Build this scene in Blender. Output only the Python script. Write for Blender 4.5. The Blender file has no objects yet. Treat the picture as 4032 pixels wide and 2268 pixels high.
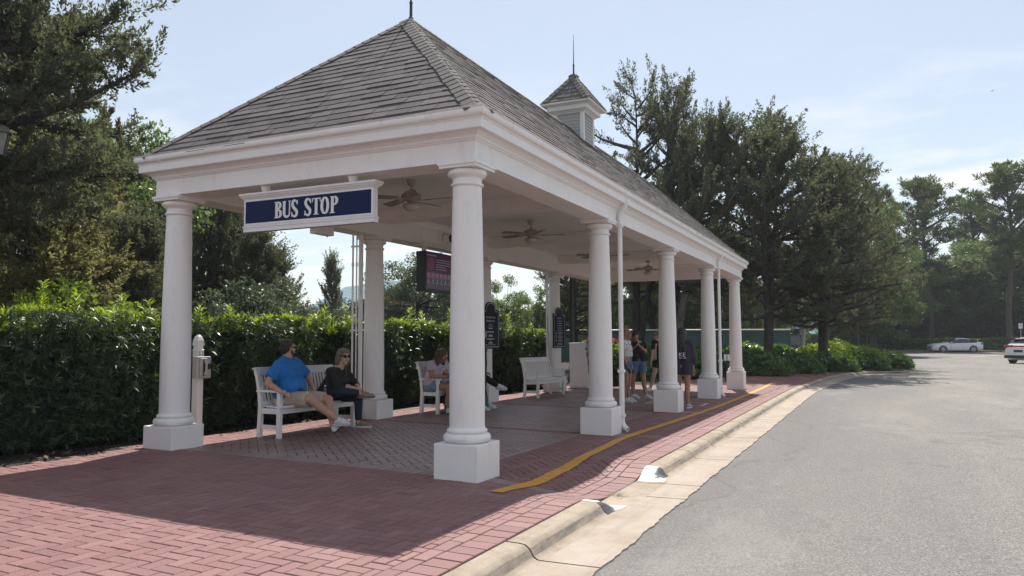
import bpy, bmesh, math, random
import numpy as np
from mathutils import Vector, Matrix
R = math.radians
PI = math.pi
scene = bpy.context.scene
COL = scene.collection
random.seed(7)
RNG = np.random.default_rng(11)

# ---------------------------------------------------------------- helpers
def sm(t):
    t = max(0.0, min(1.0, t))
    return t * t * (3 - 2 * t)

def zprof(y):
    if y < 14: return -0.0103 * y
    if y < 20: return -0.1442 - 0.0103 * ((y - 14) - (y - 14) ** 2 / 12)
    return -0.1751

def dip(x, y):
    return 0.105 * sm((x - 0.1) / 1.15) * sm((y + 0.62) / 0.95) * (1 - sm((y - 1.1) / 0.85))

def gz(x, y):
    return zprof(y) - 0.0131 * min(max(x, -6), 1.4) - dip(x, y)

def tag(o, label=None, cat=None, group=None, kind=None):
    if label: o['label'] = label
    if cat: o['category'] = cat
    if group: o['group'] = group
    if kind: o['kind'] = kind
    return o

def thing(name, label, cat, loc=(0, 0, 0), rz=0.0, group=None):
    o = bpy.data.objects.new(name, None)
    o.empty_display_size = 0.2
    COL.objects.link(o)
    o.location = loc
    o.rotation_euler = (0, 0, rz)
    return tag(o, label, cat, group)

def link_mesh(name, me, mat=None, parent=None, smooth=None):
    o = bpy.data.objects.new(name, me)
    COL.objects.link(o)
    if mat: me.materials.append(mat)
    if parent: o.parent = parent
    if smooth is not None and len(me.polygons):
        me.polygons.foreach_set('use_smooth', np.ones(len(me.polygons), dtype=bool))
        if smooth < 180: me.set_sharp_from_angle(angle=R(smooth))
    return o

def quads_mesh(name, V, F, mat, parent=None, smooth=None):
    """fast mesh of quads (F: M x 4) or triangles (M x 3)"""
    V = np.ascontiguousarray(V, dtype=np.float32); F = np.ascontiguousarray(F, dtype=np.int32)
    k = F.shape[1]
    me = bpy.data.meshes.new(name)
    me.vertices.add(len(V)); me.vertices.foreach_set('co', V.ravel())
    me.loops.add(F.size); me.loops.foreach_set('vertex_index', F.ravel())
    me.polygons.add(len(F))
    me.polygons.foreach_set('loop_start', np.arange(0, F.size, k, dtype=np.int32))
    me.update(calc_edges=True)
    return link_mesh(name, me, mat, parent, smooth)

class MB:
    """collects simple solids and links them as one mesh"""
    def __init__(s): s.v = []; s.f = []
    def add(s, vs, fs):
        b = len(s.v); s.v += [tuple(v) for v in vs]; s.f += [tuple(b + i for i in f) for f in fs]
    def box(s, x0, x1, y0, y1, z0, z1, M=None):
        vs = [Vector(p) for p in ((x0,y0,z0),(x1,y0,z0),(x1,y1,z0),(x0,y1,z0),(x0,y0,z1),(x1,y0,z1),(x1,y1,z1),(x0,y1,z1))]
        if M: vs = [M @ v for v in vs]
        s.add(vs, [(3,2,1,0),(4,5,6,7),(0,1,5,4),(1,2,6,5),(2,3,7,6),(3,0,4,7)])
    def bar(s, a, b, w, h, up=(0,0,1)):
        """rectangular bar from a to b, w wide, h along up"""
        a = Vector(a); b = Vector(b); d = (b - a)
        L = d.length; d.normalize(); u = Vector(up); sx = d.cross(u)
        if sx.length < 1e-4: sx = d.cross(Vector((0,1,0)))
        sx.normalize(); u = sx.cross(d)
        M = Matrix((( *sx, 0), (*d, 0), (*u, 0), (0,0,0,1))).transposed(); M.translation = a
        s.box(-w/2, w/2, 0, L, -h/2, h/2, M)
    def tube(s, pts, rad, n=10, caps=True, square=False):
        pts = [Vector(p) for p in pts]
        if not hasattr(rad, '__len__'): rad = [rad] * len(pts)
        base = len(s.v); prev = None
        for i, p in enumerate(pts):
            d = (pts[min(i+1, len(pts)-1)] - pts[max(i-1, 0)]).normalized()
            if prev is None:
                a = d.orthogonal().normalized()
            else:
                a = (prev - d * prev.dot(d)).normalized()
            prev = a; b = d.cross(a)
            for k in range(n):
                t = 2 * PI * k / n
                s.v.append(tuple(p + (a * math.cos(t) + b * math.sin(t)) * rad[i]))
        for i in range(len(pts) - 1):
            for k in range(n):
                q = base + i * n
                s.f.append((q + k, q + (k+1) % n, q + n + (k+1) % n, q + n + k))
        if caps:
            s.f.append(tuple(base + k for k in reversed(range(n))))
            q = base + (len(pts) - 1) * n
            s.f.append(tuple(q + k for k in range(n)))
    def lathe(s, prof, c=(0,0,0), n=32, M=None):
        """prof: (r, z) from bottom to top"""
        base = len(s.v); c = Vector(c)
        for r, z in prof:
            for k in range(n):
                t = 2 * PI * k / n
                p = Vector((r * math.cos(t), r * math.sin(t), z))
                if M: p = M @ p
                s.v.append(tuple(p + c))
        for i in range(len(prof) - 1):
            for k in range(n):
                q = base + i * n
                s.f.append((q + k, q + (k+1) % n, q + n + (k+1) % n, q + n + k))
        s.f.append(tuple(base + k for k in reversed(range(n))))
        q = base + (len(prof) - 1) * n
        s.f.append(tuple(q + k for k in range(n)))
    def prism(s, poly, z0, z1, M=None):
        """polygon (x,y) counter-clockwise extruded in z"""
        n = len(poly)
        vs = [Vector((x, y, z0)) for x, y in poly] + [Vector((x, y, z1)) for x, y in poly]
        if M: vs = [M @ v for v in vs]
        s.add(vs, [tuple(reversed(range(n))), tuple(range(n, 2*n))] + [(i, (i+1) % n, n + (i+1) % n, n + i) for i in range(n)])
    def ring(s, prof, x0, x1, y0, y1, closed=False):
        """profile of (offset, z) swept round a rectangle with mitred corners"""
        base = len(s.v)
        for o, z in prof:
            s.v += [(x0-o, y0-o, z), (x1+o, y0-o, z), (x1+o, y1+o, z), (x0-o, y1+o, z)]
        m = len(prof)
        for i in range(m if closed else m - 1):
            j = (i + 1) % m
            for k in range(4):
                l = (k + 1) % 4
                s.f.append((base+i*4+k, base+i*4+l, base+j*4+l, base+j*4+k))
    def build(s, name, mat, parent=None, smooth=None, bevel=0.0, recalc=False):
        me = bpy.data.meshes.new(name)
        me.from_pydata(s.v, [], s.f)
        if bevel or recalc:
            bm = bmesh.new(); bm.from_mesh(me)
            if recalc: bmesh.ops.recalc_face_normals(bm, faces=bm.faces)
            if bevel:
                es = [e for e in bm.edges if len(e.link_faces) == 2 and e.calc_face_angle(0) > 0.6]
                bmesh.ops.bevel(bm, geom=es, offset=bevel, segments=2, affect='EDGES', profile=0.5)
            bm.to_mesh(me); bm.free()
        me.update()
        return link_mesh(name, me, mat, parent, smooth)

def copy_tree(o, parent=None):
    c = o.copy(); COL.objects.link(c)
    if parent: c.parent = parent
    for ch in list(o.children): copy_tree(ch, c)
    return c

# ---------------------------------------------------------------- materials
def mat_new(name):
    m = bpy.data.materials.new(name); m.use_nodes = True
    nt = m.node_tree
    return m, nt, nt.nodes['Principled BSDF']

def nd(nt, t, **kw):
    n = nt.nodes.new(t)
    for k, v in kw.items(): setattr(n, k, v)
    return n

def coords(nt, scale=(1,1,1)):
    tc = nd(nt, 'ShaderNodeTexCoord'); mp = nd(nt, 'ShaderNodeMapping')
    mp.inputs['Scale'].default_value = scale
    nt.links.new(tc.outputs['Object'], mp.inputs['Vector'])
    return mp.outputs['Vector']

def noise(nt, vec, scale, detail=4, rough=0.6):
    n = nd(nt, 'ShaderNodeTexNoise')
    n.inputs['Scale'].default_value = scale; n.inputs['Detail'].default_value = detail
    n.inputs['Roughness'].default_value = rough
    nt.links.new(vec, n.inputs['Vector'])
    return n.outputs['Fac']

def ramp(nt, fac, stops):
    r = nd(nt, 'ShaderNodeValToRGB')
    el = r.color_ramp.elements
    while len(el) < len(stops): el.new(0.5)
    for e, (p, c) in zip(el, stops):
        e.position = p; e.color = (*c, 1) if len(c) == 3 else c
    nt.links.new(fac, r.inputs['Fac'])
    return r.outputs['Color']

def mixc(nt, fac, a, b, mode='MIX'):
    m = nd(nt, 'ShaderNodeMix', data_type='RGBA', blend_type=mode)
    for sock, v in ((m.inputs[0], fac), (m.inputs[6], a), (m.inputs[7], b)):
        if hasattr(v, 'links') or hasattr(v, 'is_output'): nt.links.new(v, sock)
        elif isinstance(v, (int, float)): sock.default_value = v
        else: sock.default_value = (*v, 1)
    return m.outputs[2]

def bump(nt, bs, h, strength=0.3, dist=0.01):
    b = nd(nt, 'ShaderNodeBump')
    b.inputs['Strength'].default_value = strength; b.inputs['Distance'].default_value = dist
    nt.links.new(h, b.inputs['Height']); nt.links.new(b.outputs['Normal'], bs.inputs['Normal'])

def plain(name, col, rough=0.5, var=0.12, scale=6.0, bmp=0.0, bscale=60, metal=0.0, spec=0.5):
    """one colour with soft blotches and an optional grain"""
    m, nt, bs = mat_new(name)
    v = coords(nt)
    f = noise(nt, v, scale, 5)
    lo = tuple(c * (1 - var) for c in col); hi = tuple(min(1, c * (1 + var)) for c in col)
    nt.links.new(ramp(nt, f, [(0.3, lo), (0.7, hi)]), bs.inputs['Base Color'])
    bs.inputs['Roughness'].default_value = rough; bs.inputs['Metallic'].default_value = metal
    bs.inputs['Specular IOR Level'].default_value = spec
    if bmp: bump(nt, bs, noise(nt, v, bscale, 3), bmp, 0.01)
    return m

def paint_mat(name, col, rough=0.38, dirt=0.25):
    """gloss house paint: brush unevenness, grey scuffs with shapes of their own"""
    m, nt, bs = mat_new(name)
    v = coords(nt)
    f1 = noise(nt, v, 2.2, 6, 0.65)
    base = ramp(nt, f1, [(0.3, tuple(c * 0.95 for c in col)), (0.7, col)])
    v2 = coords(nt, (7, 7, 1.6))
    f2 = noise(nt, v2, 1.3, 7, 0.7)
    msk = ramp(nt, f2, [(0.55, (0, 0, 0)), (0.74, (dirt*1.3,) * 3)])
    nt.links.new(mixc(nt, msk, base, (0.33, 0.29, 0.26)), bs.inputs['Base Color'])
    nt.links.new(ramp(nt, f1, [(0.3, (rough + .12,) * 3), (0.7, (rough,) * 3)]), bs.inputs['Roughness'])
    bump(nt, bs, noise(nt, v, 35, 3), 0.06, 0.004)
    return m

def island_mat(name, cols, rough=0.6, grain=90, gvar=0.25, bmp=0.35, spec=0.4, patch=None):
    """each loose piece takes its own tone; fine grain over it"""
    m, nt, bs = mat_new(name)
    g = nd(nt, 'ShaderNodeNewGeometry')
    n = len(cols)
    base = ramp(nt, g.outputs['Random Per Island'], [(i / max(1, n - 1), c) for i, c in enumerate(cols)])
    v = coords(nt)
    f = noise(nt, v, grain, 4, 0.75)
    gr = ramp(nt, f, [(0.3, (1 - gvar,) * 3), (0.7, (1 + gvar,) * 3)])
    col = mixc(nt, 1.0, base, gr, 'MULTIPLY')
    if patch:
        pf = noise(nt, v, patch[0], 5, 0.6)
        col = mixc(nt, ramp(nt, pf, [(0.42, (0, 0, 0)), (0.68, (patch[2],) * 3)]), col, patch[1])
    nt.links.new(col, bs.inputs['Base Color'])
    bs.inputs['Roughness'].default_value = rough; bs.inputs['Specular IOR Level'].default_value = spec
    bump(nt, bs, f, bmp, 0.006)
    return m

def leaf_mat(name, cols, trans=(0.12, 0.22, 0.02), tr=0.35, rough=0.45, spec=0.35, bark=None):
    """thin leaf: reflects from its face, glows when the sun is behind it"""
    m, nt, bs = mat_new(name)
    g = nd(nt, 'ShaderNodeNewGeometry')
    n = len(cols)
    c = ramp(nt, g.outputs['Random Per Island'], [(i / max(1, n - 1), k) for i, k in enumerate(cols)])
    v = coords(nt)
    f = noise(nt, v, 0.55, 3)
    c = mixc(nt, 1.0, c, ramp(nt, f, [(0.3, (0.62, 0.68, 0.72)), (0.7, (1.3, 1.25, 1.1))]), 'MULTIPLY')
    nt.links.new(c, bs.inputs['Base Color'])
    bs.inputs['Roughness'].default_value = rough; bs.inputs['Specular IOR Level'].default_value = spec
    t = nd(nt, 'ShaderNodeBsdfTranslucent')
    t.inputs['Color'].default_value = (*trans, 1)
    mx = nd(nt, 'ShaderNodeMixShader'); mx.inputs[0].default_value = tr
    nt.links.new(bs.outputs[0], mx.inputs[1]); nt.links.new(t.outputs[0], mx.inputs[2])
    nt.links.new(mx.outputs[0], nt.nodes['Material Output'].inputs['Surface'])
    return m

def bark_mat(name, a, b):
    m, nt, bs = mat_new(name)
    v = coords(nt, (6, 6, 0.9))
    f = noise(nt, v, 3.0, 6, 0.7)
    nt.links.new(ramp(nt, f, [(0.35, a), (0.65, b)]), bs.inputs['Base Color'])
    bs.inputs['Roughness'].default_value = 0.9
    bump(nt, bs, f, 0.8, 0.04)
    return m

def glass_dark(name, col=(0.015, 0.018, 0.02)):
    m, nt, bs = mat_new(name)
    bs.inputs['Base Color'].default_value = (*col, 1); bs.inputs['Roughness'].default_value = 0.06
    bs.inputs['Specular IOR Level'].default_value = 0.7
    return m

M = {}
M['white'] = paint_mat('white_gloss_paint', (0.85, 0.825, 0.815), dirt=0.19)
M['white_roof'] = paint_mat('white_cupola_paint', (0.78, 0.77, 0.75), 0.45, 0.15)
M['ceiling'] = paint_mat('pale_ceiling_paint', (0.78, 0.79, 0.78), 0.42, 0.08)
M['bench'] = paint_mat('bench_paint', (0.78, 0.78, 0.78), 0.45, 0.15)
M['shingle'] = island_mat('asphalt_shingle', [(0.080,0.073,0.075),(0.126,0.114,0.116),(0.096,0.088,0.092),(0.148,0.133,0.132),(0.108,0.098,0.102)], 0.9, 160, 0.45, 0.5, 0.25)
M['cap_shingle'] = island_mat('cap_shingle', [(0.112,0.106,0.104),(0.145,0.138,0.132),(0.126,0.120,0.116)], 0.9, 150, 0.4, 0.5, 0.25)
M['roof_deck'] = plain('roof_felt', (0.03, 0.028, 0.027), 0.95)
M['siding'] = paint_mat('grey_siding_paint', (0.42, 0.41, 0.40), 0.5, 0.1)
M['iron'] = plain('dark_iron', (0.03, 0.033, 0.035), 0.5)
M['brick'] = island_mat('brick_paver', [(0.192,0.085,0.080),(0.232,0.107,0.100),(0.208,0.096,0.091),(0.255,0.126,0.118),(0.168,0.078,0.077)], 0.62, 130, 0.35, 0.45, 0.5, patch=(0.8, (0.25, 0.15, 0.14), 0.35))
M['brick_worn_sheen'] = island_mat('worn_sheen_brick_paver', [(0.205,0.120,0.110),(0.245,0.147,0.134),(0.222,0.135,0.126),(0.28,0.178,0.163)], 0.42, 110, 0.3, 0.35, 0.6, patch=(0.9, (0.31, 0.245, 0.23), 0.55))  # worn bricks, with the floor's grey sky reflection put into the colour
M['joint'] = plain('dark_joint_sand', (0.040, 0.026, 0.025), 0.95, 0.3, 20)
M['yellow'] = plain('yellow_line_paint', (0.62, 0.30, 0.035), 0.6, 0.15, 14, 0.2, 80)
M['white_line'] = plain('white_line_paint', (0.62, 0.60, 0.58), 0.6, 0.2, 14)
M['mulch'] = plain('dark_mulch', (0.030, 0.022, 0.017), 0.95, 0.5, 9, 0.9, 40)
M['navy'] = plain('navy_sign_face', (0.013, 0.022, 0.080), 0.6, 0.06, spec=.12)
M['navy_board'] = plain('navy_board_face', (0.013, 0.017, 0.038), 0.6, 0.1, spec=.15)
M['sign_white'] = plain('sign_white', (0.78, 0.77, 0.78), 0.5, 0.04)
M['pale_text'] = plain('pale_board_text', (0.45, 0.45, 0.47), 0.5, 0.05)
M['black'] = plain('black_plastic', (0.012, 0.012, 0.014), 0.4)
M['grey_phone'] = plain('warm_grey_phone_shell', (0.42, 0.39, 0.36), 0.5, 0.06)
M['fan'] = paint_mat('weathered_fan_metal', (0.42, 0.37, 0.34), 0.5, 0.6)
M['fan_blade'] = plain('fan_blade', (0.24, 0.21, 0.20), 0.5, 0.2, 4)
M['frost'] = plain('frosted_lamp_glass', (0.55, 0.52, 0.50), 0.35, 0.08)
M['lantern_glass'] = plain('lantern_glass', (0.45, 0.43, 0.42), 0.3, 0.15)
M['bark'] = bark_mat('dark_bark', (0.035, 0.028, 0.025), (0.10, 0.085, 0.075))
M['bark_grey'] = bark_mat('grey_bark', (0.10, 0.09, 0.085), (0.22, 0.20, 0.185))
M['soil_far'] = plain('dry_ground', (0.10, 0.09, 0.06), 0.95, 0.4, 0.6)
SUN_STRENGTH = 3.9; SKY_STRENGTH = 0.107; SKY_DUST = 0.4; EXPOSURE = 0.76
VEIL = 0.55; VEIL_COL = (3.95, 4.05, 4.02); CLOUD_COL = (6.1, 6.1, 6.05); CLOUD_LOC = (0.3, 0.1, 0)
HAZE = 0.0005
# ---------------------------------------------------------------- setting: ground, road, kerb, paving
def concrete_mat():
    m, nt, bs = mat_new('kerb_concrete')
    v = coords(nt)
    f = noise(nt, v, 3.5, 7, 0.7)
    base = ramp(nt, f, [(0.28, (0.25, 0.195, 0.14)), (0.5, (0.37, 0.305, 0.235)), (0.72, (0.46, 0.395, 0.32))])
    fg = noise(nt, v, 140, 3, 0.8)
    base = mixc(nt, 1.0, base, ramp(nt, fg, [(0.3, (0.78,) * 3), (0.7, (1.18,) * 3)]), 'MULTIPLY')
    # grime patches that sit on the kerb where tyres rub
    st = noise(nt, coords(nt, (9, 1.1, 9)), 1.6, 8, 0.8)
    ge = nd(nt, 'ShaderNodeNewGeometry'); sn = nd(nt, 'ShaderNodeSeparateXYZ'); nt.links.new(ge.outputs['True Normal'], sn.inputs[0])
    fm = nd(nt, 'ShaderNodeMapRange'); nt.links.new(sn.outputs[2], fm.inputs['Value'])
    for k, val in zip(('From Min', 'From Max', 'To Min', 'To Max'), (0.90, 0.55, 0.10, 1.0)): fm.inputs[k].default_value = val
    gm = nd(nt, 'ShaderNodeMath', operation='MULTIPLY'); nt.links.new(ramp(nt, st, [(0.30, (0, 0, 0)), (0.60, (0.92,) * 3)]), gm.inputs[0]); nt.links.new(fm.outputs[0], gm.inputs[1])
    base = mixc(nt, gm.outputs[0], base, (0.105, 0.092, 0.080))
    nt.links.new(base, bs.inputs['Base Color'])
    bs.inputs['Roughness'].default_value = 0.85
    bump(nt, bs, fg, 0.5, 0.008)
    return m
M['concrete'] = concrete_mat()
def gutter_mat():
    m, nt, bs = mat_new('gutter_concrete')
    v = coords(nt)
    f = noise(nt, v, 2.0, 7, 0.7)
    base = ramp(nt, f, [(0.28, (0.30, 0.235, 0.18)), (0.5, (0.385, 0.32, 0.262)), (0.72, (0.44, 0.385, 0.33))])
    fg = noise(nt, v, 150, 3, 0.8)
    base = mixc(nt, 1.0, base, ramp(nt, fg, [(0.3, (0.8,) * 3), (0.7, (1.15,) * 3)]), 'MULTIPLY')
    st = noise(nt, coords(nt, (5, 0.5, 5)), 1.2, 7, 0.7)
    base = mixc(nt, ramp(nt, st, [(0.52, (0, 0, 0)), (0.75, (0.5,) * 3)]), base, (0.20, 0.165, 0.13))
    nt.links.new(base, bs.inputs['Base Color']); bs.inputs['Roughness'].default_value = 0.85
    bump(nt, bs, fg, 0.4, 0.006)
    return m
M['gutter'] = gutter_mat()
def flare_mat():
    """white kerb paint, scuffed dark where tyres rub its road side"""
    m, nt, bs = mat_new('worn_white_kerb_paint')
    f = noise(nt, coords(nt), 14, 5, 0.6)
    ge = nd(nt, 'ShaderNodeNewGeometry'); sn = nd(nt, 'ShaderNodeSeparateXYZ'); nt.links.new(ge.outputs['Normal'], sn.inputs[0])
    ad = nd(nt, 'ShaderNodeMath', operation='MULTIPLY_ADD'); nt.links.new(f, ad.inputs[0]); ad.inputs[1].default_value = 0.9; nt.links.new(sn.outputs[0], ad.inputs[2])
    nt.links.new(ramp(nt, ad.outputs[0], [(0.66, (0.68, 0.66, 0.62)), (0.80, (0.10, 0.10, 0.11)), (0.98, (0.045, 0.046, 0.052))]), bs.inputs['Base Color'])
    bs.inputs['Roughness'].default_value = 0.7
    return m
M['flare'] = flare_mat()
def asphalt_mat():
    m, nt, bs = mat_new('weathered_asphalt')
    v = coords(nt)
    vo = nd(nt, 'ShaderNodeTexVoronoi'); vo.inputs['Scale'].default_value = 110; nt.links.new(v, vo.inputs['Vector'])
    sep = nd(nt, 'ShaderNodeSeparateColor'); nt.links.new(vo.outputs['Color'], sep.inputs[0])
    agg = ramp(nt, sep.outputs[0], [(0.0, (0.085, 0.081, 0.077)), (0.35, (0.150, 0.142, 0.134)), (0.7, (0.205, 0.194, 0.183)), (1.0, (0.34, 0.315, 0.29))])
    fl = noise(nt, coords(nt, (0.9, 0.22, 1)), 0.6, 6, 0.65)
    tone = ramp(nt, fl, [(0.30, (0.82, 0.825, 0.84)), (0.52, (1.0, 0.985, 0.96)), (0.72, (1.22, 1.18, 1.12))])
    col = mixc(nt, 1.0, agg, tone, 'MULTIPLY')
    f3 = noise(nt, v, 400, 2, 0.8)
    col = mixc(nt, 1.0, col, ramp(nt, f3, [(0.3, (0.7,) * 3), (0.7, (1.3,) * 3)]), 'MULTIPLY')
    # the strip tyres have darkened beside the gutter
    sx = nd(nt, 'ShaderNodeSeparateXYZ'); nt.links.new(v, sx.inputs[0])
    md = nd(nt, 'ShaderNodeMapRange'); md.interpolation_type = 'SMOOTHSTEP'
    for k, val in zip(('From Min', 'From Max', 'To Min', 'To Max'), (3.0, 6.4, 0.50, 0.0)): md.inputs[k].default_value = val
    wob = nd(nt, 'ShaderNodeMath', operation='MULTIPLY_ADD'); nt.links.new(fl, wob.inputs[0]); wob.inputs[1].default_value = 1.6
    nt.links.new(sx.outputs[0], wob.inputs[2]); nt.links.new(wob.outputs[0], md.inputs['Value'])
    col = mixc(nt, md.outputs[0], col, (0.105, 0.105, 0.105))
    # scattered oil drips and pale worn patches
    dn = noise(nt, v, 1.7, 3, 0.5); col = mixc(nt, ramp(nt, dn, [(0.66, (0,) * 3), (0.76, (0.42,) * 3)]), col, (0.07, 0.068, 0.066))
    wn = noise(nt, coords(nt, (0.5, 0.16, 1)), 1.1, 6, 0.7); col = mixc(nt, ramp(nt, wn, [(0.56, (0,) * 3), (0.72, (0.45,) * 3)]), col, (0.29, 0.275, 0.26))
    # wandering cracks
    cr = nd(nt, 'ShaderNodeTexVoronoi', feature='DISTANCE_TO_EDGE'); cr.inputs['Scale'].default_value = 0.06
    w = nd(nt, 'ShaderNodeVectorMath', operation='ADD'); nz = nd(nt, 'ShaderNodeTexNoise'); nz.inputs['Scale'].default_value = 0.35; nz.inputs['Detail'].default_value = 5
    nt.links.new(v, nz.inputs['Vector'])
    sc = nd(nt, 'ShaderNodeVectorMath', operation='SCALE'); sc.inputs['Scale'].default_value = 4.0
    nt.links.new(nz.outputs['Color'], sc.inputs[0]); nt.links.new(v, w.inputs[0]); nt.links.new(sc.outputs[0], w.inputs[1]); nt.links.new(w.outputs[0], cr.inputs['Vector'])
    ck = ramp(nt, cr.outputs['Distance'], [(0.0, (0.30,) * 3), (0.0014, (0,) * 3)])
    col = mixc(nt, ck, col, (0.05, 0.05, 0.05))
    nt.links.new(col, bs.inputs['Base Color'])
    bs.inputs['Roughness'].default_value = 0.82
    bump(nt, bs, sep.outputs[0], 0.55, 0.006)
    return m
M['asphalt'] = asphalt_mat()

def sheet(name, xs, ys, zf, mat, keep=None):
    xs = np.asarray(xs); ys = np.asarray(ys)
    V = np.array([(x, y, zf(x, y)) for y in ys for x in xs]); nx = len(xs)
    F = []
    for j in range(len(ys) - 1):
        for i in range(nx - 1):
            if keep is None or keep((xs[i] + xs[i+1]) / 2, (ys[j] + ys[j+1]) / 2):
                F.append((j*nx+i, j*nx+i+1, (j+1)*nx+i+1, (j+1)*nx+i))
    return quads_mesh(name, V, np.array(F), mat, smooth=180)

tag(sheet('ground', [-420, -200, -60, 0, 60, 200, 420], [-120, -60, 0, 60, 140, 300, 460], lambda x, y: -0.42, M['soil_far']), kind='structure')
def zbase(y): return zprof(y) - 0.0183 - 0.112      # gutter invert
xs = list(np.linspace(1.2, 8, 18)) + [10, 14, 20, 30, 45, 70, 110]
ys = list(np.linspace(-24, 24, 49)) + [27, 30, 34, 38, 42, 48, 55, 64, 74, 86, 100]
tag(sheet('road', [-60, -30, -14, -6, -2, 0] + xs, ys, lambda x, y: zbase(y) + 0.004 - 0.01 * sm((x - 2.1) / 20), M['asphalt'],
          keep=lambda x, y: x > 1.2 or y > 30), kind='structure')

# kerb line (its back edge), running away from the camera then bending left round the planting
def smooth_path(P, n=10):
    P = [Vector((*p, 0)) for p in P]; out = []
    for i in range(len(P) - 1):
        p0 = P[max(i-1, 0)]; p1 = P[i]; p2 = P[i+1]; p3 = P[min(i+2, len(P)-1)]
        for k in range(n):
            t = k / n
            out.append(0.5 * ((2*p1) + (p2-p0)*t + (2*p0-5*p1+4*p2-p3)*t*t + (3*p1-p0-3*p2+p3)*t**3))
    out.append(P[-1]); return [(p.x, p.y) for p in out]
BACK = [(1.39, -12 + 0.08 * i) for i in range(int(27 / 0.08))] + smooth_path([(1.39, 15), (1.44, 18), (1.60, 20.5), (1.95, 25.0), (2.45, 28.0), (3.15, 30.2), (3.95, 31.3), (4.75, 31.9), (5.0, 32.9), (4.5, 34.2), (3.0, 36.2), (0, 39.5), (-6, 44), (-14, 48)], 12)
def kerb_h(y):
    if y > 6: return 0.11
    return 0.11 - 0.104 * sm((y + 0.46) / 0.36) * (1 - sm((y - 1.22) / 0.34))
def path_frames(P):
    fr = []
    for i, p in enumerate(P):
        a = P[max(i-1, 0)]; b = P[min(i+1, len(P)-1)]
        d = Vector((b[0]-a[0], b[1]-a[1])).normalized()
        fr.append((p, Vector((d.y, -d.x))))
    return fr
FR = path_frames(BACK)
def sweep(name, prof_fn, mat, joints, gap=0.017):
    """sweep a profile along the kerb in casts with open joints"""
    V = []; F = []; prev = False; s = 0.0; nxt = 0
    jl = sorted(joints)
    for i, (p, n) in enumerate(FR):
        if i: s += math.hypot(p[0]-FR[i-1][0][0], p[1]-FR[i-1][0][1])
        prof = prof_fn(p, n, s)
        base = len(V); m = len(prof)
        V += [(p[0]+n.x*d, p[1]+n.y*d, z) for d, z in prof]
        if prev: F += [(base-m+k, base+k, base+k+1, base-m+k+1) for k in range(m-1)]
        prev = True
        if nxt < len(jl) and s >= jl[nxt]:
            # close the cast, dip into the joint, start the next
            nxt += 1
            t = Vector((-n.y, n.x))
            V += [(p[0]+n.x*d+t.x*gap*0.3, p[1]+n.y*d+t.y*gap*0.3, z-0.03) for d, z in prof]
            V += [(p[0]+n.x*d+t.x*gap, p[1]+n.y*d+t.y*gap, z-0.03) for d, z in prof]
            V += [(p[0]+n.x*d+t.x*gap*1.3, p[1]+n.y*d+t.y*gap*1.3, z) for d, z in prof]
            for q in range(3):
                b2 = base + m*(q+1)
                F += [(b2-m+k, b2+k, b2+k+1, b2-m+k+1) for k in range(m-1)]
    return tag(quads_mesh(name, np.array(V), np.array(F), mat, smooth=50), kind='structure')
def kerb_prof(p, n, s):
    b = zbase(p[1]); h = kerb_h(p[1])
    w = 0.0 if h > 0.1 else (0.11 - h) * 0.4
    return [(0.0, b-0.15), (0.0, b+h-0.006), (0.01, b+h), (0.11, b+h-0.002), (0.15, b+h*0.94), (0.185, b+h*0.72), (0.215+w, b+max(h*0.28, 0.013)), (0.245+w, b+max(h*0.06, 0.013)), (0.285+w, b+0.0125)]
def gutter_prof(p, n, s):
    b = zbase(p[1])
    e = 0.006 * math.sin(s * 3.1) + 0.006 * math.sin(s * 11.7 + 1) + 0.006 * math.sin(s * 43.0) + 0.004 * math.sin(s * 71.0)
    return [(0.27, b+0.012), (0.30, b+0.012), (0.48, b+0.014), (0.66, b+0.017), (0.69+e, b+0.018), (0.695+e, b-0.02)]
J1 = [5.6, 9.95, 13.1, 15.0, 17.4, 20.5, 23.6, 26.7, 30, 33, 36, 39, 42, 45, 48, 52, 56]
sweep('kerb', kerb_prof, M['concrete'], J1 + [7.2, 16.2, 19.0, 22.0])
sweep('gutter', gutter_prof, M['gutter'], J1 + [12.4])
# white painted kerb ends either side of the dropped kerb
for (ya, yb) in ((-0.50, -0.09), (1.20, 1.60)):
    mb = MB(); n = 16
    for i in range(n + 1):
        y = ya + (yb - ya) * i / n
        pr = kerb_prof((1.39, y), None, 0)[1:8]
        mb.v += [(1.39 + d + (0.002 if d > 0.1 else 0), y, z + 0.003) for d, z in pr]
    m = 7
    for i in range(n):
        for k in range(m - 1):
            mb.f.append((i*m+k, (i+1)*m+k, (i+1)*m+k+1, i*m+k+1))
    # a collar of paint spread on the top just outside the slope
    tag(mb.build('kerb_end_paint', M['flare'], smooth=60), kind='structure')

# planting beds and soil left of the kerb line
def kerb_x(y):
    if y < 15: return 1.39
    best = min(BACK[:-60], key=lambda p: abs(p[1]-y)); return best[0]
rb = np.random.default_rng(3)
bx = list(np.linspace(-26, -4.3, 46)) + list(np.linspace(-4.0, 4.8, 23)); by = list(np.linspace(-14, 46, 100))
def inside_bed(x, y):
    if y < 15: return x < 1.3
    if y < 31.5: return x < kerb_x(y) - 0.05
    return x < 4.7 - max(0, (y - 33)) * 0.95
def bedz(x, y):
    z = gz(x, y) - 0.045 - dip(x, y) * 0.6
    if x < -4.5 or y > 19: z += 0.022 * math.sin(x*3.1+y*1.7) * math.sin(y*2.3-x) + 0.01
    if x > -4.3 and y < 19: z -= 0.05
    return z
tag(sheet('mulch_bed', [-120, -60, -35] + bx, by, bedz, M['mulch'], keep=inside_bed), kind='structure')

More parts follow.
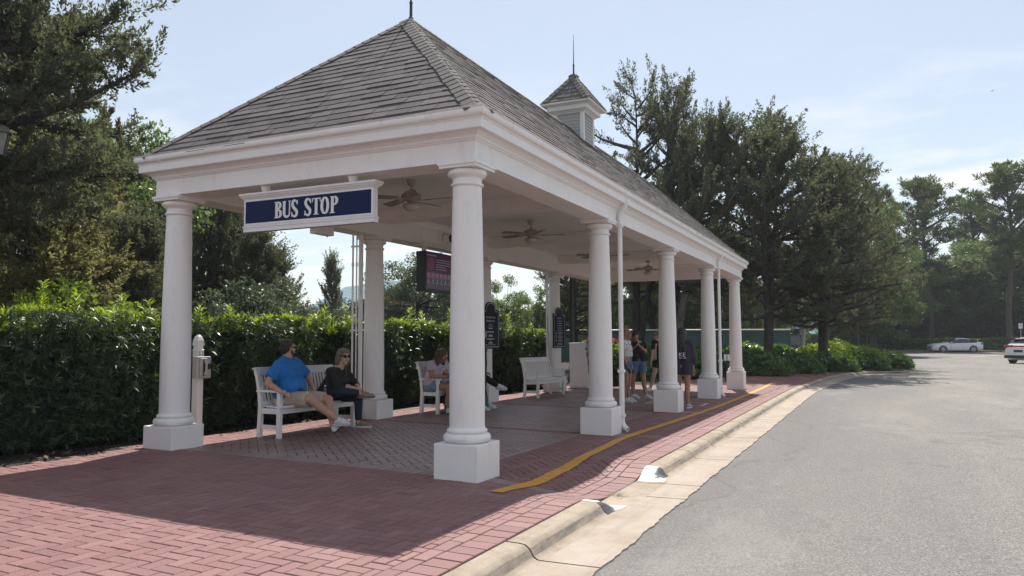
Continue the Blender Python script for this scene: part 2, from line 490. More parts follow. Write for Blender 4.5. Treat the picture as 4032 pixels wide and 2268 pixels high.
# brick paving: each paver a bevelled block, laid in the photograph's bonds
def clip_rect(poly, x0, x1, y0, y1):
    for ax, lim, sg in ((0, x0, 1), (0, x1, -1), (1, y0, 1), (1, y1, -1)):
        out = []
        for i in range(len(poly)):
            a = poly[i]; b = poly[(i+1) % len(poly)]
            da = sg * (a[ax] - lim); db = sg * (b[ax] - lim)
            if da >= 0: out.append(a)
            if (da >= 0) != (db >= 0):
                t = da / (da - db); out.append((a[0]+(b[0]-a[0])*t, a[1]+(b[1]-a[1])*t))
        poly = out
        if len(poly) < 3: return None
    return poly
def inset(poly, d):
    n = len(poly); lines = []
    for i in range(n):
        a = poly[i]; b = poly[(i+1) % n]; ex, ey = b[0]-a[0], b[1]-a[1]; L = math.hypot(ex, ey)
        if L < 1e-6: return None
        nx, ny = -ey/L, ex/L
        lines.append((a[0]+nx*d, a[1]+ny*d, ex/L, ey/L))
    out = []
    for i in range(n):
        x1, y1, dx1, dy1 = lines[i-1]; x2, y2, dx2, dy2 = lines[i]
        det = dx1*dy2 - dy1*dx2
        if abs(det) < 1e-6: out.append((x2, y2)); continue
        t = ((x2-x1)*dy2 - (y2-y1)*dx2) / det
        out.append((x1+dx1*t, y1+dy1*t))
    return out
def area(p): return 0.5 * sum(p[i][0]*p[(i+1)%len(p)][1]-p[(i+1)%len(p)][0]*p[i][1] for i in range(len(p)))
def dedupe(p):
    o = []
    for q in p:
        if not o or math.hypot(q[0]-o[-1][0], q[1]-o[-1][1]) > 0.004: o.append(q)
    if len(o) > 2 and math.hypot(o[0][0]-o[-1][0], o[0][1]-o[-1][1]) < 0.004: o.pop()
    return o
class Pave:
    def __init__(s): s.v = []; s.f = []; s.r = random.Random(5)
    def brick(s, poly, gap=0.0033):
        poly = dedupe(poly)
        if len(poly) < 3: return
        if area(poly) < 0: poly = poly[::-1]
        if area(poly) < 0.0012: return
        o = inset(poly, gap * s.r.uniform(0.7, 1.5)); 
        if o is None or area(o) < 0.0006: return
        t = inset(o, 0.0045)
        if t is None or area(t) < 0.0003: t = o
        n = len(o); b = len(s.v)
        cx = sum(p[0] for p in o)/n; cy = sum(p[1] for p in o)/n
        lift = s.r.gauss(0, 0.0010); tx = s.r.gauss(0, 0.005); ty = s.r.gauss(0, 0.005)
        def z(p, d): return gz(p[0], p[1]) + lift + tx*(p[0]-cx) + ty*(p[1]-cy) - d
        s.v += [(*p, z(p, 0.05)) for p in o] + [(*p, z(p, 0.005)) for p in o] + [(*p, z(p, 0)) for p in t]
        for i in range(n):
            j = (i+1) % n
            s.f += [(b+i, b+j, b+n+j, b+n+i), (b+n+i, b+n+j, b+2*n+j, b+2*n+i)]
        s.f.append(tuple(b+2*n+i for i in range(n)))
    def herring(s, x0, x1, y0, y1, L=0.21, ang=0.0, keep=None):
        W = L / 2; c, q = math.cos(ang), math.sin(ang)
        ox, oy = (x0+x1)/2, (y0+y1)/2
        ext = int(math.hypot(x1-x0, y1-y0) / W / 2) + 4
        for i in range(-ext, ext):
            for j in range(-ext, ext):
                k = (i - j) % 4
                if k == 0: p = [(i, j), (i+2, j), (i+2, j+1), (i, j+1)]
                elif k == 3: p = [(i, j), (i+1, j), (i+1, j+2), (i, j+2)]
                else: continue
                mx = sum(a for a, _ in p)/4*W; my = sum(b for _, b in p)/4*W
                gx = ox+mx*c-my*q; gy = oy+mx*q+my*c
                if gx < x0-L or gx > x1+L or gy < y0-L or gy > y1+L: continue
                if keep and not keep(gx, gy): continue
                w = [(ox+a*W*c-b*W*q, oy+a*W*q+b*W*c) for a, b in p]
                w = clip_rect(w, x0, x1, y0, y1)
                if w: s.brick(w)
    def rows_x(s, x0, x1, y0, y1, n, step):     # bricks standing across a band that runs along x
        h = (y1-y0)/n
        for r in range(n):
            x = x0 - step * (0.5 if r % 2 else 0)
            while x < x1:
                w = clip_rect([(x, y0+r*h), (x+step, y0+r*h), (x+step, y0+(r+1)*h), (x, y0+(r+1)*h)], x0, x1, y0, y1)
                if w: s.brick(w)
                x += step
    def build(s, name, mat):
        mb = MB(); mb.v = s.v; mb.f = s.f
        return tag(mb.build(name, mat), kind='structure')
SX = 4.1464
LEFT = -4.42
outer = Pave(); inner = Pave()
band = 0.21
xr = 1.39 - 0.34            # inner edge of the edging along the kerb
outer.herring(-5.6, xr, -11, -0.30, keep=lambda x, y: x > LEFT - 0.02 + (0.12 * max(0, -y - 0.4)) * 0.35)
for k in range(5):
    yc = SX * k
    outer.rows_x(LEFT, 1.38, yc - 0.30, yc - 0.09, 1, 0.105)
    inner.rows_x(LEFT, 1.38, yc - 0.09, yc + 0.12, 1, 0.105)
for k in range(4):
    inner.herring(-3.9, -0.20, SX*k + 0.12, SX*(k+1) - 0.30, ang=PI/4)
    outer.herring(LEFT, -3.9, SX*k + 0.12, SX*(k+1) - 0.30)
    outer.herring(-0.20, xr, SX*k + 0.12, SX*(k+1) - 0.30, ang=PI/4)
def far_keep(x, y):
    lim = -2.4 if y < 20 else -2.4 + (y - 20) * 0.42
    return x > lim and x < kerb_x(y) - 0.31
outer.herring(-3.4, 5.0, SX*4 + 0.12, 31.5, ang=PI/4, keep=far_keep)
# edging beside the kerb: two rows following its line
d0 = 0
for row, (a, b, w) in enumerate(((0.01, 0.225, 0.105), (0.225, 0.34, 0.21))):
    s = 0.0; acc = 0.0; start = None
    for i in range(1, len(FR)):
        (p, n) = FR[i]
        if p[1] > 31.0: break
        q = FR[i-1][0]; acc += math.hypot(p[0]-q[0], p[1]-q[1])
        if start is None: start = (q, FR[i-1][1])
        if acc >= w:
            (sp, sn) = start
            outer.brick([(sp[0]-sn.x*a, sp[1]-sn.y*a), (p[0]-n.x*a, p[1]-n.y*a), (p[0]-n.x*b, p[1]-n.y*b), (sp[0]-sn.x*b, sp[1]-sn.y*b)])
            acc = 0.0; start = (p, n)
# edging along the mulch
y = -11.0
while y < SX*4:
    outer.brick([(LEFT-0.22, y), (LEFT-0.01, y), (LEFT-0.01, y+0.105), (LEFT-0.22, y+0.105)]) if y > -0.4 else None
    y += 0.105
outer.build('brick_paving', M['brick'])
inner.build('worn_sheen_brick_paving', M['brick_worn_sheen'])
tag(sheet('paving_joint_bed', np.linspace(-4.6, 1.385, 26), np.linspace(-11, 18.4, 118), lambda x, y: gz(x, y) - 0.007, M['joint'],
          keep=lambda x, y: y > -0.3 or x > LEFT + (0.12 * max(0, -y - 0.4)) * 0.35), kind='structure')
tag(sheet('far_paving_joint_bed', np.linspace(-3.4, 4.6, 33), np.linspace(16.6, 31.2, 60), lambda x, y: gz(x, y) - 0.0075, M['joint'],
          keep=lambda x, y: x > (-2.4 if y < 20 else -2.4 + (y - 20) * 0.42) + 0.05 and x < kerb_x(y) - 0.08), kind='structure')

# painted lines
def ribbon(name, pts, w, mat, dz=0.004):
    P = smooth_path(pts, 14); fr = path_frames(P)
    V = []; F = []
    for i, (p, n) in enumerate(fr):
        ww = w * (1 + 0.05 * math.sin(i * 1.9) + 0.04 * math.sin(i * 0.7))
        for sg in (-1, 1):
            x, y = p[0]+n.x*ww/2*sg, p[1]+n.y*ww/2*sg
            V.append((x, y, gz(x, y) + dz))
        if i: F.append((2*i-2, 2*i-1, 2*i+1, 2*i))
    return tag(quads_mesh(name, np.array(V), np.array(F), mat), kind='structure')
ribbon('yellow_safety_line', [(0.60, -0.55), (0.62, 0.0), (0.63, 0.4), (0.60, 0.9), (0.585, 1.4), (0.57, 1.9), (0.525, 2.8), (0.47, 3.8), (0.55, 6.2), (0.64, 9.2), (0.66, 13), (0.61, 19.9)], 0.125, M['yellow'], 0.006)
mb = MB()
for (x0, x1, y0, y1) in ((-0.93, 0.34, 10.55, 10.60), (0.285, 0.34, 9.82, 10.549), (-0.93, -0.875, 9.82, 10.549), (-0.2, 0.284, 9.80, 9.85), (-0.874, -0.55, 9.80, 9.85)):
    mb.add([(x, y, gz(x, y) + 0.006) for x, y in ((x0,y0),(x1,y0),(x1,y1),(x0,y1))], [(0,1,2,3)])
tag(mb.build('white_box_marking', M['white_line']), kind='structure')
# far side of the car park: kerb, verge
tag(sheet('far_verge', list(np.linspace(0, 60, 30)), [84.5, 86, 90, 100, 140], lambda x, y: -0.16 + 0.06*math.sin(x), M['soil_far']), kind='structure')
mb = MB(); mb.box(-2, 60, 84.0, 84.5, -0.4, -0.12); mb.box(16, 60, 76.2, 76.5, -0.4, -0.16)
tag(mb.build('far_kerb', M['concrete'], bevel=0.03), kind='structure')
# parking bay lines painted on the car park
mb = MB()
for x0, y0, x1, y1 in ((9, 60, 13.5, 70), (12.6, 60, 17.1, 70), (16.2, 60, 20.7, 70), (19.8, 60, 24.3, 70)):
    d = Vector((x1-x0, y1-y0)).normalized(); n = Vector((d.y, -d.x)) * 0.06
    z = zbase(60) + 0.0
    mb.add([(x0-n.x, y0-n.y, z), (x0+n.x, y0+n.y, z), (x1+n.x, y1+n.y, z), (x1-n.x, y1-n.y, z)], [(0,1,2,3)])
tag(mb.build('parking_lines', M['white_line']), kind='structure')
# ---------------------------------------------------------------- the bus shelter
D = 4.1353; S4 = 4 * SX; ZT = 3.156
shelter = thing('bus_shelter', 'long white open bus shelter with round columns and a grey shingled hip roof', 'bus shelter')
COLS = [(x, SX * k) for k in range(5) for x in (0, -D)]
proto_col = None
def column_at(x, y, h):
    col = bpy.data.objects.new('column', None); COL.objects.link(col); col.parent = shelter; col.location = (x, y, 0)
    g = min(gz(x+dx, y+dy) for dx in (-.25, .25) for dy in (-.25, .25)) - 0.03
    mb = MB(); mb.box(-.244, .244, -.244, .244, g, h); mb.build('plinth', M['white'], col, bevel=0.008)
    mb = MB(); pr = [(0.20, h)]
    for i in range(9): a = -PI/2 + PI * i / 8; pr.append((0.198 + 0.044*math.cos(a), h + 0.047 + 0.044*math.sin(a)))
    pr += [(0.197, h+0.094)]
    for i in range(7): a = -PI/2 + PI * i / 6; pr.append((0.186 + 0.02*math.cos(a), h + 0.115 + 0.02*math.sin(a)))
    pr += [(0.183, h+0.14), (0.180, h+0.155)]
    mb.lathe(pr, n=40); mb.build('column_base', M['white'], col, smooth=50)
    mb = MB(); pr = []
    for i in range(15):
        t = i / 14; z = h + 0.150 + (2.925 - h - 0.150) * t
        r = 0.1785 - 0.030 * max(0, (t - 0.25) / 0.75) ** 1.35
        pr.append((r, z))
    mb.lathe(pr, n=40); mb.build('shaft', M['white'], col, smooth=50)
    mb = MB(); pr = [(0.147, 2.92), (0.160, 2.925)]
    for i in range(7): a = -PI/2 + PI * i / 6; pr.append((0.156 + 0.013*math.cos(a), 2.942 + 0.014*math.sin(a)))
    pr += [(0.150, 2.958), (0.149, 2.962), (0.149, 3.005), (0.158, 3.010), (0.162, 3.018)]
    for i in range(8): a = -PI/3 + PI * 0.78 * i / 7; pr.append((0.166 + 0.036*math.cos(a), 3.060 + 0.036*math.sin(a)))
    pr += [(0.17, 3.098)]
    mb.lathe(pr, n=40); mb.box(-.212, .212, -.212, .212, 3.097, 3.125); mb.box(-.2255, .2255, -.2255, .2255, 3.125, 3.154)
    mb.build('capital', M['white'], col, smooth=50)
    return col
for (x, y) in COLS: column_at(x, y, 0.349 if x == 0 else 0.326)

mb = MB()
mb.ring([(-0.19, 3.60), (-0.19, 3.56), (-0.19, ZT), (0.192, ZT), (0.192, 3.372)], -D, 0, 0, S4)
beam = mb.build('beam', M['white'], shelter, recalc=True)
mb = MB()
mb.ring([(-0.192, 3.605), (-0.25, 3.598), (-0.25, 3.575), (-0.215, 3.54), (-0.205, 3.50), (-0.1915, 3.495)], -D, 0, 0, S4)
mb.build('inner_crown_moulding', M['white'], shelter, recalc=True)
mb = MB()
mb.ring([(0.190, 3.355), (0.205, 3.357), (0.212, 3.372), (0.225, 3.377), (0.232, 3.40), (0.262, 3.428), (0.272, 3.436), (0.332, 3.438), (0.336, 3.445), (0.336, 3.533), (0.345, 3.545)], -D, 0, 0, S4)
mb.build('cornice', M['white'], shelter, recalc=True)
mb = MB()
gp = [(0.338, 3.530), (0.346, 3.545), (0.350, 3.552), (0.362, 3.556), (0.374, 3.570), (0.380, 3.590), (0.380, 3.618), (0.372, 3.628), (0.386, 3.634), (0.388, 3.640), (0.366, 3.638), (0.364, 3.60), (0.345, 3.575), (0.325, 3.57)]
mb.ring(gp, -D, 0, 0, S4)
gut = mb.build('roof_gutter', M['white'], shelter, smooth=50, recalc=True)
# gutter joint straps
def strap(px, py, nx, ny):
    t = Vector((-ny, nx))
    P = [(0.341, 3.527), (0.352, 3.546), (0.364, 3.550), (0.379, 3.566), (0.386, 3.588), (0.386, 3.617), (0.379, 3.624)]
    n = len(P); vs = []
    for w in (-.018, .018): vs += [(px+nx*o+t.x*w, py+ny*o+t.y*w, z) for o, z in P] + [(px+nx*(o-.012)+t.x*w, py+ny*(o-.012)+t.y*w, z) for o, z in P]
    fs = [(i, i+1, 2*n+i+1, 2*n+i) for i in range(n-1)] + [(i, n+i, n+i+1, i+1) for i in range(n-1)] + [(2*n+i, 2*n+i+1, 3*n+i+1, 3*n+i) for i in range(n-1)]
    mb = MB(); mb.add(vs, fs); mb.build('gutter_joint', M['white'], gut, recalc=True)
for x in (-0.22, -D + 0.05): strap(x, 0, 0, -1)
for y in (0.32, SX*1.05, SX*2.1, SX*3.0, S4-0.3): strap(0, y, 1, 0)
# ceiling of narrow boards running the length
mb = MB(); w = 0.105; x = -D + 0.18
while x < -0.18:
    mb.add([(x+0.002, 0.17, 3.600), (x+0.002, S4-0.17, 3.600), (x+w-0.004, S4-0.17, 3.600), (x+w-0.004, 0.17, 3.600)], [(0,1,2,3)])
    mb.add([(x+w-0.004, 0.17, 3.600), (x+w-0.004, S4-0.17, 3.600), (x+w-0.001, S4-0.17, 3.606), (x+w-0.001, 0.17, 3.606)], [(0,1,2,3)])
    mb.add([(x+w-0.001, 0.17, 3.606), (x+w-0.001, S4-0.17, 3.606), (x+w+0.002, S4-0.17, 3.600), (x+w+0.002, 0.17, 3.600)], [(0,1,2,3)])
    x += w
mb.build('ceiling', M['ceiling'], shelter)
for k in (1, 2, 3):
    mb = MB(); y = SX * k
    mb.box(-D+0.19, -0.19, y-0.155, y+0.155, 3.385, 3.60)
    mb.box(-D+0.19, -0.19, y-0.205, y+0.205, 3.545, 3.598)
    mb.box(-D+0.19, -0.19, y-0.175, y+0.175, 3.50, 3.546)
    mb.build('cross_beam', M['white'], shelter)

# roof: decks, then every shingle
ZE = 3.612; OE = 0.352; ZR = 5.887
slope = (ZR - ZE) / (D/2 + OE)
mbd = MB()
A = (-D-OE, -OE, ZE); B = (OE, -OE, ZE); Cc = (OE, S4+OE, ZE); Dd = (-D-OE, S4+OE, ZE)
R1 = (-D/2, D/2, ZR); R2 = (-D/2, S4-D/2, ZR)
mbd.add([A, B, Cc, Dd, R1, R2], [(0,1,4), (1,2,5,4), (2,3,5), (3,0,4,5), (3,2,1,0)])
roof = mbd.build('roof', M['roof_deck'], shelter)
def shingle_face(mb, e0, e1, t0, t1, width=0.305, expo=0.142, seed=1, thick=0.011, jit=0.35):
    rr = random.Random(seed)
    e0, e1, t0, t1 = map(Vector, (e0, e1, t0, t1))
    up = ((t0 + t1) / 2 - (e0 + e1) / 2); u = (e1 - e0).normalized()
    upn = (up - u * up.dot(u)).normalized(); L = (t0 - e0).dot(upn)
    nrm = u.cross(upn).normalized()
    rows = int(L / expo) + 1
    ua0 = 0.0; ua1 = (e1 - e0).length
    ut0 = (t0 - e0).dot(u); ut1 = (t1 - e0).dot(u)
    for r in range(rows):
        s0 = r * expo - 0.02; s1 = min(L, (r + 1) * expo + 0.03)
        if s0 > L - 0.02: break
        f0 = max(0, s0) / L; f1 = s1 / L
        lo0, hi0 = ua0 + (ut0 - ua0) * f0, ua1 + (ut1 - ua1) * f0
        lo1, hi1 = ua0 + (ut0 - ua0) * f1, ua1 + (ut1 - ua1) * f1
        x = lo0 - rr.uniform(0, width) 
        x = math.floor(lo0 / width) * width - (r % 3) * width / 3 - rr.uniform(0, 0.03)
        while x < hi0:
            w = width * (1 + rr.uniform(-jit, jit) * 0.3)
            a, b = max(x + 0.003, lo0), min(x + w - 0.003, hi0)
            c, d = max(x + 0.003, lo1), min(x + w - 0.003, hi1)
            if b - a > 0.01:
                if d < c: c = d = (c + d) / 2 if lo1 <= (c + d) / 2 <= hi1 else min(max((c+d)/2, lo1), hi1)
                th = thick * rr.uniform(0.7, 1.5); sj = rr.uniform(-0.006, 0.006)
                P = lambda uu, ss, h: e0 + u * uu + upn * ss + nrm * h
                vs = [P(a, s0+sj, 0.002), P(b, s0+sj, 0.002), P(b, s0+sj, th+0.004), P(a, s0+sj, th+0.004), P(d, s1, 0.004), P(c, s1, 0.004)]
                mb.add(vs, [(0,1,2,3), (3,2,4,5), (1,4,2), (0,3,5)])
            x += w
mbs = MB()
shingle_face(mbs, A, B, R1, R1, seed=1)
shingle_face(mbs, B, Cc, R1, R2, seed=2)
shingle_face(mbs, Cc, Dd, R2, R2, seed=3)
shingle_face(mbs, Dd, A, R2, R1, seed=4)
mbs.build('shingles', M['shingle'], roof)
def caps(mb, a, b, up, width=0.155, step=0.135, seed=0):
    """folded cap shingles lapped along a hip or ridge"""
    rr = random.Random(seed); a = Vector(a); b = Vector(b); d = (b - a); L = d.length; d.normalize()
    n1, n2 = (Vector(q).normalized() for q in up); up = ((n1 + n2) - d * (n1 + n2).dot(d)).normalized(); sd = d.cross(up)
    if n1.dot(sd) > n2.dot(sd): n1, n2 = n2, n1
    wl = d.cross(n1); wl = -wl if wl.dot(sd) > 0 else wl
    wr = d.cross(n2); wr = -wr if wr.dot(sd) < 0 else wr
    n = int(L / step)
    for i in range(n):
        s0 = i * step + 0.06; s1 = s0 + step * 1.5
        h0 = 0.026 + rr.uniform(-.002, .003); h1 = 0.018
        w = width * (1 + rr.uniform(-.05, .05))
        P = lambda s, k, h: a + d * min(s, L) + (wl if k < 0 else wr) * (abs(k) * w) + (n1 if k < 0 else n2) * h
        v = [P(s0, -1, h0), P(s0, -.18, h0), P(s0, .18, h0), P(s0, 1, h0), P(s1, 1, h1), P(s1, .18, h1), P(s1, -.18, h1), P(s1, -1, h1),
             P(s0, -1, h0-.010), P(s0, -.18, h0-.010), P(s0, .18, h0-.010), P(s0, 1, h0-.010)]
        mb.add(v, [(0,1,6,7), (1,2,5,6), (2,3,4,5), (8,9,1,0), (9,10,2,1), (10,11,3,2), (11, 4, 3), (8, 0, 7)])
mbc = MB()
NX0, NX1, NY0, NY1 = (-slope, 0, 1), (slope, 0, 1), (0, -slope, 1), (0, slope, 1)
caps(mbc, A, R1, (NX0, NY0), seed=1); caps(mbc, B, R1, (NX1, NY0), seed=2)
caps(mbc, Cc, R2, (NX1, NY1), seed=3); caps(mbc, Dd, R2, (NX0, NY1), seed=4)
caps(mbc, R2, R1, (NX0, NX1), seed=5)
mbc.build('hip_cap', M['cap_shingle'], roof)

# cupola
cup = bpy.data.objects.new('cupola', None); COL.objects.link(cup); cup.parent = shelter; cup.location = (-D/2, 8.6, 0)
mb = MB(); hb = 0.318
for r in range(12):
    z0 = 5.45 + r * 0.072
    for (ax, ay, bx_, by_) in ((-1,-1,1,-1), (1,-1,1,1), (1,1,-1,1), (-1,1,-1,-1)):
        nx, ny = (ay == by_) * (1 if False else 0), 0
        n = Vector((by_ - ay, ax - bx_, 0)).normalized()
        a = Vector((ax*hb, ay*hb, 0)); b = Vector((bx_*hb, by_*hb, 0))
        lo = 0.014; 
        p0 = a + n*lo; p1 = b + n*lo; q0 = a + n*0.002; q1 = b + n*0.002
        mb.add([(p0.x, p0.y, z0), (p1.x, p1.y, z0), (q1.x, q1.y, z0+.074), (q0.x, q0.y, z0+.074), (q0.x, q0.y, z0), (q1.x, q1.y, z0)], [(0,1,2,3), (4,5,1,0)])
mb.build('siding', M['siding'], cup)
for sx in (-1, 1):
    for sy in (-1, 1):
        x0, x1 = sorted((sx*0.345, sx*0.262)); y0, y1 = sorted((sy*0.345, sy*0.262))
        mb = MB(); mb.box(x0, x1, y0, y1, 5.4, 6.205)
        mb.build('corner_trim', M['white_roof'], cup, bevel=0.004)
mb = MB()
mb.ring([(-0.01, 6.20), (0.355, 6.195), (0.365, 6.215), (0.44, 6.255), (0.455, 6.258), (0.455, 6.345), (0.47, 6.35), (0.54, 6.365), (0.56, 6.375), (0.565, 6.415), (0.555, 6.43), (-0.0, 6.44)], 0, 0, 0, 0)
mb.build('cupola_cornice', M['white_roof'], cup, recalc=True)
mb = MB(); e = 0.555; za = 7.17
c4 = [(-e,-e,6.425), (e,-e,6.425), (e,e,6.425), (-e,e,6.425)]; ap = (0, 0, za)
for i in range(4): shingle_face(mb, c4[i], c4[(i+1)%4], ap, ap, 0.2, 0.135, 20+i)
for i in range(4): caps(mb, c4[i], ap, ((c4[i][0]*2.4, 0, 1), (0, c4[i][1]*2.4, 1)), 0.125, 0.12, 30+i)
mb.add(c4 + [ap], [(0,1,4),(1,2,4),(2,3,4),(3,0,4)])
mb.build('cupola_roof', M['cap_shingle'], cup)
def finial(x, y, z, h, parent, k=1.0):
    mb = MB()
    mb.lathe([(.035*k, z-.05), (.034*k, z+.02), (.021*k, z+.03), (.020*k, z+.22*k), (.028*k, z+.235*k), (.020*k, z+.25*k), (.013*k, z+.27*k), (.011*k, z+.4*k), (.004, z+h), (.0005, z+h+.02)], (x, y, 0), 10)
    mb.build('finial', M['iron'], parent, smooth=50)
finial(-D/2, D/2 + 0.03, 5.90, 0.95, shelter)
finial(0, 0, 7.16, 0.90, cup, 0.9)

# downspouts on the road side, beside the second and fourth columns
def downspout(y):
    g = gz(0.15, y)
    mb = MB(); r = 0.037
    mb.tube([(0.32, y, 3.50), (0.32, y, 3.40), (0.30, y, 3.36), (0.24, y, 3.30), (0.232, y, 3.24), (0.232, y, 3.0)], [r]*6, 12)
    mb.tube([(0.232, y, 3.02), (0.232, y, g+0.95)], r, 12)
    mb.tube([(0.232, y, g+0.97), (0.232, y, g+0.24)], r+0.004, 12)
    mb.tube([(0.232, y, g+0.25), (0.235, y-.005, g+0.14), (0.27, y-.01, g+0.075), (0.33, y-.03, g+0.045)], r+0.005, 12, caps=False)
    mb.lathe([(0.05, 3.46), (0.05, 3.51)], (0.32, y, 0), 12)
    o = mb.build('downspout', M['white'], shelter, smooth=50)
    for z in (3.10, g+0.92, g+0.25):
        mb = MB(); mb.box(0.185, 0.280, y-0.05, y+0.05, z-0.022, z+0.022)
        mb.build('pipe_bracket', M['white'], o, bevel=0.004)
downspout(SX + 0.30); downspout(SX*3 + 0.30)
# conduits and drain pipes beside the rear columns
def rear_pipes(y, rad, name='drain_pipe'):
    for (x, r) in rad:
        mb = MB(); g = gz(x, y)
        mb.tube([(x, y, 3.42), (x, y, g - .02)], r, 10); mb.lathe([(r+.006, 2.62), (r+.006, 2.68)], (x, y, 0), 10)
        mb.build(name, M['white'], shelter, smooth=50)
rear_pipes(3.83, [(-4.36, 0.016), (-4.28, 0.012), (-4.19, 0.038)])
rear_pipes(SX*3 - 0.36, [(-4.20, 0.034)])
for z in (1.5, 2.95):
    mb = MB(); mb.box(-4.40, -4.15, 3.82, 3.84, z, z+.03); mb.build('pipe_strap', M['white'], shelter)
# speaker panel on the inside of the rear beam
mb = MB(); x = -D + 0.1905
mb.box(x, x+0.006, 5.35, 7.4, 3.24, 3.262); mb.box(x, x+0.006, 5.35, 7.4, 3.442, 3.464); mb.box(x, x+0.006, 5.35, 5.372, 3.2625, 3.4415); mb.box(x, x+0.006, 7.378, 7.4, 3.2625, 3.4415)
mb.build('access_panel', M['white'], shelter)
# ---------------------------------------------------------------- things hung in the shelter
def fan_proto():
    t = thing('ceiling_fan', 'x', 'ceiling fan', (0, 0, 3.60), 0, 'ceiling fans')
    mb = MB(); mb.lathe([(.015, -.085), (.05, -.08), (.068, -.03), (.072, 0)], n=20); mb.build('canopy', M['fan'], t, smooth=50)
    mb = MB(); mb.lathe([(.012, -.17), (.012, -.07)], n=12); mb.lathe([(.02, -.165), (.024, -.13), (.012, -.125)], n=12); mb.build('downrod', M['fan'], t, smooth=50)
    mb = MB(); mb.lathe([(.05, -.315), (.07, -.30), (.075, -.285), (.125, -.272), (.140, -.255), (.142, -.225), (.125, -.20), (.085, -.180), (.03, -.165)], n=28); mb.build('motor_housing', M['fan'], t, smooth=40)
    for k in range(5):
        a = 2*PI*k/5
        Mx = Matrix.Rotation(a, 4, 'Z') @ Matrix.Rotation(R(12), 4, 'X')
        mb = MB(); mb.prism([(0.20, -.055), (0.60, -.072), (0.645, -.055), (0.652, 0), (0.645, .055), (0.60, .072), (0.20, .055)], -.288, -.280, Mx)
        b = mb.build('blade', M['fan_blade'], t, bevel=0.002)
        mb = MB(); mb.prism([(0.07, -.02), (0.15, -.018), (0.22, -.048), (0.27, -.03), (0.29, 0), (0.27, .03), (0.22, .048), (0.15, .018), (0.07, .02)], -.297, -.2885, Mx)
        mb.build('blade_iron', M['fan'], b)
    mb = MB(); mb.lathe([(.06, -.345), (.065, -.31), (.05, -.30)], n=20); mb.lathe([(.115, -.372), (.122, -.362), (.12, -.35), (.06, -.34)], n=28); lk = mb.build('light_fitting', M['fan'], t, smooth=40)
    mb = MB(); mb.lathe([(.005, -.452), (.05, -.445), (.085, -.425), (.106, -.395), (.112, -.371)], n=28); mb.build('glass_bowl', M['frost'], lk, smooth=60)
    return t
fan = fan_proto()
FL = ['white ceiling fan with dome light just behind the BUS STOP sign', 'white ceiling fan in the second bay, seen between first and second road-side columns',
      'white ceiling fan mostly hidden behind the second road-side column', 'small looking ceiling fan in the farthest bay of the shelter']
for i, (y, rz) in enumerate(((SX*0.5+.06, R(8)), (SX*1.5+.02, R(20)), (SX*2.5, R(5)), (SX*3.5, R(31)))):
    o = fan if i == 0 else copy_tree(fan)
    o.location = (-D/2, y, 3.60); o.rotation_euler = (0, 0, rz); o['label'] = FL[i]

# BUS STOP sign under the near beam
sg = thing('bus_stop_sign', 'navy blue sign reading BUS STOP in white serif letters hung under the near beam', 'sign', (-2.0, -0.02, 2.66))
mb = MB(); H0 = 0.42; hw = 0.925
def sign_ring(prof):
    mb.ring(prof, -hw, hw, -0.10, -0.028)
mb.box(-hw, hw, -0.10, -0.028, 0.02, 0.352)
mb.build('sign_box', M['sign_white'], sg, bevel=0.003)
mb = MB(); sign_ring([(-0.05, 0.352), (0.008, 0.352), (0.014, 0.362), (0.022, 0.372), (0.03, 0.376), (0.036, 0.39), (0.045, 0.397), (0.045, 0.418), (-0.06, 0.420)])
mb.build('sign_cornice', M['sign_white'], sg, recalc=True)
mb = MB(); sign_ring([(-0.02, -0.03), (0.004, -0.03), (0.004, 0.015), (0.012, 0.018), (0.012, 0.034), (0.0, 0.038)])
mb.build('sign_sill', M['sign_white'], sg, recalc=True)
mb = MB(); mb.box(-hw+.028, hw-.028, -0.1045, -0.1005, 0.068, 0.325); mb.build('sign_face', M['navy'], sg)
mb = MB(); mb.box(-hw+.006, -hw+.0275, -.108, -.1005, 0.045, 0.348); mb.box(hw-.0275, hw-.006, -.108, -.1005, 0.045, 0.348)
mb.box(-hw+.028, hw-.028, -.108, -.1005, 0.3255, 0.348); mb.box(-hw+.028, hw-.028, -.108, -.1005, 0.045, 0.0675); mb.build('sign_frame', M['sign_white'], sg)
# serif capitals drawn as strokes of varying width
class Serif:
    def __init__(s): s.mb = MB(); s.k = 0
    def poly(s, pts):
        s.k += 1; d = 0.0012 * (s.k % 7)
        n = len(pts)
        a = sum(pts[i][0]*pts[(i+1)%n][1]-pts[(i+1)%n][0]*pts[i][1] for i in range(n))
        if a < 0: pts = pts[::-1]
        vs = [(x, -0.1050, z) for x, z in pts] + [(x, -0.1085 - d*.3, z) for x, z in pts]
        s.mb.add(vs, [tuple(range(n, 2*n))] + [((i+1)%n, i, n+i, n+(i+1)%n) for i in range(n)])
    def rect(s, x0, z0, x1, z1): s.poly([(x0,z0),(x1,z0),(x1,z1),(x0,z1)])
    def stroke(s, pts, w):
        """pts (x,z); w widths; as quads"""
        for i in range(len(pts)-1):
            (x0,z0),(x1,z1) = pts[i], pts[i+1]
            def nrm(j):
                a = pts[max(j-1,0)]; b = pts[min(j+1,len(pts)-1)]
                d = Vector((b[0]-a[0], b[1]-a[1])).normalized(); return Vector((-d.y, d.x))
            n0, n1 = nrm(i)*w[i]/2, nrm(i+1)*w[i+1]/2
            s.poly([(x0-n0.x,z0-n0.y),(x1-n1.x,z1-n1.y),(x1+n1.x,z1+n1.y),(x0+n0.x,z0+n0.y)])
    def serif(s, xc, z, w, up):
        h = 0.010
        s.poly([(xc-w/2, z), (xc+w/2, z), (xc+w/2-.006, z+h*up), (xc-w/2+.006, z+h*up)])
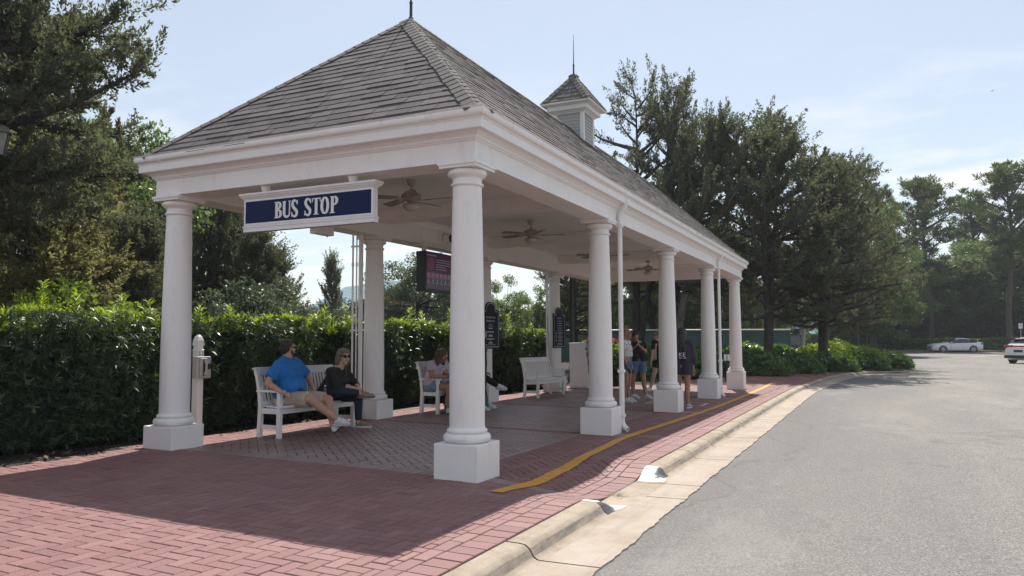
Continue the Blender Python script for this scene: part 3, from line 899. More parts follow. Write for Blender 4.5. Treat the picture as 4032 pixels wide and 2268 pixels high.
def arc(cx, cz, rx, rz, a0, a1, n=14): return [(cx+rx*math.cos(R(a0+(a1-a0)*i/n)), cz+rz*math.sin(R(a0+(a1-a0)*i/n))) for i in range(n+1)]
def modw(pts, thick, thin):
    out = []
    for i in range(len(pts)):
        a = pts[max(i-1,0)]; b = pts[min(i+1,len(pts)-1)]
        d = Vector((b[0]-a[0], b[1]-a[1])); d.normalize(); out.append(thin+(thick-thin)*abs(d.y)**1.4)
    return out
SE = Serif(); zb, zt = 0.103, 0.290; TH, TN = 0.036, 0.013; zm = (zb+zt)/2
def let_B(x, w=.105):
    SE.rect(x+.014, zb, x+.014+TH, zt); SE.rect(x, zb, x+.05, zb+.009); SE.rect(x, zt-.009, x+.05, zt)
    p = [(x+.04, zt-.006)] + arc(x+.055, (zt+zm)/2+.005, w-.074, (zt-zm)/2-.011, 90, -90) + [(x+.04, zm+.005)]; SE.stroke(p, modw(p, TH, TN))
    p = [(x+.04, zm+.005)] + arc(x+.058, (zb+zm)/2+.002, w-.070, (zm-zb)/2-.005, 90, -90) + [(x+.04, zb+.006)]; SE.stroke(p, modw(p, TH, TN))
def let_U(x, w=.125):
    SE.serif(x+.027, zt-.009, .056, 1); SE.serif(x+w-.018, zt-.009, .04, 1)
    p = [(x+.027, zt)] + [(x+.027, zb+.05)] + arc(x+w/2+.004, zb+.048, w/2-.023, .042, 180, 360) + [(x+w-.018, zt)]
    W = [TH, TH] + [TH*(1-.55*i/14) for i in range(15)] + [TN]; SE.stroke(p, W)
def let_S(x, w=.098):
    cx = x+w/2; q = (zt-zb)/4
    p = [(x+w-.012, zt-.042), (x+w-.022, zt-.018)] + arc(cx-.002, zt-q+.004, w/2-.02, q-.006, 60, 200, 10) + [(cx-.018, zm+.016), (cx+.012, zm-.014)] + arc(cx, zb+q-.004, w/2-.016, q-.006, 35, -120, 12) + [(x+.016, zb+.022), (x+.008, zb+.046)]
    W = []
    n = len(p)
    for i in range(n): t = i/(n-1); W.append(TN+(TH-TN)*max(0, math.sin(PI*t))**.8)
    SE.stroke(p, W); SE.rect(x+w-.016, zt-.052, x+w-.006, zt); SE.rect(x+.004, zb, x+.014, zb+.056)
def let_T(x, w=.125):
    c = x+w/2; SE.rect(c-TH/2, zb, c+TH/2, zt); SE.rect(c-.034, zb, c+.034, zb+.009); SE.rect(x+.004, zt-.011, x+w-.004, zt)
    SE.poly([(x, zt-.045), (x+.010, zt-.045), (x+.016, zt-.010), (x+.004, zt-.010)]); SE.poly([(x+w, zt-.045), (x+w-.010, zt-.045), (x+w-.016, zt-.010), (x+w-.004, zt-.010)])
def let_O(x, w=.122):
    p = arc(x+w/2, zm, w/2-.019, (zt-zb)/2-.005, 0, 360, 30); SE.stroke(p, modw(p, TH, TN))
def let_P(x, w=.108):
    SE.rect(x+.014, zb, x+.014+TH, zt); SE.rect(x-.002, zb, x+.066, zb+.009); SE.rect(x, zt-.009, x+.05, zt)
    p = [(x+.04, zt-.006)] + arc(x+.056, (zt+zm)/2-.002, w-.072, (zt-zm)/2-.004, 90, -90) + [(x+.04, zm-.008)]; SE.stroke(p, modw(p, TH, TN))
x = -0.455
for f, adv in ((let_B, .118), (let_U, .130), (let_S, .112), (None, .078), (let_S, .106), (let_T, .122), (let_O, .134), (let_P, .11)):
    if f: f(x)
    x += adv
SE.mb.build('lettering', M['sign_white'], sg)
for x in (-0.63, 0.62):
    mb = MB(); mb.lathe([(.028, .408), (.03, .43), (.045, .432), (.06, .494), (.0, .4945)], (x, -.064, 0), 18); mb.build('mounting_cup', M['white'], sg, smooth=40)

# electrical box under the rear beam
bx_ = thing('junction_box', 'small white metal box fixed under the rear beam near the sign', 'electrical box', (-4.12, 2.72, 3.02))
mb = MB(); mb.box(-.07, .07, -.21, .21, 0, .134); mb.build('box_body', M['white'], bx_, bevel=.008)
mb = MB(); mb.lathe([(.012, -.025), (.015, 0)], (0.02, .1, 0), 10); mb.box(-.03, .0, -.2115, -.2085, .07, .10); mb.build('cable_gland', M['grey_phone'], bx_)
# loudspeaker on the rear beam
sp = thing('wall_speaker', 'round white loudspeaker with dark mouth on the rear beam above the screen', 'loudspeaker', (-D+.197, 6.25, 3.35))
My = Matrix.Rotation(PI/2, 4, 'Y')
mb = MB(); mb.lathe([(.115, 0), (.12, .02), (.095, .12), (.085, .125)], n=24, M=My); mb.build('housing', M['white'], sp, smooth=40)
mb = MB(); mb.lathe([(.078, .124), (.085, .17), (.06, .19)], n=24, M=My); mb.build('mouth', M['black'], sp, smooth=40)

# information screen
tv = thing('information_screen', 'black hanging screen showing a dim purple bus timetable', 'screen', (-3.70, 5.12, 2.25))
mb = MB(); mb.box(-.20, 0.0, 0, 1.30, 0, .745); mb.build('casing', M['black'], tv, bevel=.008)
def emit_mat(name, col, st):
    m, nt, bs = mat_new(name)
    bs.inputs['Base Color'].default_value = (*[c*.3 for c in col], 1); bs.inputs['Roughness'].default_value = .25
    bs.inputs['Emission Color'].default_value = (*col, 1); bs.inputs['Emission Strength'].default_value = st
    return m
M['scr'] = emit_mat('screen_purple', (0.030, 0.009, 0.030), .3)
M['scr_pink'] = emit_mat('screen_pink', (0.115, 0.042, 0.095), .32)
M['scr_blue'] = emit_mat('screen_navy', (0.016, 0.016, 0.036), .3)
M['scr_text'] = emit_mat('screen_text', (0.16, 0.12, 0.16), .32)
M['scr_red'] = emit_mat('screen_red', (0.06, 0.012, 0.028), .5)
mb = MB(); mb.box(.0005, .004, .03, 1.27, .05, .715); scr = mb.build('display', M['scr'], tv)
mb = MB()
for k in range(8): mb.box(.0042, .0055, .045+k*.152, .185+k*.152, .245, .355)
mb.build('pink_tile', M['scr_pink'], scr)
mb = MB(); mb.box(.0042, .0055, .035, 1.265, .135, .24); mb.build('blue_strip', M['scr_blue'], scr)
mb = MB(); mb.lathe([(.11, .0042), (.11, .0056)], (0, .19, .52), 28, M=My); mb.build('round_emblem', M['scr_red'], scr)
mb = MB(); rr = random.Random(4)
mb.box(.006, .007, .05, .38, .665, .685)
for i in range(26):
    a = 2*PI*i/26; mb.box(.006, .007, .19+.115*math.cos(a)-.006, .19+.115*math.cos(a)+.006, .52+.115*math.sin(a)-.006, .52+.115*math.sin(a)+.006)
for k in range(8):
    for q in range(2): mb.box(.006, .007, .055+k*.152, .055+k*.152+rr.uniform(.07, .115), .32-q*.028, .331-q*.028)
    mb.box(.006, .007, .09+k*.152, .13+k*.152, .185, .225); mb.box(.006, .007, .06+k*.152, .16+k*.152, .150, .163)
for q in range(5): mb.box(.006, .007, .36, .36+rr.uniform(.3, .6), .60-q*.045, .613-q*.045)
mb.build('display_text', M['scr_text'], scr)
mb = MB()
for y in (.10, 1.2): mb.box(-.13, -.06, y-.03, y+.03, .745, .92)
mb.box(-.20, -.005, -.08, 1.38, .835, .85)
for y in (.05, .62, 1.25): mb.tube([(-.03, y, .74), (-.03, y, .84)], .008, 8)
mb.build('hanging_bracket', M['white'], tv)

# two arched notice boards on rear columns
def text_mesh(body, size, parent, name, mat, loc, rot, align='CENTER', sx=1.0):
    cu = bpy.data.curves.new(name, 'FONT'); cu.body = body; cu.size = size; cu.align_x = align; cu.extrude = 0.001; cu.resolution_u = 2
    o = bpy.data.objects.new(name, cu); COL.objects.link(o)
    dg = bpy.context.evaluated_depsgraph_get()
    me = bpy.data.meshes.new_from_object(o.evaluated_get(dg)); me.name = name
    bpy.data.objects.remove(o)
    p = link_mesh(name, me, mat, parent); p.location = loc; p.rotation_euler = rot; p.scale = (sx, 1, 1)
    return p
def board(loc, w, h, label, fill):
    t = thing('notice_board', label, 'notice board', loc, 0, 'arched notice boards on the rear columns')
    def outline(m):
        a = w/2 - m; r = w*.27
        P = [(-a, m), (a, m), (a, h-m)]
        P += [(r+.035-m*.4, h-m), (r+.0-m*.4, h+.02-m*.5)]
        P += [((r-m*.4)*math.cos(R(10+16*i)), h+.02-m*.5+(.155-m*.3)*math.sin(R(10+16*i))) for i in range(0, 11)]
        P += [(-r+m*.4, h+.02-m*.5), (-r-.035+m*.4, h-m), (-a, h-m)]
        return P
    Mx = Matrix(((0,0,1,0),(1,0,0,0),(0,1,0,0),(0,0,0,1)))
    mb = MB(); mb.prism(outline(0), 0, .03, Mx); mb.build('board', M['navy_board'], t)
    po, pi = outline(.03), outline(.045); n = len(po)
    mb = MB(); mb.add([Mx @ Vector((*p, .0315)) for p in po] + [Mx @ Vector((*p, .0315)) for p in pi], [(i, (i+1)%n, n+(i+1)%n, n+i) for i in range(n)])
    mb.build('border_line', M['pale_text'], t)
    fill(t, w, h)
    mb = MB(); mb.box(-.05, -.001, -.12, .12, .12, h-.1); mb.build('bracket', M['white'], t)
    return t
RT = (PI/2, 0, PI/2)
def lines(t, spec):
    mb = MB(); rr = random.Random(9)
    for (yc, z, wid, hh, wordy) in spec:
        y = yc - wid/2
        while y < yc + wid/2 - .01:
            L = min(rr.uniform(.03, .08) if wordy else wid, yc+wid/2-y)
            mb.box(.0305, .0325, y, y+L-(.008 if wordy else 0), z-hh/2, z+hh/2); y += L
    mb.build('small_print', M['pale_text'], t)
def fill1(t, w, h):
    text_mesh('WALT DISNEY WORLD', .062, t, 'lettering', M['pale_text'], (.0305, 0, h-.19), RT, sx=.72)
    text_mesh('TRANSPORTATION', .062, t, 'lettering', M['pale_text'], (.0305, 0, h-.27), RT, sx=.72)
    lines(t, [(0, h-.335, .16, .016, 1), (0, h-.365, .27, .005, 0), (0, h-.41, .21, .026, 1), (0, h-.49, .34, .026, 1), (0, h-.575, .20, .026, 1), (0, h-.655, .20, .026, 1), (0, h-.735, .22, .026, 1),
              (0, .335-.03, .17, .018, 1), (0, .285-.02, .27, .005, 0), (0, .215, .38, .026, 1), (0, .15, .08, .022, 1), (0, .085, .5, .012, 1)])
def fill2(t, w, h):
    text_mesh('TRANSPORTATION', .05, t, 'lettering', M['pale_text'], (.0305, 0, h-.14), RT, sx=.7)
    sp = [(0.03, h-.20-.062*i, .32, .013, 1) for i in range(5)]
    sp += [(.05, h-.50-.035*i, .40-.1*(i % 3), .012, 1) for i in range(8)] + [(.03, .12, .38, .014, 1), (.03, .085, .40, .014, 1)]
    lines(t, sp)
    mb = MB()
    for z in (h-.51, h-.60, h-.70): mb.tube([(.032, -.24, z-.03), (.032, -.25, z), (.032, -.23, z+.025)], .006, 6); mb.lathe([(.018, -.001), (.018, .001)], (.032, -.235, z-.035), 10, M=My)
    mb.build('pictogram', M['pale_text'], t)
board((-3.955, 8.20, 1.14), .83, .86, 'tall navy board headed WALT DISNEY WORLD TRANSPORTATION on the third rear column', fill1)
board((-3.955, 12.28, 1.10), .83, .92, 'navy board with rows of small print and pictograms on the fourth rear column', fill2)

# telephone post by the hedge
ph = thing('telephone_post', 'white wooden post with ball top carrying a grey wall telephone', 'telephone', (-4.72, 0.875, gz(-4.72, .9)))
mb = MB(); mb.box(-.050, .050, -.050, .050, -.1, 1.17)
for z0, z1, a, b in ((1.17, 1.18, .052, .055), (1.18, 1.19, .055, .044), (1.19, 1.225, .044, .044), (1.225, 1.25, .044, .055), (1.25, 1.31, .055, .050), (1.31, 1.36, .050, .034), (1.36, 1.39, .034, .012)):
    mb.add([(-a,-a,z0),(a,-a,z0),(a,a,z0),(-a,a,z0),(-b,-b,z1),(b,-b,z1),(b,b,z1),(-b,b,z1)], [(0,1,5,4),(1,2,6,5),(2,3,7,6),(3,0,4,7),(4,5,6,7)])
mb.build('post', M['white'], ph)
mb = MB(); mb.box(.06, .16, -.155, .085, .79, 1.09); shell = mb.build('phone_shell', M['grey_phone'], ph, bevel=.012)
mb = MB(); mb.box(.16, .185, -.115, -.0, .81, 1.07); mb.build('cradle', M['grey_phone'], shell, bevel=.014)
mb = MB(); mb.box(.1855, .19, -.078, -.038, .83, 1.05); mb.build('handset_well', M['black'], shell)
mb = MB(); mb.tube([(.2, -.05, .84), (.205, -.05, .86), (.215, -.05, .90), (.215, -.05, .98), (.205, -.05, 1.02), (.2, -.05, 1.04)], [.022, .02, .012, .012, .02, .022], 8); mb.build('handset', M['grey_phone'], shell, smooth=50)
mb = MB(); mb.box(.1605, .163, .025, .075, .915, .99); mb.build('card_window', M['black'], shell)
mb = MB(); mb.box(.0505, .0525, -.046, .046, 1.095, 1.17)
pl = mb.build('number_card', M['sign_white'], ph)
mb = MB()
for k in range(6): mb.box(.0528, .0535, -.04, -.04+(.03 if k > 1 else .075), 1.104+.0105*k, 1.109+.0105*k); mb.box(.0528, .0535, .02, .04, 1.104+.0105*k, 1.109+.0105*k)
mb.build('card_print', M['black'], pl)

# white cabinet and planters at the far end
cab = thing('white_cabinet', 'tall white panelled cabinet standing behind the empty bench', 'cabinet', (-4.07, 14.42, gz(-4.07, 14.4)))
mb = MB(); mb.box(-.285, .285, -.28, .28, 0, 1.27); mb.build('carcass', M['bench'], cab, bevel=.006)
mb = MB(); mb.box(-.305, .305, -.30, .30, 1.272, 1.315); mb.build('lid', M['bench'], cab, bevel=.006)
mb = MB()
for x0, x1, z0, z1 in ((-.285, .285, .03, .11), (-.285, .285, 1.17, 1.265), (-.285, -.235, .1105, 1.1695), (.235, .285, .1105, 1.1695)): mb.box(x0, x1, -.296, -.2805, z0, z1)
mb.build('panel_frame', M['bench'], cab)
mb = MB(); mb.box(.2855, .30, -.24, .24, .1, 1.2); dr = mb.build('door', M['bench'], cab)
mb = MB()
for z in (.45, .82): mb.tube([(.305, -.25, z), (.312, -.19, z)], .012, 8)
mb.build('hinge', M['iron'], dr)
# ---------------------------------------------------------------- benches
def bench_proto():
    t = thing('park_bench', 'x', 'bench', (0, 0, 0), 0, 'white wooden benches in the shelter')
    L = 0.81; B = M['bench']
    for sy in (-1, 1):
        mb = MB(); mb.box(.145, .205, sy*L-.029, sy*L+.029, 0, .615); mb.build('leg', B, t, bevel=.004)
        mb = MB(); y0, y1 = sy*L-.029, sy*L+.029
        P = [(-.205, 0, .06), (-.190, .25, .058), (-.185, .43, .058), (-.205, .62, .052), (-.245, .80, .046), (-.285, .925, .04)]
        vs = []; fs = []
        for x, z, w in P: vs += [(x, y0, z), (x+w, y0, z), (x+w, y1, z), (x, y1, z)]
        for i in range(len(P)-1):
            for k in range(4): fs.append((i*4+k, i*4+(k+1)%4, i*4+4+(k+1)%4, i*4+4+k))
        fs += [(3,2,1,0), tuple(len(vs)-4+k for k in range(4))]
        mb.add(vs, fs); mb.build('leg', B, t, bevel=.003)
        mb = MB(); mb.box(-.215, .235, sy*L-.042, sy*L+.042, .617, .647); mb.build('armrest', B, t, bevel=.006)
        mb = MB(); mb.box(-.13, .1445, sy*L-.016, sy*L+.016, .115, .175); mb.build('stretcher', B, t, bevel=.003)
    mb = MB()
    for k in range(6):
        x = -.15+.064*k; z = .418 - .018*math.sin(PI*(k+.6)/6.2)
        mb.box(x, x+.056, -L+.03, L-.03, z, z+.022)
    mb.box(.208, .232, -L-.03, L+.03, .405, .43)
    mb.build('seat', B, t, bevel=.004)
    mb = MB(); mb.box(.16, .19, -L+.0295, L-.0295, .325, .398); mb.box(-.16, -.135, -L+.0295, L-.0295, .325, .398)
    for sy in (-1, 1): mb.box(-.1345, .144, sy*L-.014, sy*L+.014, .325, .398)
    mb.build('apron', B, t, bevel=.003)
    mb = MB(); n = 22
    for i in range(n):
        y = -L+.055 + (2*L-.11)*(i+.5)/n
        mb.bar((-.158, y, .475), (-.248, y, .845), .034, .016, (1, 0, 0))
    mb.build('back_slats', B, t, bevel=.002)
    mb = MB(); mb.bar((-.262, -L-.02, .885), (-.262, L+.02, .885), .045, .085, (-.25, 0, 1)); mb.bar((-.280, -L-.03, .938), (-.280, L+.03, .938), .062, .022, (-.25, 0, 1)); mb.build('top_rail', B, t, bevel=.005)
    mb = MB(); mb.bar((-.152, -L+.03, .462), (-.152, L-.03, .462), .032, .05, (-.2, 0, 1)); mb.build('lower_rail', B, t, bevel=.003)
    return t
bp = bench_proto()
for i, (x, y, lab) in enumerate(((-3.768, 2.06, 'white slatted bench with the man in blue and the woman in black'), (-3.70, 6.09, 'white slatted bench with girls on it, half hidden by the near column'), (-3.675, 10.63, 'empty white slatted bench'))):
    o = bp if i == 0 else copy_tree(bp)
    o.location = (x, y, gz(x, y) - .004); o['label'] = lab
    o.rotation_euler = (math.atan2(gz(x, y+.8)-gz(x, y-.8), 1.6), 0, 0)

# ---------------------------------------------------------------- people
class Blob:
    """overlapping tapered limbs fused into one continuous skin"""
    def __init__(s): s.mb = MB()
    def cap(s, a, b, ra, rb, n=14, flat=(False, False)):
        a = Vector(a); b = Vector(b); d = b - a; L = d.length
        if L < 1e-5: d = Vector((0, 0, 1)); L = 1e-5
        q = d.to_track_quat('Z', 'Y').to_matrix().to_4x4(); q.translation = a
        pr = []
        if flat[0]: pr += [(.0005, 0)]
        else: pr += [(max(.0005, ra*math.cos(t)), ra*math.sin(t)) for t in [-PI/2+PI/2*i/5 for i in range(5)]]
        pr += [(ra, 0), (rb, L)]
        if flat[1]: pr += [(.0005, L)]
        else: pr += [(max(.0005, rb*math.cos(t)), L+rb*math.sin(t)) for t in [PI/2*(i+1)/5 for i in range(5)]]
        s.mb.lathe(pr, n=n, M=q)
        return s
    def ell(s, c, r, Mx=None, n=18):
        S = Matrix.Diagonal((*r, 1)); Mt = Matrix.Translation(c) @ (Mx or Matrix.Identity(4)) @ S
        s.mb.lathe([(max(.001, math.cos(t)), math.sin(t)) for t in [-PI/2+PI*i/12 for i in range(13)]], n=n, M=Mt)
        return s
    def build(s, name, mat, parent, off, voxel=.01, smooth=3):
        me = bpy.data.meshes.new(name); me.from_pydata([tuple(Vector(v) - off) for v in s.mb.v], [], s.mb.f)
        o = bpy.data.objects.new(name, me); COL.objects.link(o)
        m = o.modifiers.new('r', 'REMESH'); m.mode = 'VOXEL'; m.voxel_size = voxel
        if smooth:
            m2 = o.modifiers.new('s', 'SMOOTH'); m2.factor = .5; m2.iterations = smooth
        dg = bpy.context.evaluated_depsgraph_get()
        r = bpy.data.meshes.new_from_object(o.evaluated_get(dg)); r.name = name
        bpy.data.objects.remove(o); bpy.data.meshes.remove(me)
        return link_mesh(name, r, mat, parent, 180)

def skin_mat(name, col):
    m, nt, bs = mat_new(name)
    f = noise(nt, coords(nt), 12, 4)
    nt.links.new(ramp(nt, f, [(.3, tuple(c*.9 for c in col)), (.7, tuple(min(1, c*1.08) for c in col))]), bs.inputs['Base Color'])
    bs.inputs['Roughness'].default_value = .5
    bs.inputs['Subsurface Weight'].default_value = .12; bs.inputs['Subsurface Radius'].default_value = (.012, .005, .003)
    return m
def cloth(name, col, rough=.8, fold=.5):
    m, nt, bs = mat_new(name)
    v = coords(nt); f = noise(nt, v, 9, 5, .6)
    nt.links.new(ramp(nt, f, [(.3, tuple(c*.82 for c in col)), (.7, tuple(min(1, c*1.12) for c in col))]), bs.inputs['Base Color'])
    bs.inputs['Roughness'].default_value = rough
    bump(nt, bs, noise(nt, coords(nt, (1, 1, 2.2)), 11, 3, .5), fold, .03)
    return m
def hair_mat(name, a, b):
    m, nt, bs = mat_new(name)
    f = noise(nt, coords(nt, (34, 34, 5)), 2.5, 5, .7)
    nt.links.new(ramp(nt, f, [(.32, a), (.68, b)]), bs.inputs['Base Color']); bs.inputs['Roughness'].default_value = .48
    bump(nt, bs, f, .8, .02)
    return m
def pattern_mat(name, stops, scale):
    m, nt, bs = mat_new(name)
    vo = nd(nt, 'ShaderNodeTexVoronoi'); vo.inputs['Scale'].default_value = scale; nt.links.new(coords(nt), vo.inputs['Vector'])
    sep = nd(nt, 'ShaderNodeSeparateColor'); nt.links.new(vo.outputs['Color'], sep.inputs[0])
    nt.links.new(ramp(nt, sep.outputs[0], stops), bs.inputs['Base Color']); bs.inputs['Roughness'].default_value = .8
    return m
SK1 = skin_mat('fair_skin', (.50, .29, .21)); SK2 = skin_mat('tanned_skin', (.36, .19, .125)); SK3 = skin_mat('pale_skin', (.56, .35, .27))
LIP = plain('lips', (.38, .13, .11), .45); EYE = plain('eye_dark', (.03, .02, .018), .3); SHADE = glass_dark('sunglass_lens', (.012, .011, .012))
SHOE = plain('white_trainer', (.66, .66, .68), .6, .12, 25, .3, 90); SOLE_W = plain('white_rubber', (.62, .62, .62), .6); SOLE_B = plain('black_rubber', (.03, .03, .032), .7)

def V3(p): return Vector(p)
def person(label, J, skin, look, tilt=0.0, fat=1.0, voxel=.0085, group=None, hands=True, face=True, feet=False, headless=False):
    """J: world joints. look: horizontal facing of the head; tilt > 0 looks down"""
    J = {k: V3(v) for k, v in J.items()}
    root = V3(((J['hipL']+J['hipR'])/2).to_tuple()); root.z = J.get('ground', V3((0,0,gz(root.x, root.y)))).z
    t = thing('person', label, 'person', root, 0, group)
    b = Blob(); k = fat
    up = V3((0, 0, 1)); F = V3((*look, 0)).normalized(); Lf = up.cross(F)
    F2 = (F*math.cos(tilt) - up*math.sin(tilt)); U2 = (up*math.cos(tilt) + F*math.sin(tilt))
    H = J['head']
    def hp(f, l, u): return H + F2*f + Lf*l + U2*u
    b.ell(hp(-.012, 0, .03), (.078, .094, .088), Matrix((( *Lf, 0), (*F2, 0), (*U2, 0), (0,0,0,1))).transposed())
    b.cap(hp(.03, 0, -.01), hp(.052, 0, -.085), .062, .036)
    b.cap(hp(.055, .02, -.055), hp(.055, -.02, -.055), .030, .030)
    b.cap(hp(.088, 0, .022), hp(.104, 0, -.020), .010, .014); b.cap(hp(.07, .032, .038), hp(.07, -.032, .038), .018, .018)
    b.cap(hp(.085, .018, -.052), hp(.085, -.018, -.052), .010, .010)
    for sd in (1, -1): b.ell(hp(-.008, sd*.080, -.005), (.012, .02, .032), Matrix(((*Lf, 0), (*F2, 0), (*U2, 0), (0,0,0,1))).transposed()); b.ell(hp(.056, sd*.038, -.02), (.026, .026, .026))
    b.cap(J['neck']-V3((0,0,.03)), H+V3((0,0,-.04)), .062*k**.5, .056*k**.5)
    shc = (J['shL']+J['shR'])/2; hipc = (J['hipL']+J['hipR'])/2
    b.cap(J['shL'], J['shR'], .055, .055); b.cap(J['neck'], J['shL'], .055, .05); b.cap(J['neck'], J['shR'], .055, .05)
    for f in (-.07, .07):
        ax = (J['shL']-J['shR']).normalized()
        b.cap(hipc+ax*f*1.05, shc+ax*f*1.25-V3((0,0,.09)), .105*k, .105*k**.8)
    b.cap(J['hipL'], J['hipR'], .098*k, .098*k)
    for s in 'LR':
        if 'el'+s in J:
            b.cap(J['sh'+s], J['el'+s], .050*k**.7, .038*k**.6); m = J['el'+s]*.7+J['wr'+s]*.3
            b.cap(J['el'+s], m, .038*k**.6, .040*k**.5); b.cap(m, J['wr'+s], .040*k**.5, .026)
            if hands:
                d = (J.get('hd'+s, J['wr'+s]*2-J['el'+s])-J['wr'+s]).normalized()
                pn = J.get('pn'+s, V3((0, 0, -1))); pn = (pn-d*pn.dot(d)).normalized(); ac = d.cross(pn)
                w = J['wr'+s]
                for q in (-.026, -.009, .009, .026): b.cap(w+d*.015+ac*q*.7, w+d*.085+ac*q, .014, .0125)
                cl = J.get('curl', .5) if isinstance(J.get('curl', .5), float) else .5
                for i, (q, ln) in enumerate(((-.030, .062), (-.010, .075), (.010, .070), (.029, .055))):
                    p0 = w+d*.085+ac*q; p1 = p0+(d*math.cos(cl)+pn*math.sin(cl))*ln*.5; p2 = p1+(d*math.cos(cl*2.2)+pn*math.sin(cl*2.2))*ln*.5
                    b.cap(p0, p1, .0105, .0098); b.cap(p1, p2, .0098, .0088)
                th = ac*(1 if (s == 'L') else -1)*J.get('thumb', V3((1,0,0))).x
                b.cap(w+d*.025+th*.026, w+d*.06+th*.050+pn*.012, .014, .0115); b.cap(w+d*.06+th*.050+pn*.012, w+d*.092+th*.052+pn*.024, .0115, .0095)
        if 'kn'+s in J:
            b.cap(J['hip'+s], J['kn'+s], .086*k, .057*k**.6)
            m = J['kn'+s]*.68+J['an'+s]*.32; bk = (J['kn'+s]-J['an'+s]).normalized()
            tw = (J['to'+s]-J['an'+s]).normalized() if 'to'+s in J else V3((1,0,0))
            b.cap(J['kn'+s], m-tw*.016, .055*k**.6, .056*k**.6); b.cap(m-tw*.016, J['an'+s], .055*k**.6, .036*k**.4)
            if feet: b.cap(J['an'+s]+V3((0,0,-.02)), J['to'+s], .036, .022)
    b.build('body', skin, t, root, voxel)
    if face:
        mb = MB()
        e = Blob()
        for sd in (1, -1):
            e = Blob(); e.ell(hp(.0775, sd*.032, .014), (.0125, .0125, .009)); me = e.mb
            me.v = [tuple(V3(v)-root) for v in me.v]; me.build('eye', EYE, t, 60)
        e = Blob(); e.ell(hp(.0915, 0, -.050), (.020, .020, .007)); e.mb.v = [tuple(V3(v)-root) for v in e.mb.v]; e.mb.build('mouth', LIP, t, 60)
    t['_r'] = 0; del t['_r']
    return t, root, J, hp, (F, Lf, up)

def shades(t, root, hp):
    for sd in (1, -1):
        b = Blob(); b.ell(hp(.093, sd*.034, .016), (.030, .030, .021)); b.mb.v = [tuple(V3(v)-root) for v in b.mb.v]
        b.mb.build('sunglass_lens', SHADE, t, 60)
    mb = MB(); mb.tube([hp(.09, .06, .022)-root, hp(.0, .09, .018)-root], .006, 6); mb.tube([hp(.09, -.06, .022)-root, hp(.0, -.09, .018)-root], .006, 6); mb.tube([hp(.108, .02, .022)-root, hp(.108, -.02, .022)-root], .006, 6)
    mb.build('sunglass_frame', M['black'], t)
def shoe(t, root, an, to, mat=SHOE, sole=SOLE_W, w=1.0, up=(0,0,1)):
    an = V3(an); to = V3(to); d = (to-an); d = (d - V3(up)*d.dot(V3(up))).normalized(); upv = V3(up)
    base = an - upv*.065*1.0
    b = Blob(); heel = base - d*.045
    tip = heel + d*.255
    ac = d.cross(upv)
    b.cap(heel+d*.03+upv*.045, an+upv*.0, .040*w, .043*w)
    b.cap(heel+d*.035+upv*.036, heel+d*.13+upv*.036, .038*w, .040*w)
    for q in (-.016, .016): b.cap(heel+d*.11+ac*q+upv*.034, tip-d*.04+ac*q*.8+upv*.026, .034*w, .024*w)
    b.cap(an+upv*.01, heel+d*.15+upv*.055, .038*w, .028*w)
    b.build('shoe', mat, t, root, .009, 2)
    mb = MB(); P = []
    for i in range(16):
        a = 2*PI*i/16; P.append(heel+d*(.12+.135*math.cos(a))+ac*(.040+.006*math.cos(a))*math.sin(a))
    n = len(P)
    mb.add([p-root+upv*.016 for p in P]+[p-root-upv*.008 for p in P], [tuple(reversed(range(n))), tuple(range(n, 2*n))]+[(i, (i+1)%n, n+(i+1)%n, n+i) for i in range(n)])
    mb.build('shoe_sole', sole, t, 40, recalc=True)

def garment(t, root, name, mat, f, voxel=.011, smooth=3):
    b = Blob(); f(b); return b.build(name, mat, t, root, voxel, smooth)

# man in the blue polo
LB = [('shL', (-3.80, 1.83, 1.025)), ('shR', (-3.77, 1.395, 1.00))]
man, r0, J, hp, ax = person('seated heavy-set man in a bright blue polo shirt, beige shorts and dark glasses', dict(LB, head=(-3.79, 1.625, 1.245), neck=(-3.80, 1.61, 1.09),
    elR=(-3.79, 1.225, .775), wrR=(-3.53, 1.235, .655), hdR=(-3.42, 1.30, .63), pnR=(.2, .3, -1), elL=(-3.76, 2.03, .80), wrL=(-3.60, 1.99, .60), hdL=(-3.5, 1.97, .55),
    hipR=(-3.78, 1.53, .535), hipL=(-3.76, 1.78, .535), knR=(-3.32, 1.58, .545), knL=(-3.29, 1.90, .515), anR=(-3.00, 1.755, .255), toR=(-2.93, 1.93, .23), anL=(-3.09, 1.785, .145), toL=(-2.98, 1.95, .19), ground=(0, 0, gz(-3.77, 1.65))), SK1, (.35, .94), fat=1.32)
def f(b):
    b.cap((-3.77, 1.415, .985), (-3.79, 1.275, .83), .088, .092, flat=(0, 1)); b.cap((-3.80, 1.81, 1.01), (-3.77, 1.97, .86), .088, .09, flat=(0, 1))
    b.cap(J['shR']+V3((0,.03,-.03)), J['shL']+V3((0,-.03,-.03)), .105, .105); b.cap((-3.80, 1.50, .90), (-3.80, 1.74, .92), .165, .165); b.cap((-3.785, 1.51, .965), (-3.785, 1.72, .975), .150, .150)
    b.ell((-3.735, 1.63, .74), (.205, .225, .165)); b.ell((-3.69, 1.62, .70), (.185, .20, .135)); b.cap((-3.76, 1.52, .62), (-3.75, 1.77, .62), .15, .15)
    b.cap((-3.80, 1.615, 1.02), (-3.795, 1.62, 1.085), .095, .082, flat=(0, 1))
garment(man, r0, 'polo_shirt', cloth('blue_polo_cloth', (.012, .16, .48), .75, .45), f)
def f(b):
    b.cap((-3.795, 1.60, 1.068), (-3.785, 1.615, 1.112), .098, .100, flat=(1, 1))
garment(man, r0, 'shirt_collar', cloth('blue_collar_cloth', (.012, .15, .45)), f, .01, 1)
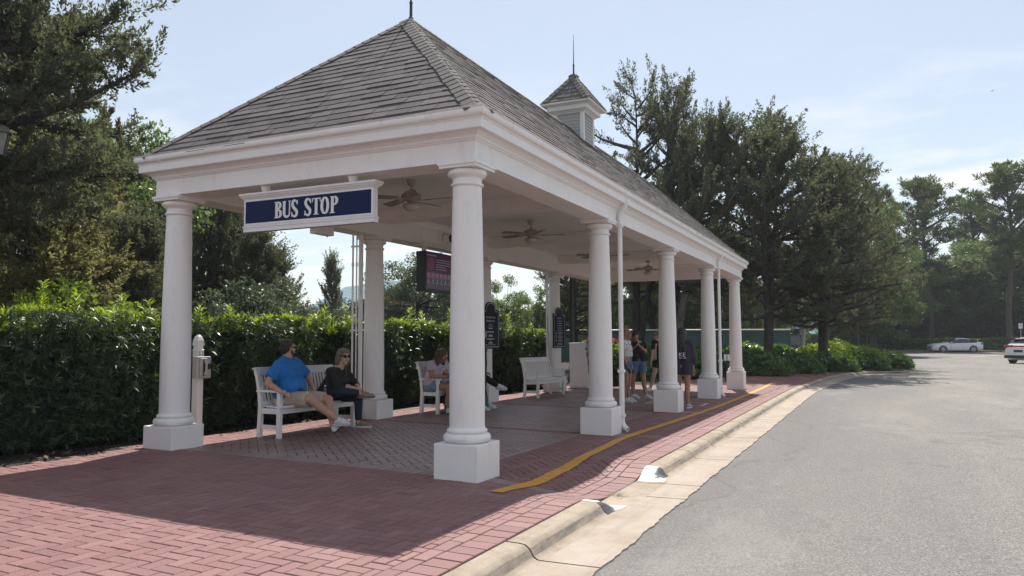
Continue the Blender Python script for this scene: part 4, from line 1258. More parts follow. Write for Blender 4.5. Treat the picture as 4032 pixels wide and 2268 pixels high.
def f(b):
    for s in 'LR': b.cap(J['hip'+s]+V3((0,0,0)), J['hip'+s]*.12+J['kn'+s]*.88, .130, .108, flat=(0, 1))
    b.cap(J['hipL'], J['hipR'], .14, .14)
garment(man, r0, 'shorts', cloth('beige_cotton', (.50, .42, .34), .85, .5), f)
shoe(man, r0, J['anR'], J['toR'], up=(.30, -.05, .95)); shoe(man, r0, J['anL'], J['toL'], SHOE, SOLE_B, up=(-.62, -.35, .70))
def f(b):
    H = J['head']
    b.ell(hp(-.03, 0, .055), (.090, .098, .082)); b.ell(hp(-.055, 0, .0), (.080, .072, .085)); b.cap(hp(-.02, .076, .02), hp(-.02, .078, -.02), .016, .012); b.cap(hp(-.02, -.076, .02), hp(-.02, -.078, -.02), .016, .012)
garment(man, r0, 'hair', hair_mat('dark_brown_hair', (.018, .012, .010), (.05, .034, .026)), f, .010, 2)
def f(b):
    b.cap(hp(.022, .066, -.05), hp(.062, .028, -.098), .018, .017); b.cap(hp(.022, -.066, -.05), hp(.062, -.028, -.098), .018, .017); b.cap(hp(.068, .022, -.10), hp(.068, -.022, -.10), .019, .019)
garment(man, r0, 'beard', hair_mat('short_stubble', (.10, .06, .045), (.16, .10, .075)), f, .008, 2)
shades(man, r0, hp)

# woman in black beside him
wom, r1, J, hp, ax = person('seated woman in sunglasses, black top and dark jeans with one ankle on her knee', dict(head=(-3.49, 2.49, 1.105), neck=(-3.56, 2.475, .955), shL=(-3.585, 2.645, .895), shR=(-3.57, 2.285, .885),
    elR=(-3.46, 2.31, .665), wrR=(-3.285, 2.435, .655), hdR=(-3.19, 2.50, .62), pnR=(.3, .5, -.6), elL=(-3.43, 2.69, .69), wrL=(-3.275, 2.575, .655), hdL=(-3.19, 2.52, .615), pnL=(.3, -.5, -.6),
    hipR=(-3.74, 2.345, .515), hipL=(-3.72, 2.53, .515), knR=(-3.345, 2.265, .605), anR=(-3.15, 2.47, .575), toR=(-3.03, 2.55, .585), knL=(-3.27, 2.57, .505), anL=(-3.29, 2.60, .125), toL=(-3.16, 2.645, .065), ground=(0, 0, gz(-3.73, 2.43))), SK3, (.93, -.36), tilt=.05)
def f(b):
    b.cap(J['shR'], J['elR'], .066, .062); b.cap(J['elR'], J['elR']*.45+J['wrR']*.55, .06, .052, flat=(0, 1)); b.cap(J['shL'], J['elL'], .066, .062); b.cap(J['elL'], J['elL']*.45+J['wrL']*.55, .06, .052, flat=(0, 1))
    b.cap(J['shR'], J['shL'], .078, .078); b.cap(J['neck']+V3((0,0,-.03)), J['shR'], .06, .07); b.cap(J['neck']+V3((0,0,-.03)), J['shL'], .06, .07)
    for q in (-.075, .075): b.cap((-3.58, 2.465+q, .80), (-3.72, 2.43+q*1.2, .54), .12, .135)
    b.cap((-3.52, 2.40, .76), (-3.52, 2.54, .76), .085, .085)
garment(wom, r1, 'top', cloth('black_knit', (.018, .017, .017), .85, .5), f)
def f(b):
    b.cap(J['hipL'], J['hipR'], .12, .12)
    b.cap(J['hipR'], J['knR'], .098, .070); b.cap(J['knR'], J['knR']*.12+J['anR']*.88, .068, .050, flat=(0, 1)); b.cap(J['hipL'], J['knL'], .098, .070); b.cap(J['knL'], J['knL']*.1+J['anL']*.9, .068, .052, flat=(0, 1))
garment(wom, r1, 'jeans', cloth('dark_denim', (.012, .021, .038), .8, .5), f)
SAND = plain('tan_sandal', (.26, .19, .15), .7)
shoe(wom, r1, J['anL'], J['toL'], SAND, SOLE_W, .82); shoe(wom, r1, J['anR'], J['toR'], SAND, SAND, .82, up=(.25, -.35, .9))
def f(b):
    b.ell(hp(-.02, 0, .05), (.098, .10, .085)); b.ell(hp(-.055, 0, -.02), (.10, .08, .11))
    for sd in (1, -1): b.cap(hp(.0, sd*.082, .05), hp(-.012, sd*.095, -.095), .036, .028); b.cap(hp(-.04, sd*.075, -.02), hp(-.045, sd*.085, -.14), .045, .024)
    b.cap(hp(.055, .045, .085), hp(.06, -.05, .078), .028, .026)
garment(wom, r1, 'hair', hair_mat('ash_blonde_hair', (.10, .075, .055), (.26, .205, .16)), f, .011, 2)
shades(wom, r1, hp)
mb = MB(); mb.tube([V3((-3.50, 2.545, .97))-r1, V3((-3.445, 2.50, .84))-r1, V3((-3.52, 2.37, .72))-r1, V3((-3.64, 2.285, .62))-r1], .010, 6); mb.build('bag_strap', plain('brown_strap', (.10, .06, .045)), wom)

# girls on the second bench
LIL = cloth('lilac_cotton', (.46, .40, .48), .85, .45)
def seated_girl(label, y, topmat, hairm, skin, shorts, look=(1, .05), tilt=.65):
    dy = y - 5.42; dz = gz(-3.7, y) - gz(-3.7, 5.42); o = V3((.05, dy, dz))
    P = lambda x, yy, z: V3((x, yy, z)) + o
    t, r, J, hp, ax = person(label, dict(head=P(-3.555, 5.42, 1.055), neck=P(-3.67, 5.40, .955), shR=P(-3.715, 5.265, .895), shL=P(-3.70, 5.545, .90), elR=P(-3.64, 5.175, .68), wrR=P(-3.43, 5.32, .675), hdR=P(-3.33, 5.38, .675), elL=P(-3.60, 5.64, .68), wrL=P(-3.42, 5.49, .675), hdL=P(-3.33, 5.43, .675),
        hipR=P(-3.79, 5.33, .48), hipL=P(-3.79, 5.51, .48), knR=P(-3.35, 5.33, .49), knL=P(-3.34, 5.52, .49), anR=P(-3.38, 5.34, .09), anL=P(-3.30, 5.53, .09), toR=P(-3.2, 5.33, .03), toL=P(-3.14, 5.53, .03), ground=(0, 0, gz(-3.74, y)), pnR=(0, .4, 1), pnL=(0, -.4, 1)), skin, look, tilt=tilt)
    def f(b):
        for s in 'LR': b.cap(J['sh'+s], J['sh'+s]*.42+J['el'+s]*.58, .068, .070, flat=(0, 1))
        b.cap(J['shR'], J['shL'], .076, .076); b.cap(J['neck']+V3((0,0,-.03)), J['shR'], .055, .07); b.cap(J['neck']+V3((0,0,-.03)), J['shL'], .055, .07)
        for q in (-.06, .06): b.cap(P(-3.705, 5.41+q*1.3, .83), P(-3.785, 5.42+q*1.35, .55), .116, .124)
    garment(t, r, 'tee_shirt', topmat, f)
    def f(b):
        b.cap(J['hipL'], J['hipR'], .115, .115)
        for s in 'LR': b.cap(J['hip'+s], J['hip'+s]*.55+J['kn'+s]*.45, .112, .098, flat=(0, 1))
    garment(t, r, 'shorts', shorts, f)
    def f(b):
        b.ell(hp(-.025, 0, .045), (.098, .102, .088)); b.cap(hp(-.07, 0, .02), P(-3.72, 5.41, .93), .085, .07)
        b.cap(hp(-.02, -.075, .03), P(-3.60, 5.315, .90), .035, .034); b.cap(hp(-.02, .075, .03), P(-3.60, 5.52, .90), .035, .034); b.cap(hp(-.06, -.05, -.02), P(-3.66, 5.33, .84), .05, .03)
    garment(t, r, 'hair', hairm, f, .011, 2)
    for s in 'LR': shoe(t, r, J['an'+s], J['to'+s], w=.9)
    return t
HB = hair_mat('brown_hair', (.035, .020, .016), (.10, .058, .045)); HD = hair_mat('near_black_hair', (.010, .008, .009), (.028, .022, .022))
DEN = cloth('light_denim', (.17, .24, .31), .85, .35)
seated_girl('seated girl in a lilac tee shirt with long brown hair bent over her phone', 5.42, LIL, HB, SK2, DEN)
seated_girl('seated girl in a pale grey tee, mostly behind the near column beside the lilac tee', 5.90, cloth('pale_grey_cotton', (.52, .52, .54)), HD, SK2, DEN)
BLK = cloth('black_cotton', (.012, .012, .014), .85, .4)
t, r, J, hp, ax = person('seated person in black trousers with white trainers and one leg crossed', dict(head=(-3.70, 6.52, 1.10), neck=(-3.74, 6.52, .95), shR=(-3.74, 6.36, .89), shL=(-3.72, 6.68, .89), elR=(-3.66, 6.30, .68), wrR=(-3.44, 6.50, .62), elL=(-3.58, 6.80, .68), wrL=(-3.37, 6.84, .69), hdL=(-3.28, 6.93, .665),
    hipR=(-3.76, 6.47, .46), hipL=(-3.76, 6.65, .46), knR=(-3.33, 6.66, .46), anR=(-3.19, 6.55, .08), toR=(-3.05, 6.58, .0), knL=(-3.34, 6.82, .58), anL=(-3.14, 7.00, .41), toL=(-3.02, 7.15, .36), ground=(0, 0, gz(-3.75, 6.5))), SK1, (1, .3))
def f(b):
    b.cap(J['hipL'], J['hipR'], .12, .12)
    for s in 'LR': b.cap(J['hip'+s], J['kn'+s], .098, .074); b.cap(J['kn'+s], J['kn'+s]*.1+J['an'+s]*.9, .073, .058, flat=(0, 1))
garment(t, r, 'trousers', BLK, f)
def f(b):
    for s in 'LR': b.cap(J['sh'+s], J['el'+s], .066, .06); b.cap(J['el'+s], J['el'+s]*.3+J['wr'+s]*.7, .058, .048, flat=(0, 1))
    b.cap(J['shR'], J['shL'], .08, .08)
    for q in (-.07, .07): b.cap((-3.73, 6.52+q, .83), (-3.76, 6.56+q, .52), .115, .125)
garment(t, r, 'jacket', cloth('dark_maroon_cloth', (.035, .014, .016)), f)
def f(b): b.ell(hp(-.02, 0, .05), (.098, .10, .085)); b.ell(hp(-.05, 0, 0), (.085, .075, .09))
garment(t, r, 'hair', HD, f, .011, 2)
shoe(t, r, J['anR'], J['toR']); shoe(t, r, J['anL'], J['toL'], up=(.35, -.25, .9))

# standing people
def standing(label, c, look, skin, hair, z0=None, hgt=1.66, arms=None, legs=None, bodydir=None, headoff=(0, 0), tilt=0.0, face=True, sw=1.0, fat=1.0):
    """c: ground position; body faces bodydir; arms/legs override world joints"""
    x, y = c; g = gz(x, y) if z0 is None else z0
    F = V3((*(bodydir or look), 0)).normalized(); Lf = V3((-F.y, F.x, 0)); k = hgt/1.66; O = V3((x, y, g))
    P = lambda f, l, u: O + F*f*k + Lf*l*k*sw + V3((0, 0, u*k))
    J = dict(head=P(.02, 0, 1.545)+V3((*headoff, 0)), neck=P(-.015, 0, 1.40), shL=P(-.02, .165, 1.345), shR=P(-.02, -.165, 1.345), elL=P(-.03, .215, 1.07), elR=P(-.03, -.215, 1.07), wrL=P(.05, .22, .845), wrR=P(.05, -.22, .845),
        hipL=P(0, .085, .88), hipR=P(0, -.085, .88), knL=P(.015, .095, .475), knR=P(.015, -.095, .475), anL=P(-.02, .10, .085), anR=P(-.02, -.10, .085), toL=P(.15, .12, .03), toR=P(.15, -.12, .03), ground=O)
    for d in (arms, legs):
        if d: J.update({k2: V3(v) for k2, v in d.items()})
    t, r, J, hp, ax = person(label, J, skin, look, tilt=tilt, face=face, fat=fat)
    return t, r, J, hp, P
WHT = cloth('white_cotton', (.62, .61, .63), .85, .5); DEN2 = cloth('blue_denim', (.085, .135, .21), .85, .45)

# 1: blonde in white crop top
t, r, J, hp, P = standing('standing blonde woman in a white crop top and denim shorts holding a phone', (-1.315, 9.80), (1, -.05), SK2, None, hgt=1.655,
    arms=dict(elR=(-1.335, 9.60, .985), wrR=(-1.265, 9.615, .79), hdR=(-1.225, 9.62, .70), pnR=(.5, .6, 0), elL=(-1.32, 10.0, .985), wrL=(-1.26, 9.985, .78)))
def tee(b, J, P, hem, sleeve=.55, w=1.0, neckz=0):
    for s in 'LR': b.cap(J['sh'+s], J['sh'+s]*(1-sleeve)+J['el'+s]*sleeve, .068*w, .070*w, flat=(0, 1))
    b.cap(J['shR'], J['shL'], .074*w, .074*w); b.cap(J['neck']+V3((0,0,-.035)), J['shR'], .055, .068); b.cap(J['neck']+V3((0,0,-.035)), J['shL'], .055, .068)
    for q in (-.085, .085): b.cap(P(-.008, q, 1.22), P(0, q*1.02, hem), .116*w, .118*w, flat=(0, 1))
    b.cap(P(.055, .06, 1.20), P(.055, -.06, 1.20), .07*w, .07*w)
garment(t, r, 'crop_top', WHT, lambda b: tee(b, J, P, 1.03))
def shorts(b, J, P, frac, w=1.0, waist=1.02):
    for q in (-.055, .055): b.cap(P(0, q, .89), P(0, q, waist), .112*w, .100*w, flat=(0, 1))
    b.ell(P(-.045, .07, .87), (.10*w, .10*w, .11)); b.ell(P(-.045, -.07, .87), (.10*w, .10*w, .11))
    for s in 'LR': b.cap(J['hip'+s], J['hip'+s]*(1-frac)+J['kn'+s]*frac, .110*w, .098*w, flat=(0, 1))
garment(t, r, 'shorts', DEN2, lambda b: shorts(b, J, P, .36))
def f(b):
    b.ell(hp(-.025, 0, .045), (.098, .10, .088)); b.cap(hp(-.05, 0, 0), P(-.10, 0, 1.25), .088, .070)
    for q in (-.06, .06): b.cap(hp(-.01, q*1.2, .02), P(-.05, q*1.5, 1.27), .042, .04); b.cap(P(-.05, q*1.5, 1.27), P(-.10, q*1.2, 1.17), .04, .025)
garment(t, r, 'hair', hair_mat('wavy_blonde_hair', (.15, .10, .065), (.42, .31, .21)), f, .011, 1)
for s in 'LR': shoe(t, r, J['an'+s], J['to'+s])
# 2: black tee, looking down at phone
t, r, J, hp, P = standing('standing woman in black tee and denim shorts lifting her phone in both hands', (-1.395, 11.03), (.55, -.84), SK2, None, hgt=1.60, tilt=.45, headoff=(-.06, -.03),
    arms=dict(elL=(-1.225, 11.06, 1.035), wrL=(-1.315, 10.90, 1.165), hdL=(-1.345, 10.87, 1.24), pnL=(-.4, -.2, .3), elR=(-1.575, 10.86, 1.02), wrR=(-1.44, 10.79, 1.125), hdR=(-1.37, 10.79, 1.165), pnR=(.2, -.1, .9)),
    legs=dict(hipL=(-1.315, 11.08, .76), hipR=(-1.475, 10.98, .76), knR=(-1.515, 10.98, .34), anR=(-1.515, 10.99, -.005), toR=(-1.37, 10.92, -.07), knL=(-1.275, 11.04, .35), anL=(-1.205, 11.02, -.005), toL=(-1.07, 10.94, -.07)))
garment(t, r, 'tee_shirt', BLK, lambda b: tee(b, J, P, .93, .62))
garment(t, r, 'shorts', cloth('mid_denim', (.10, .155, .235), .85, .3), lambda b: shorts(b, J, P, .56, .98))
def f(b): b.ell(hp(-.025, 0, .045), (.096, .10, .088)); b.ell(hp(-.06, 0, .0), (.085, .07, .09)); b.ell(hp(-.10, 0, .06), (.05, .05, .05))
garment(t, r, 'hair', HD, f, .011, 2)
for s in 'LR': shoe(t, r, J['an'+s], J['to'+s])
# 3: person in black partly behind the third road-side column
t, r, J, hp, P = standing('fair-haired person in black tee and shorts half behind the third road-side column', (-1.60, 13.82), (-.85, -.5), SK3, None, hgt=1.66, headoff=(-.03, 0),
    arms=dict(elR=(-1.60, 14.1, .95), wrR=(-1.63, 14.1, .74), shL=(-1.715, 13.70, 1.235), elL=(-1.745, 13.66, .93), wrL=(-1.785, 13.64, .69)),
    legs=dict(hipL=(-1.65, 13.76, .74), knL=(-1.745, 13.72, .31), anL=(-1.845, 13.72, -.02), toL=(-1.93, 13.60, -.08), knR=(-1.50, 13.9, .32), anR=(-1.42, 14.0, .0), toR=(-1.5, 13.88, -.09)))
garment(t, r, 'tee_shirt', BLK, lambda b: tee(b, J, P, .88, .62))
garment(t, r, 'shorts', BLK, lambda b: shorts(b, J, P, .45, 1.05))
def f(b): b.ell(hp(-.025, 0, .045), (.098, .10, .09)); b.ell(hp(-.06, 0, -.01), (.085, .08, .10))
garment(t, r, 'hair', hair_mat('light_brown_hair', (.14, .095, .07), (.30, .22, .16)), f, .011, 2)
shades(t, r, hp)
for s in 'LR': shoe(t, r, J['an'+s], J['to'+s])
# 4: long black hair, seen from behind
t, r, J, hp, P = standing('woman seen from behind with very long black hair and an oversized dark shirt reading KE', (.115, 9.05), (.05, 1), SK2, None, hgt=1.66,
    arms=dict(elL=(-.10, 9.07, .94), wrL=(-.08, 9.16, .70), elR=(.335, 9.07, .94), wrR=(.31, 9.17, .72)))
DK = cloth('washed_navy_jersey', (.030, .027, .045), .85, .45)
def f(b):
    for s in 'LR': b.cap(J['sh'+s], J['el'+s], .082, .092); b.cap(J['el'+s], J['el'+s]*.5+J['wr'+s]*.5, .088, .07, flat=(0, 1))
    b.cap(J['shR'], J['shL'], .085, .085)
    for q in (-.095, .095): b.cap(P(-.008, q, 1.22), P(0, q, .70), .126, .122, flat=(0, 1))
garment(t, r, 'long_shirt', DK, f)
def f(b):
    b.ell(hp(-.02, 0, .045), (.102, .104, .092)); b.cap(hp(-.04, 0, .02), P(-.085, 0, 1.29), .10, .095)
    for q in (-.07, 0, .06): b.cap(P(-.08, q, 1.3), P(-.12, q*1.2, 1.17+abs(q)*.4), .075, .045)
garment(t, r, 'hair', hair_mat('black_hair', (.008, .007, .008), (.022, .019, .02)), f, .011, 2)
for s in 'LR': shoe(t, r, J['an'+s], J['to'+s], plain('grey_trainer', (.32, .34, .40), .6), SOLE_W)
RB = (PI/2, 0, 0)
kp = text_mesh('KE', .115, t, 'shirt_lettering', M['sign_white'], V3((.150, 8.880, .985))-r, RB, sx=1.1)
mb = MB(); mb.box(.085, .13, -.001, 0, 0, .016); mb.box(.14, .175, -.001, 0, .004, .012); mb.box(.185, .235, -.001, 0, 0, .016)
o_ = mb.build('shirt_print', M['sign_white'], t); o_.location = V3((0, 8.885, .945))-r
# 5: floral shirt, sliver beside the second road-side column
t, r, J, hp, P = standing('person in a black and white floral shirt, almost all hidden behind the second road-side column', (-3.20, 13.0), (.3, 1), SK1, None, hgt=1.62, face=False)
garment(t, r, 'shirt', pattern_mat('floral_cloth', [(0, (.05, .05, .07)), (.45, (.07, .07, .10)), (.5, (.50, .48, .50)), (1, (.55, .53, .55))], 22), lambda b: tee(b, J, P, .92, .7, 1.15))
garment(t, r, 'trousers', BLK, lambda b: (shorts(b, J, P, .98), [b.cap(J['kn'+s], J['an'+s], .085, .065) for s in 'LR']))
def f(b): b.ell(hp(-.025, 0, .045), (.098, .10, .09)); b.ell(hp(-.06, 0, -.01), (.085, .08, .10))
garment(t, r, 'hair', HB, f, .011, 2)
for s in 'LR': shoe(t, r, J['an'+s], J['to'+s])
# 6: dark-haired person standing behind the near column
t, r, J, hp, P = standing('dark-haired standing person, almost all hidden behind the near column', (-3.22, 6.40), (.9, .4), SK1, None, hgt=1.60, tilt=.3)
garment(t, r, 'tee_shirt', BLK, lambda b: tee(b, J, P, .88, .6))
garment(t, r, 'trousers', BLK, lambda b: (shorts(b, J, P, .98), [b.cap(J['kn'+s], J['an'+s], .08, .06) for s in 'LR']))
garment(t, r, 'hair', HD, f, .011, 2)
for s in 'LR': shoe(t, r, J['an'+s], J['to'+s])

# ---------------------------------------------------------------- things people carry
def phone(label, loc, Mx, mat=None):
    t = thing('phone', label, 'phone', loc, 0, 'mobile phones')
    mb = MB(); mb.box(-.037, .037, -.004, .004, -.077, .077, Mx); b = mb.build('phone_case', mat or M['black'], t, bevel=.003)
    mb = MB(); mb.box(-.033, .033, -.0055, -.0042, -.073, .073, Mx); mb.build('phone_glass', SHADE, b)
    return t
phone('black phone lying on the lap of the man in blue', (-3.50, 1.60, .688), Matrix.Rotation(R(18), 4, 'Y') @ Matrix.Rotation(R(90), 4, 'X') @ Matrix.Rotation(R(40), 4, 'Y'))
phone('pale phone hanging from the hand of the blonde woman', (-1.205, 9.625, .645), Matrix.Rotation(R(-25), 4, 'Y'), M['sign_white'])
phone('phone held up by the woman in the black tee', (-1.375, 10.80, 1.235), Matrix.Rotation(R(-33), 4, 'Z') @ Matrix.Rotation(R(60), 4, 'Y'), M['grey_phone'])
phone('phone held over her lap by the girl in lilac', (-3.29, 5.41, .70), Matrix.Rotation(R(60), 4, 'Y') @ Matrix.Rotation(R(90), 4, 'Z'))
def glassy(name, col):
    m, nt, bs = mat_new(name); bs.inputs['Base Color'].default_value = (*col, 1); bs.inputs['Roughness'].default_value = .08; bs.inputs['Transmission Weight'].default_value = .85; bs.inputs['IOR'].default_value = 1.3
    return m
bt = thing('water_bottle', 'clear plastic water bottle standing on the bench between the man and the woman', 'bottle', (-3.60, 2.205, .462))
mb = MB(); mb.lathe([(.028, 0), (.033, .01), (.033, .10), (.031, .115), (.033, .13), (.030, .165), (.014, .20), (.013, .215)], n=18); mb.build('bottle_body', glassy('clear_plastic', (.75, .80, .85)), bt, 40)
mb = MB(); mb.lathe([(.015, .2155), (.015, .235)], n=14); mb.build('bottle_cap', M['sign_white'], bt)
bg = thing('backpack', 'floral patterned backpack on the ground in front of the second bench', 'backpack', (-3.33, 5.50, gz(-3.33, 5.5)))
def f(b):
    o = V3((-3.33, 5.50, gz(-3.33, 5.5)))
    b.cap(o+V3((-.02, -.08, .11)), o+V3((-.03, -.06, .36)), .105, .075); b.cap(o+V3((-.02, .10, .11)), o+V3((-.03, .08, .36)), .105, .075); b.cap(o+V3((.06, -.05, .10)), o+V3((.06, .07, .10)), .09, .09)
garment(bg, V3((-3.33, 5.50, gz(-3.33, 5.5))), 'bag_body', pattern_mat('floral_canvas', [(0, (.05, .045, .07)), (.4, (.10, .09, .13)), (.45, (.42, .38, .42)), (1, (.52, .48, .50))], 30), f, .012, 2)
mb = MB(); mb.tube([(-.10, -.10, .12), (-.16, -.10, .25), (-.09, -.08, .40)], .016, 6); mb.tube([(-.10, .1, .12), (-.16, .1, .25), (-.09, .08, .40)], .016, 6); mb.tube([(-.03, -.04, .43), (-.03, 0, .47), (-.03, .05, .43)], .010, 6); mb.build('strap', M['black'], bg)
bt2 = thing('drinks_flask', 'cream flask with lilac lid tucked in the side of the floral backpack', 'bottle', (-3.265, 5.325, gz(-3.26, 5.33)+.10))
mb = MB(); mb.lathe([(.036, 0), (.038, .01), (.038, .13), (.034, .145)], n=18); mb.build('flask_body', plain('cream_enamel', (.60, .52, .36), .4), bt2, 40)
mb = MB(); mb.lathe([(.033, .1455), (.033, .19), (.02, .2)], n=18); mb.build('flask_lid', plain('lilac_lid', (.40, .36, .48), .4), bt2, 40)
bg2 = thing('tote_bag', 'teal cloth bag on the ground just behind the near column', 'bag', (-3.14, 6.30, gz(-3.14, 6.30)))
o2 = V3((-3.14, 6.30, gz(-3.14, 6.30)))
garment(bg2, o2, 'bag_body', cloth('teal_canvas', (.04, .13, .16)), lambda b: (b.cap(o2+V3((0, -.1, .09)), o2+V3((0, -.08, .27)), .085, .05), b.cap(o2+V3((0, .1, .09)), o2+V3((0, .08, .27)), .085, .05)), .012, 2)
mb = MB(); mb.tube([(0, -.06, .29), (0, -.03, .40), (0, .03, .40), (0, .06, .29)], .009, 6); mb.build('strap', M['black'], bg2)
# ---------------------------------------------------------------- plants
def unit(v): return v / np.maximum(np.linalg.norm(v, axis=-1, keepdims=True), 1e-9)
def cards(c, a, l, w, rng, fold=0.0):
    """rhombic leaves: centres c, axes a, lengths l, widths w"""
    n = len(c); r = unit(rng.normal(size=(n, 3))); s = unit(np.cross(a, r))
    l = np.broadcast_to(np.asarray(l, float).reshape(-1, 1), (n, 1)); w = np.broadcast_to(np.asarray(w, float).reshape(-1, 1), (n, 1))
    V = np.empty((n, 4, 3)); V[:, 0] = c - a*l/2; V[:, 1] = c + s*w/2 - a*l*.05; V[:, 2] = c + a*l/2; V[:, 3] = c - s*w/2 - a*l*.05
    if fold: 
        nn = np.cross(a, s); V[:, 2] -= nn*l*fold*rng.uniform(-1, 1, (n, 1))
    return V.reshape(-1, 3)
def quad_idx(n): return np.arange(4*n).reshape(n, 4)

LM = {}
LM['cedar'] = leaf_mat('cedar_foliage', [(.070,.080,.055),(.095,.105,.068),(.125,.130,.084),(.082,.092,.068),(.120,.110,.084)], (.20,.23,.10), .33, .6, .25)
LM['olive'] = leaf_mat('olive_cedar_foliage', [(.17,.165,.08),(.21,.20,.10),(.18,.17,.09),(.24,.22,.12)], (.32,.32,.11), .45, .6, .25)  # olive foliage, brightened to carry a pale window reflection in its colour
LM['oak'] = leaf_mat('oak_leaves', [(.045,.068,.034),(.062,.092,.044),(.085,.115,.054),(.054,.078,.048)], (.22,.34,.08), .40, .42, .45)
LM['pale'] = leaf_mat('pale_shrub_leaves', [(.075,.095,.060),(.105,.125,.085),(.13,.15,.105),(.06,.085,.05)], (.16,.22,.10), .3, .45, .4)
LM['lime'] = leaf_mat('lime_leaves', [(.10,.16,.022),(.14,.20,.028),(.085,.14,.024),(.17,.22,.035)], (.30,.42,.03), .42, .45, .35)
LM['pine'] = leaf_mat('pine_needles', [(.065,.088,.040),(.088,.112,.050),(.115,.132,.058),(.075,.096,.046)], (.14,.20,.04), .28, .5, .3)
LM['hedge'] = leaf_mat('podocarpus_leaves', [(.014,.034,.018),(.022,.050,.024),(.040,.080,.028),(.017,.040,.022)], (.12,.22,.02), .18, .36, .5)
LM['hedge_new_sunlit'] = leaf_mat('podocarpus_sunlit_new_growth', [(.105,.17,.022),(.145,.21,.030),(.09,.15,.022),(.18,.245,.045)], (.46,.60,.04), .46, .4, .45)  # young leaves, with the brightness of a sunlit top put into their colour
LM['hedge_mid'] = leaf_mat('podocarpus_mid_leaves', [(.04,.085,.026),(.06,.11,.03),(.05,.095,.03)], (.2,.32,.03), .25, .25, .7)
LM['philo'] = leaf_mat('glossy_understorey_leaves', [(.030,.070,.024),(.050,.105,.032),(.075,.135,.040),(.115,.175,.055)], (.24,.42,.05), .34, .24, .75)
LM['red'] = leaf_mat('red_petals', [(.45,.012,.018),(.55,.02,.03),(.38,.01,.02)], (.5,.03,.03), .3, .5, .3)
LM['woods'] = leaf_mat('distant_leaves', [(.045,.058,.040),(.062,.076,.048),(.080,.092,.056),(.052,.064,.046)], (.12,.16,.07), .25, .6, .2)

def limb_tubes(paths, mb, n=6):
    for pts, r0, r1 in paths:
        k = len(pts); mb.tube(pts, [r0+(r1-r0)*i/(k-1) for i in range(k)], n, caps=False)

def cedar(name, seed, H=10.0, Rd=3.0, clear=.22, nl=60, per=9, plume=52, card=.13, mat='cedar', bark='bark', lean=(0, 0), shape=1.0, fork=1, upright=0.5):
    """cedar: limbs carrying loose upswept plumes of scale foliage"""
    rng = np.random.default_rng(seed); r = random.Random(seed)
    paths = []; tr = []
    for fk in range(fork):
        ph = r.uniform(0, 6.28); pts = []
        sp = (fk > 0) * .9
        for i in range(11):
            t = i/10; pts.append(Vector((lean[0]*t*t*H*.1+.22*math.sin(3*t+ph)*t+sp*t*2.2*math.cos(ph), lean[1]*t*t*H*.1+.22*math.cos(2.6*t+ph)*t+sp*t*2.2*math.sin(ph), H*.97*t*(1-.12*sp))))
        tr.append(pts); paths.append((pts, .22*H/10*(1-.25*sp), .02))
    C = []; A = []; L = []
    for i in range(nl):
        t = clear + (1-clear)*((i+.5)/nl)**.92
        tk = tr[i % fork]; f = t*10; k0 = min(int(f), 9); p = tk[k0].lerp(tk[k0+1], f-k0)
        az = i*2.399963+r.uniform(-.5, .5)
        u = (t-clear)/(1-clear)
        prof = (1-.80*u**1.6)*(.6+.4*min(1, u*5))*shape
        ln = Rd*prof*r.uniform(.55, 1.18)
        el = R(-6+50*u**1.6+r.uniform(-14, 24)*(.6+upright))
        d = Vector((math.cos(az)*math.cos(el), math.sin(az)*math.cos(el), math.sin(el)))
        pts = [p]; q = p.copy(); dd = d.copy()
        for s in range(5):
            dd = (dd + Vector((r.gauss(0, .10), r.gauss(0, .10), .10*upright+r.gauss(0, .08)))).normalized(); q = q + dd*ln/5; pts.append(q.copy())
        paths.append((pts, .03+.022*ln, .008))
        m = max(3, int(per*(.45+.75*ln/Rd)))
        for j in range(m):
            fj = (.28+.72*(j+r.random())/m)*5; k1 = min(int(fj), 4); b = pts[k1].lerp(pts[k1+1], fj-k1)
            sd = Vector((r.gauss(0, 1), r.gauss(0, 1), r.gauss(.35, .6))).normalized()
            ax = (dd*.8+sd*.9+Vector((0, 0, .45*upright))).normalized()
            pl = r.uniform(.5, 1.1)*min(1.15, .5+.6*Rd/3)*(1.15 if u > .8 else 1)
            if j % 3 == 0: paths.append(([b, b+ax*pl*.8], .012, .004))
            n = int(plume*r.uniform(.7, 1.3)); s = rng.random(n)
            rad = .155*pl*(1-.75*s)+.012
            off = rng.normal(size=(n, 3))*(rad*.62)[:, None]
            axn = np.array(ax); c = np.array(b)+axn*(s*pl)[:, None]+off
            C.append(c); A.append(unit(axn*.75+unit(off)*.7+rng.normal(size=(n, 3))*.45)); L.append(card*rng.uniform(.6, 1.35, n))
    C = np.concatenate(C); A = np.concatenate(A); L = np.concatenate(L)
    mb = MB(); limb_tubes(paths, mb)
    return C, A, L, L*.42, mb, mat, bark, rng

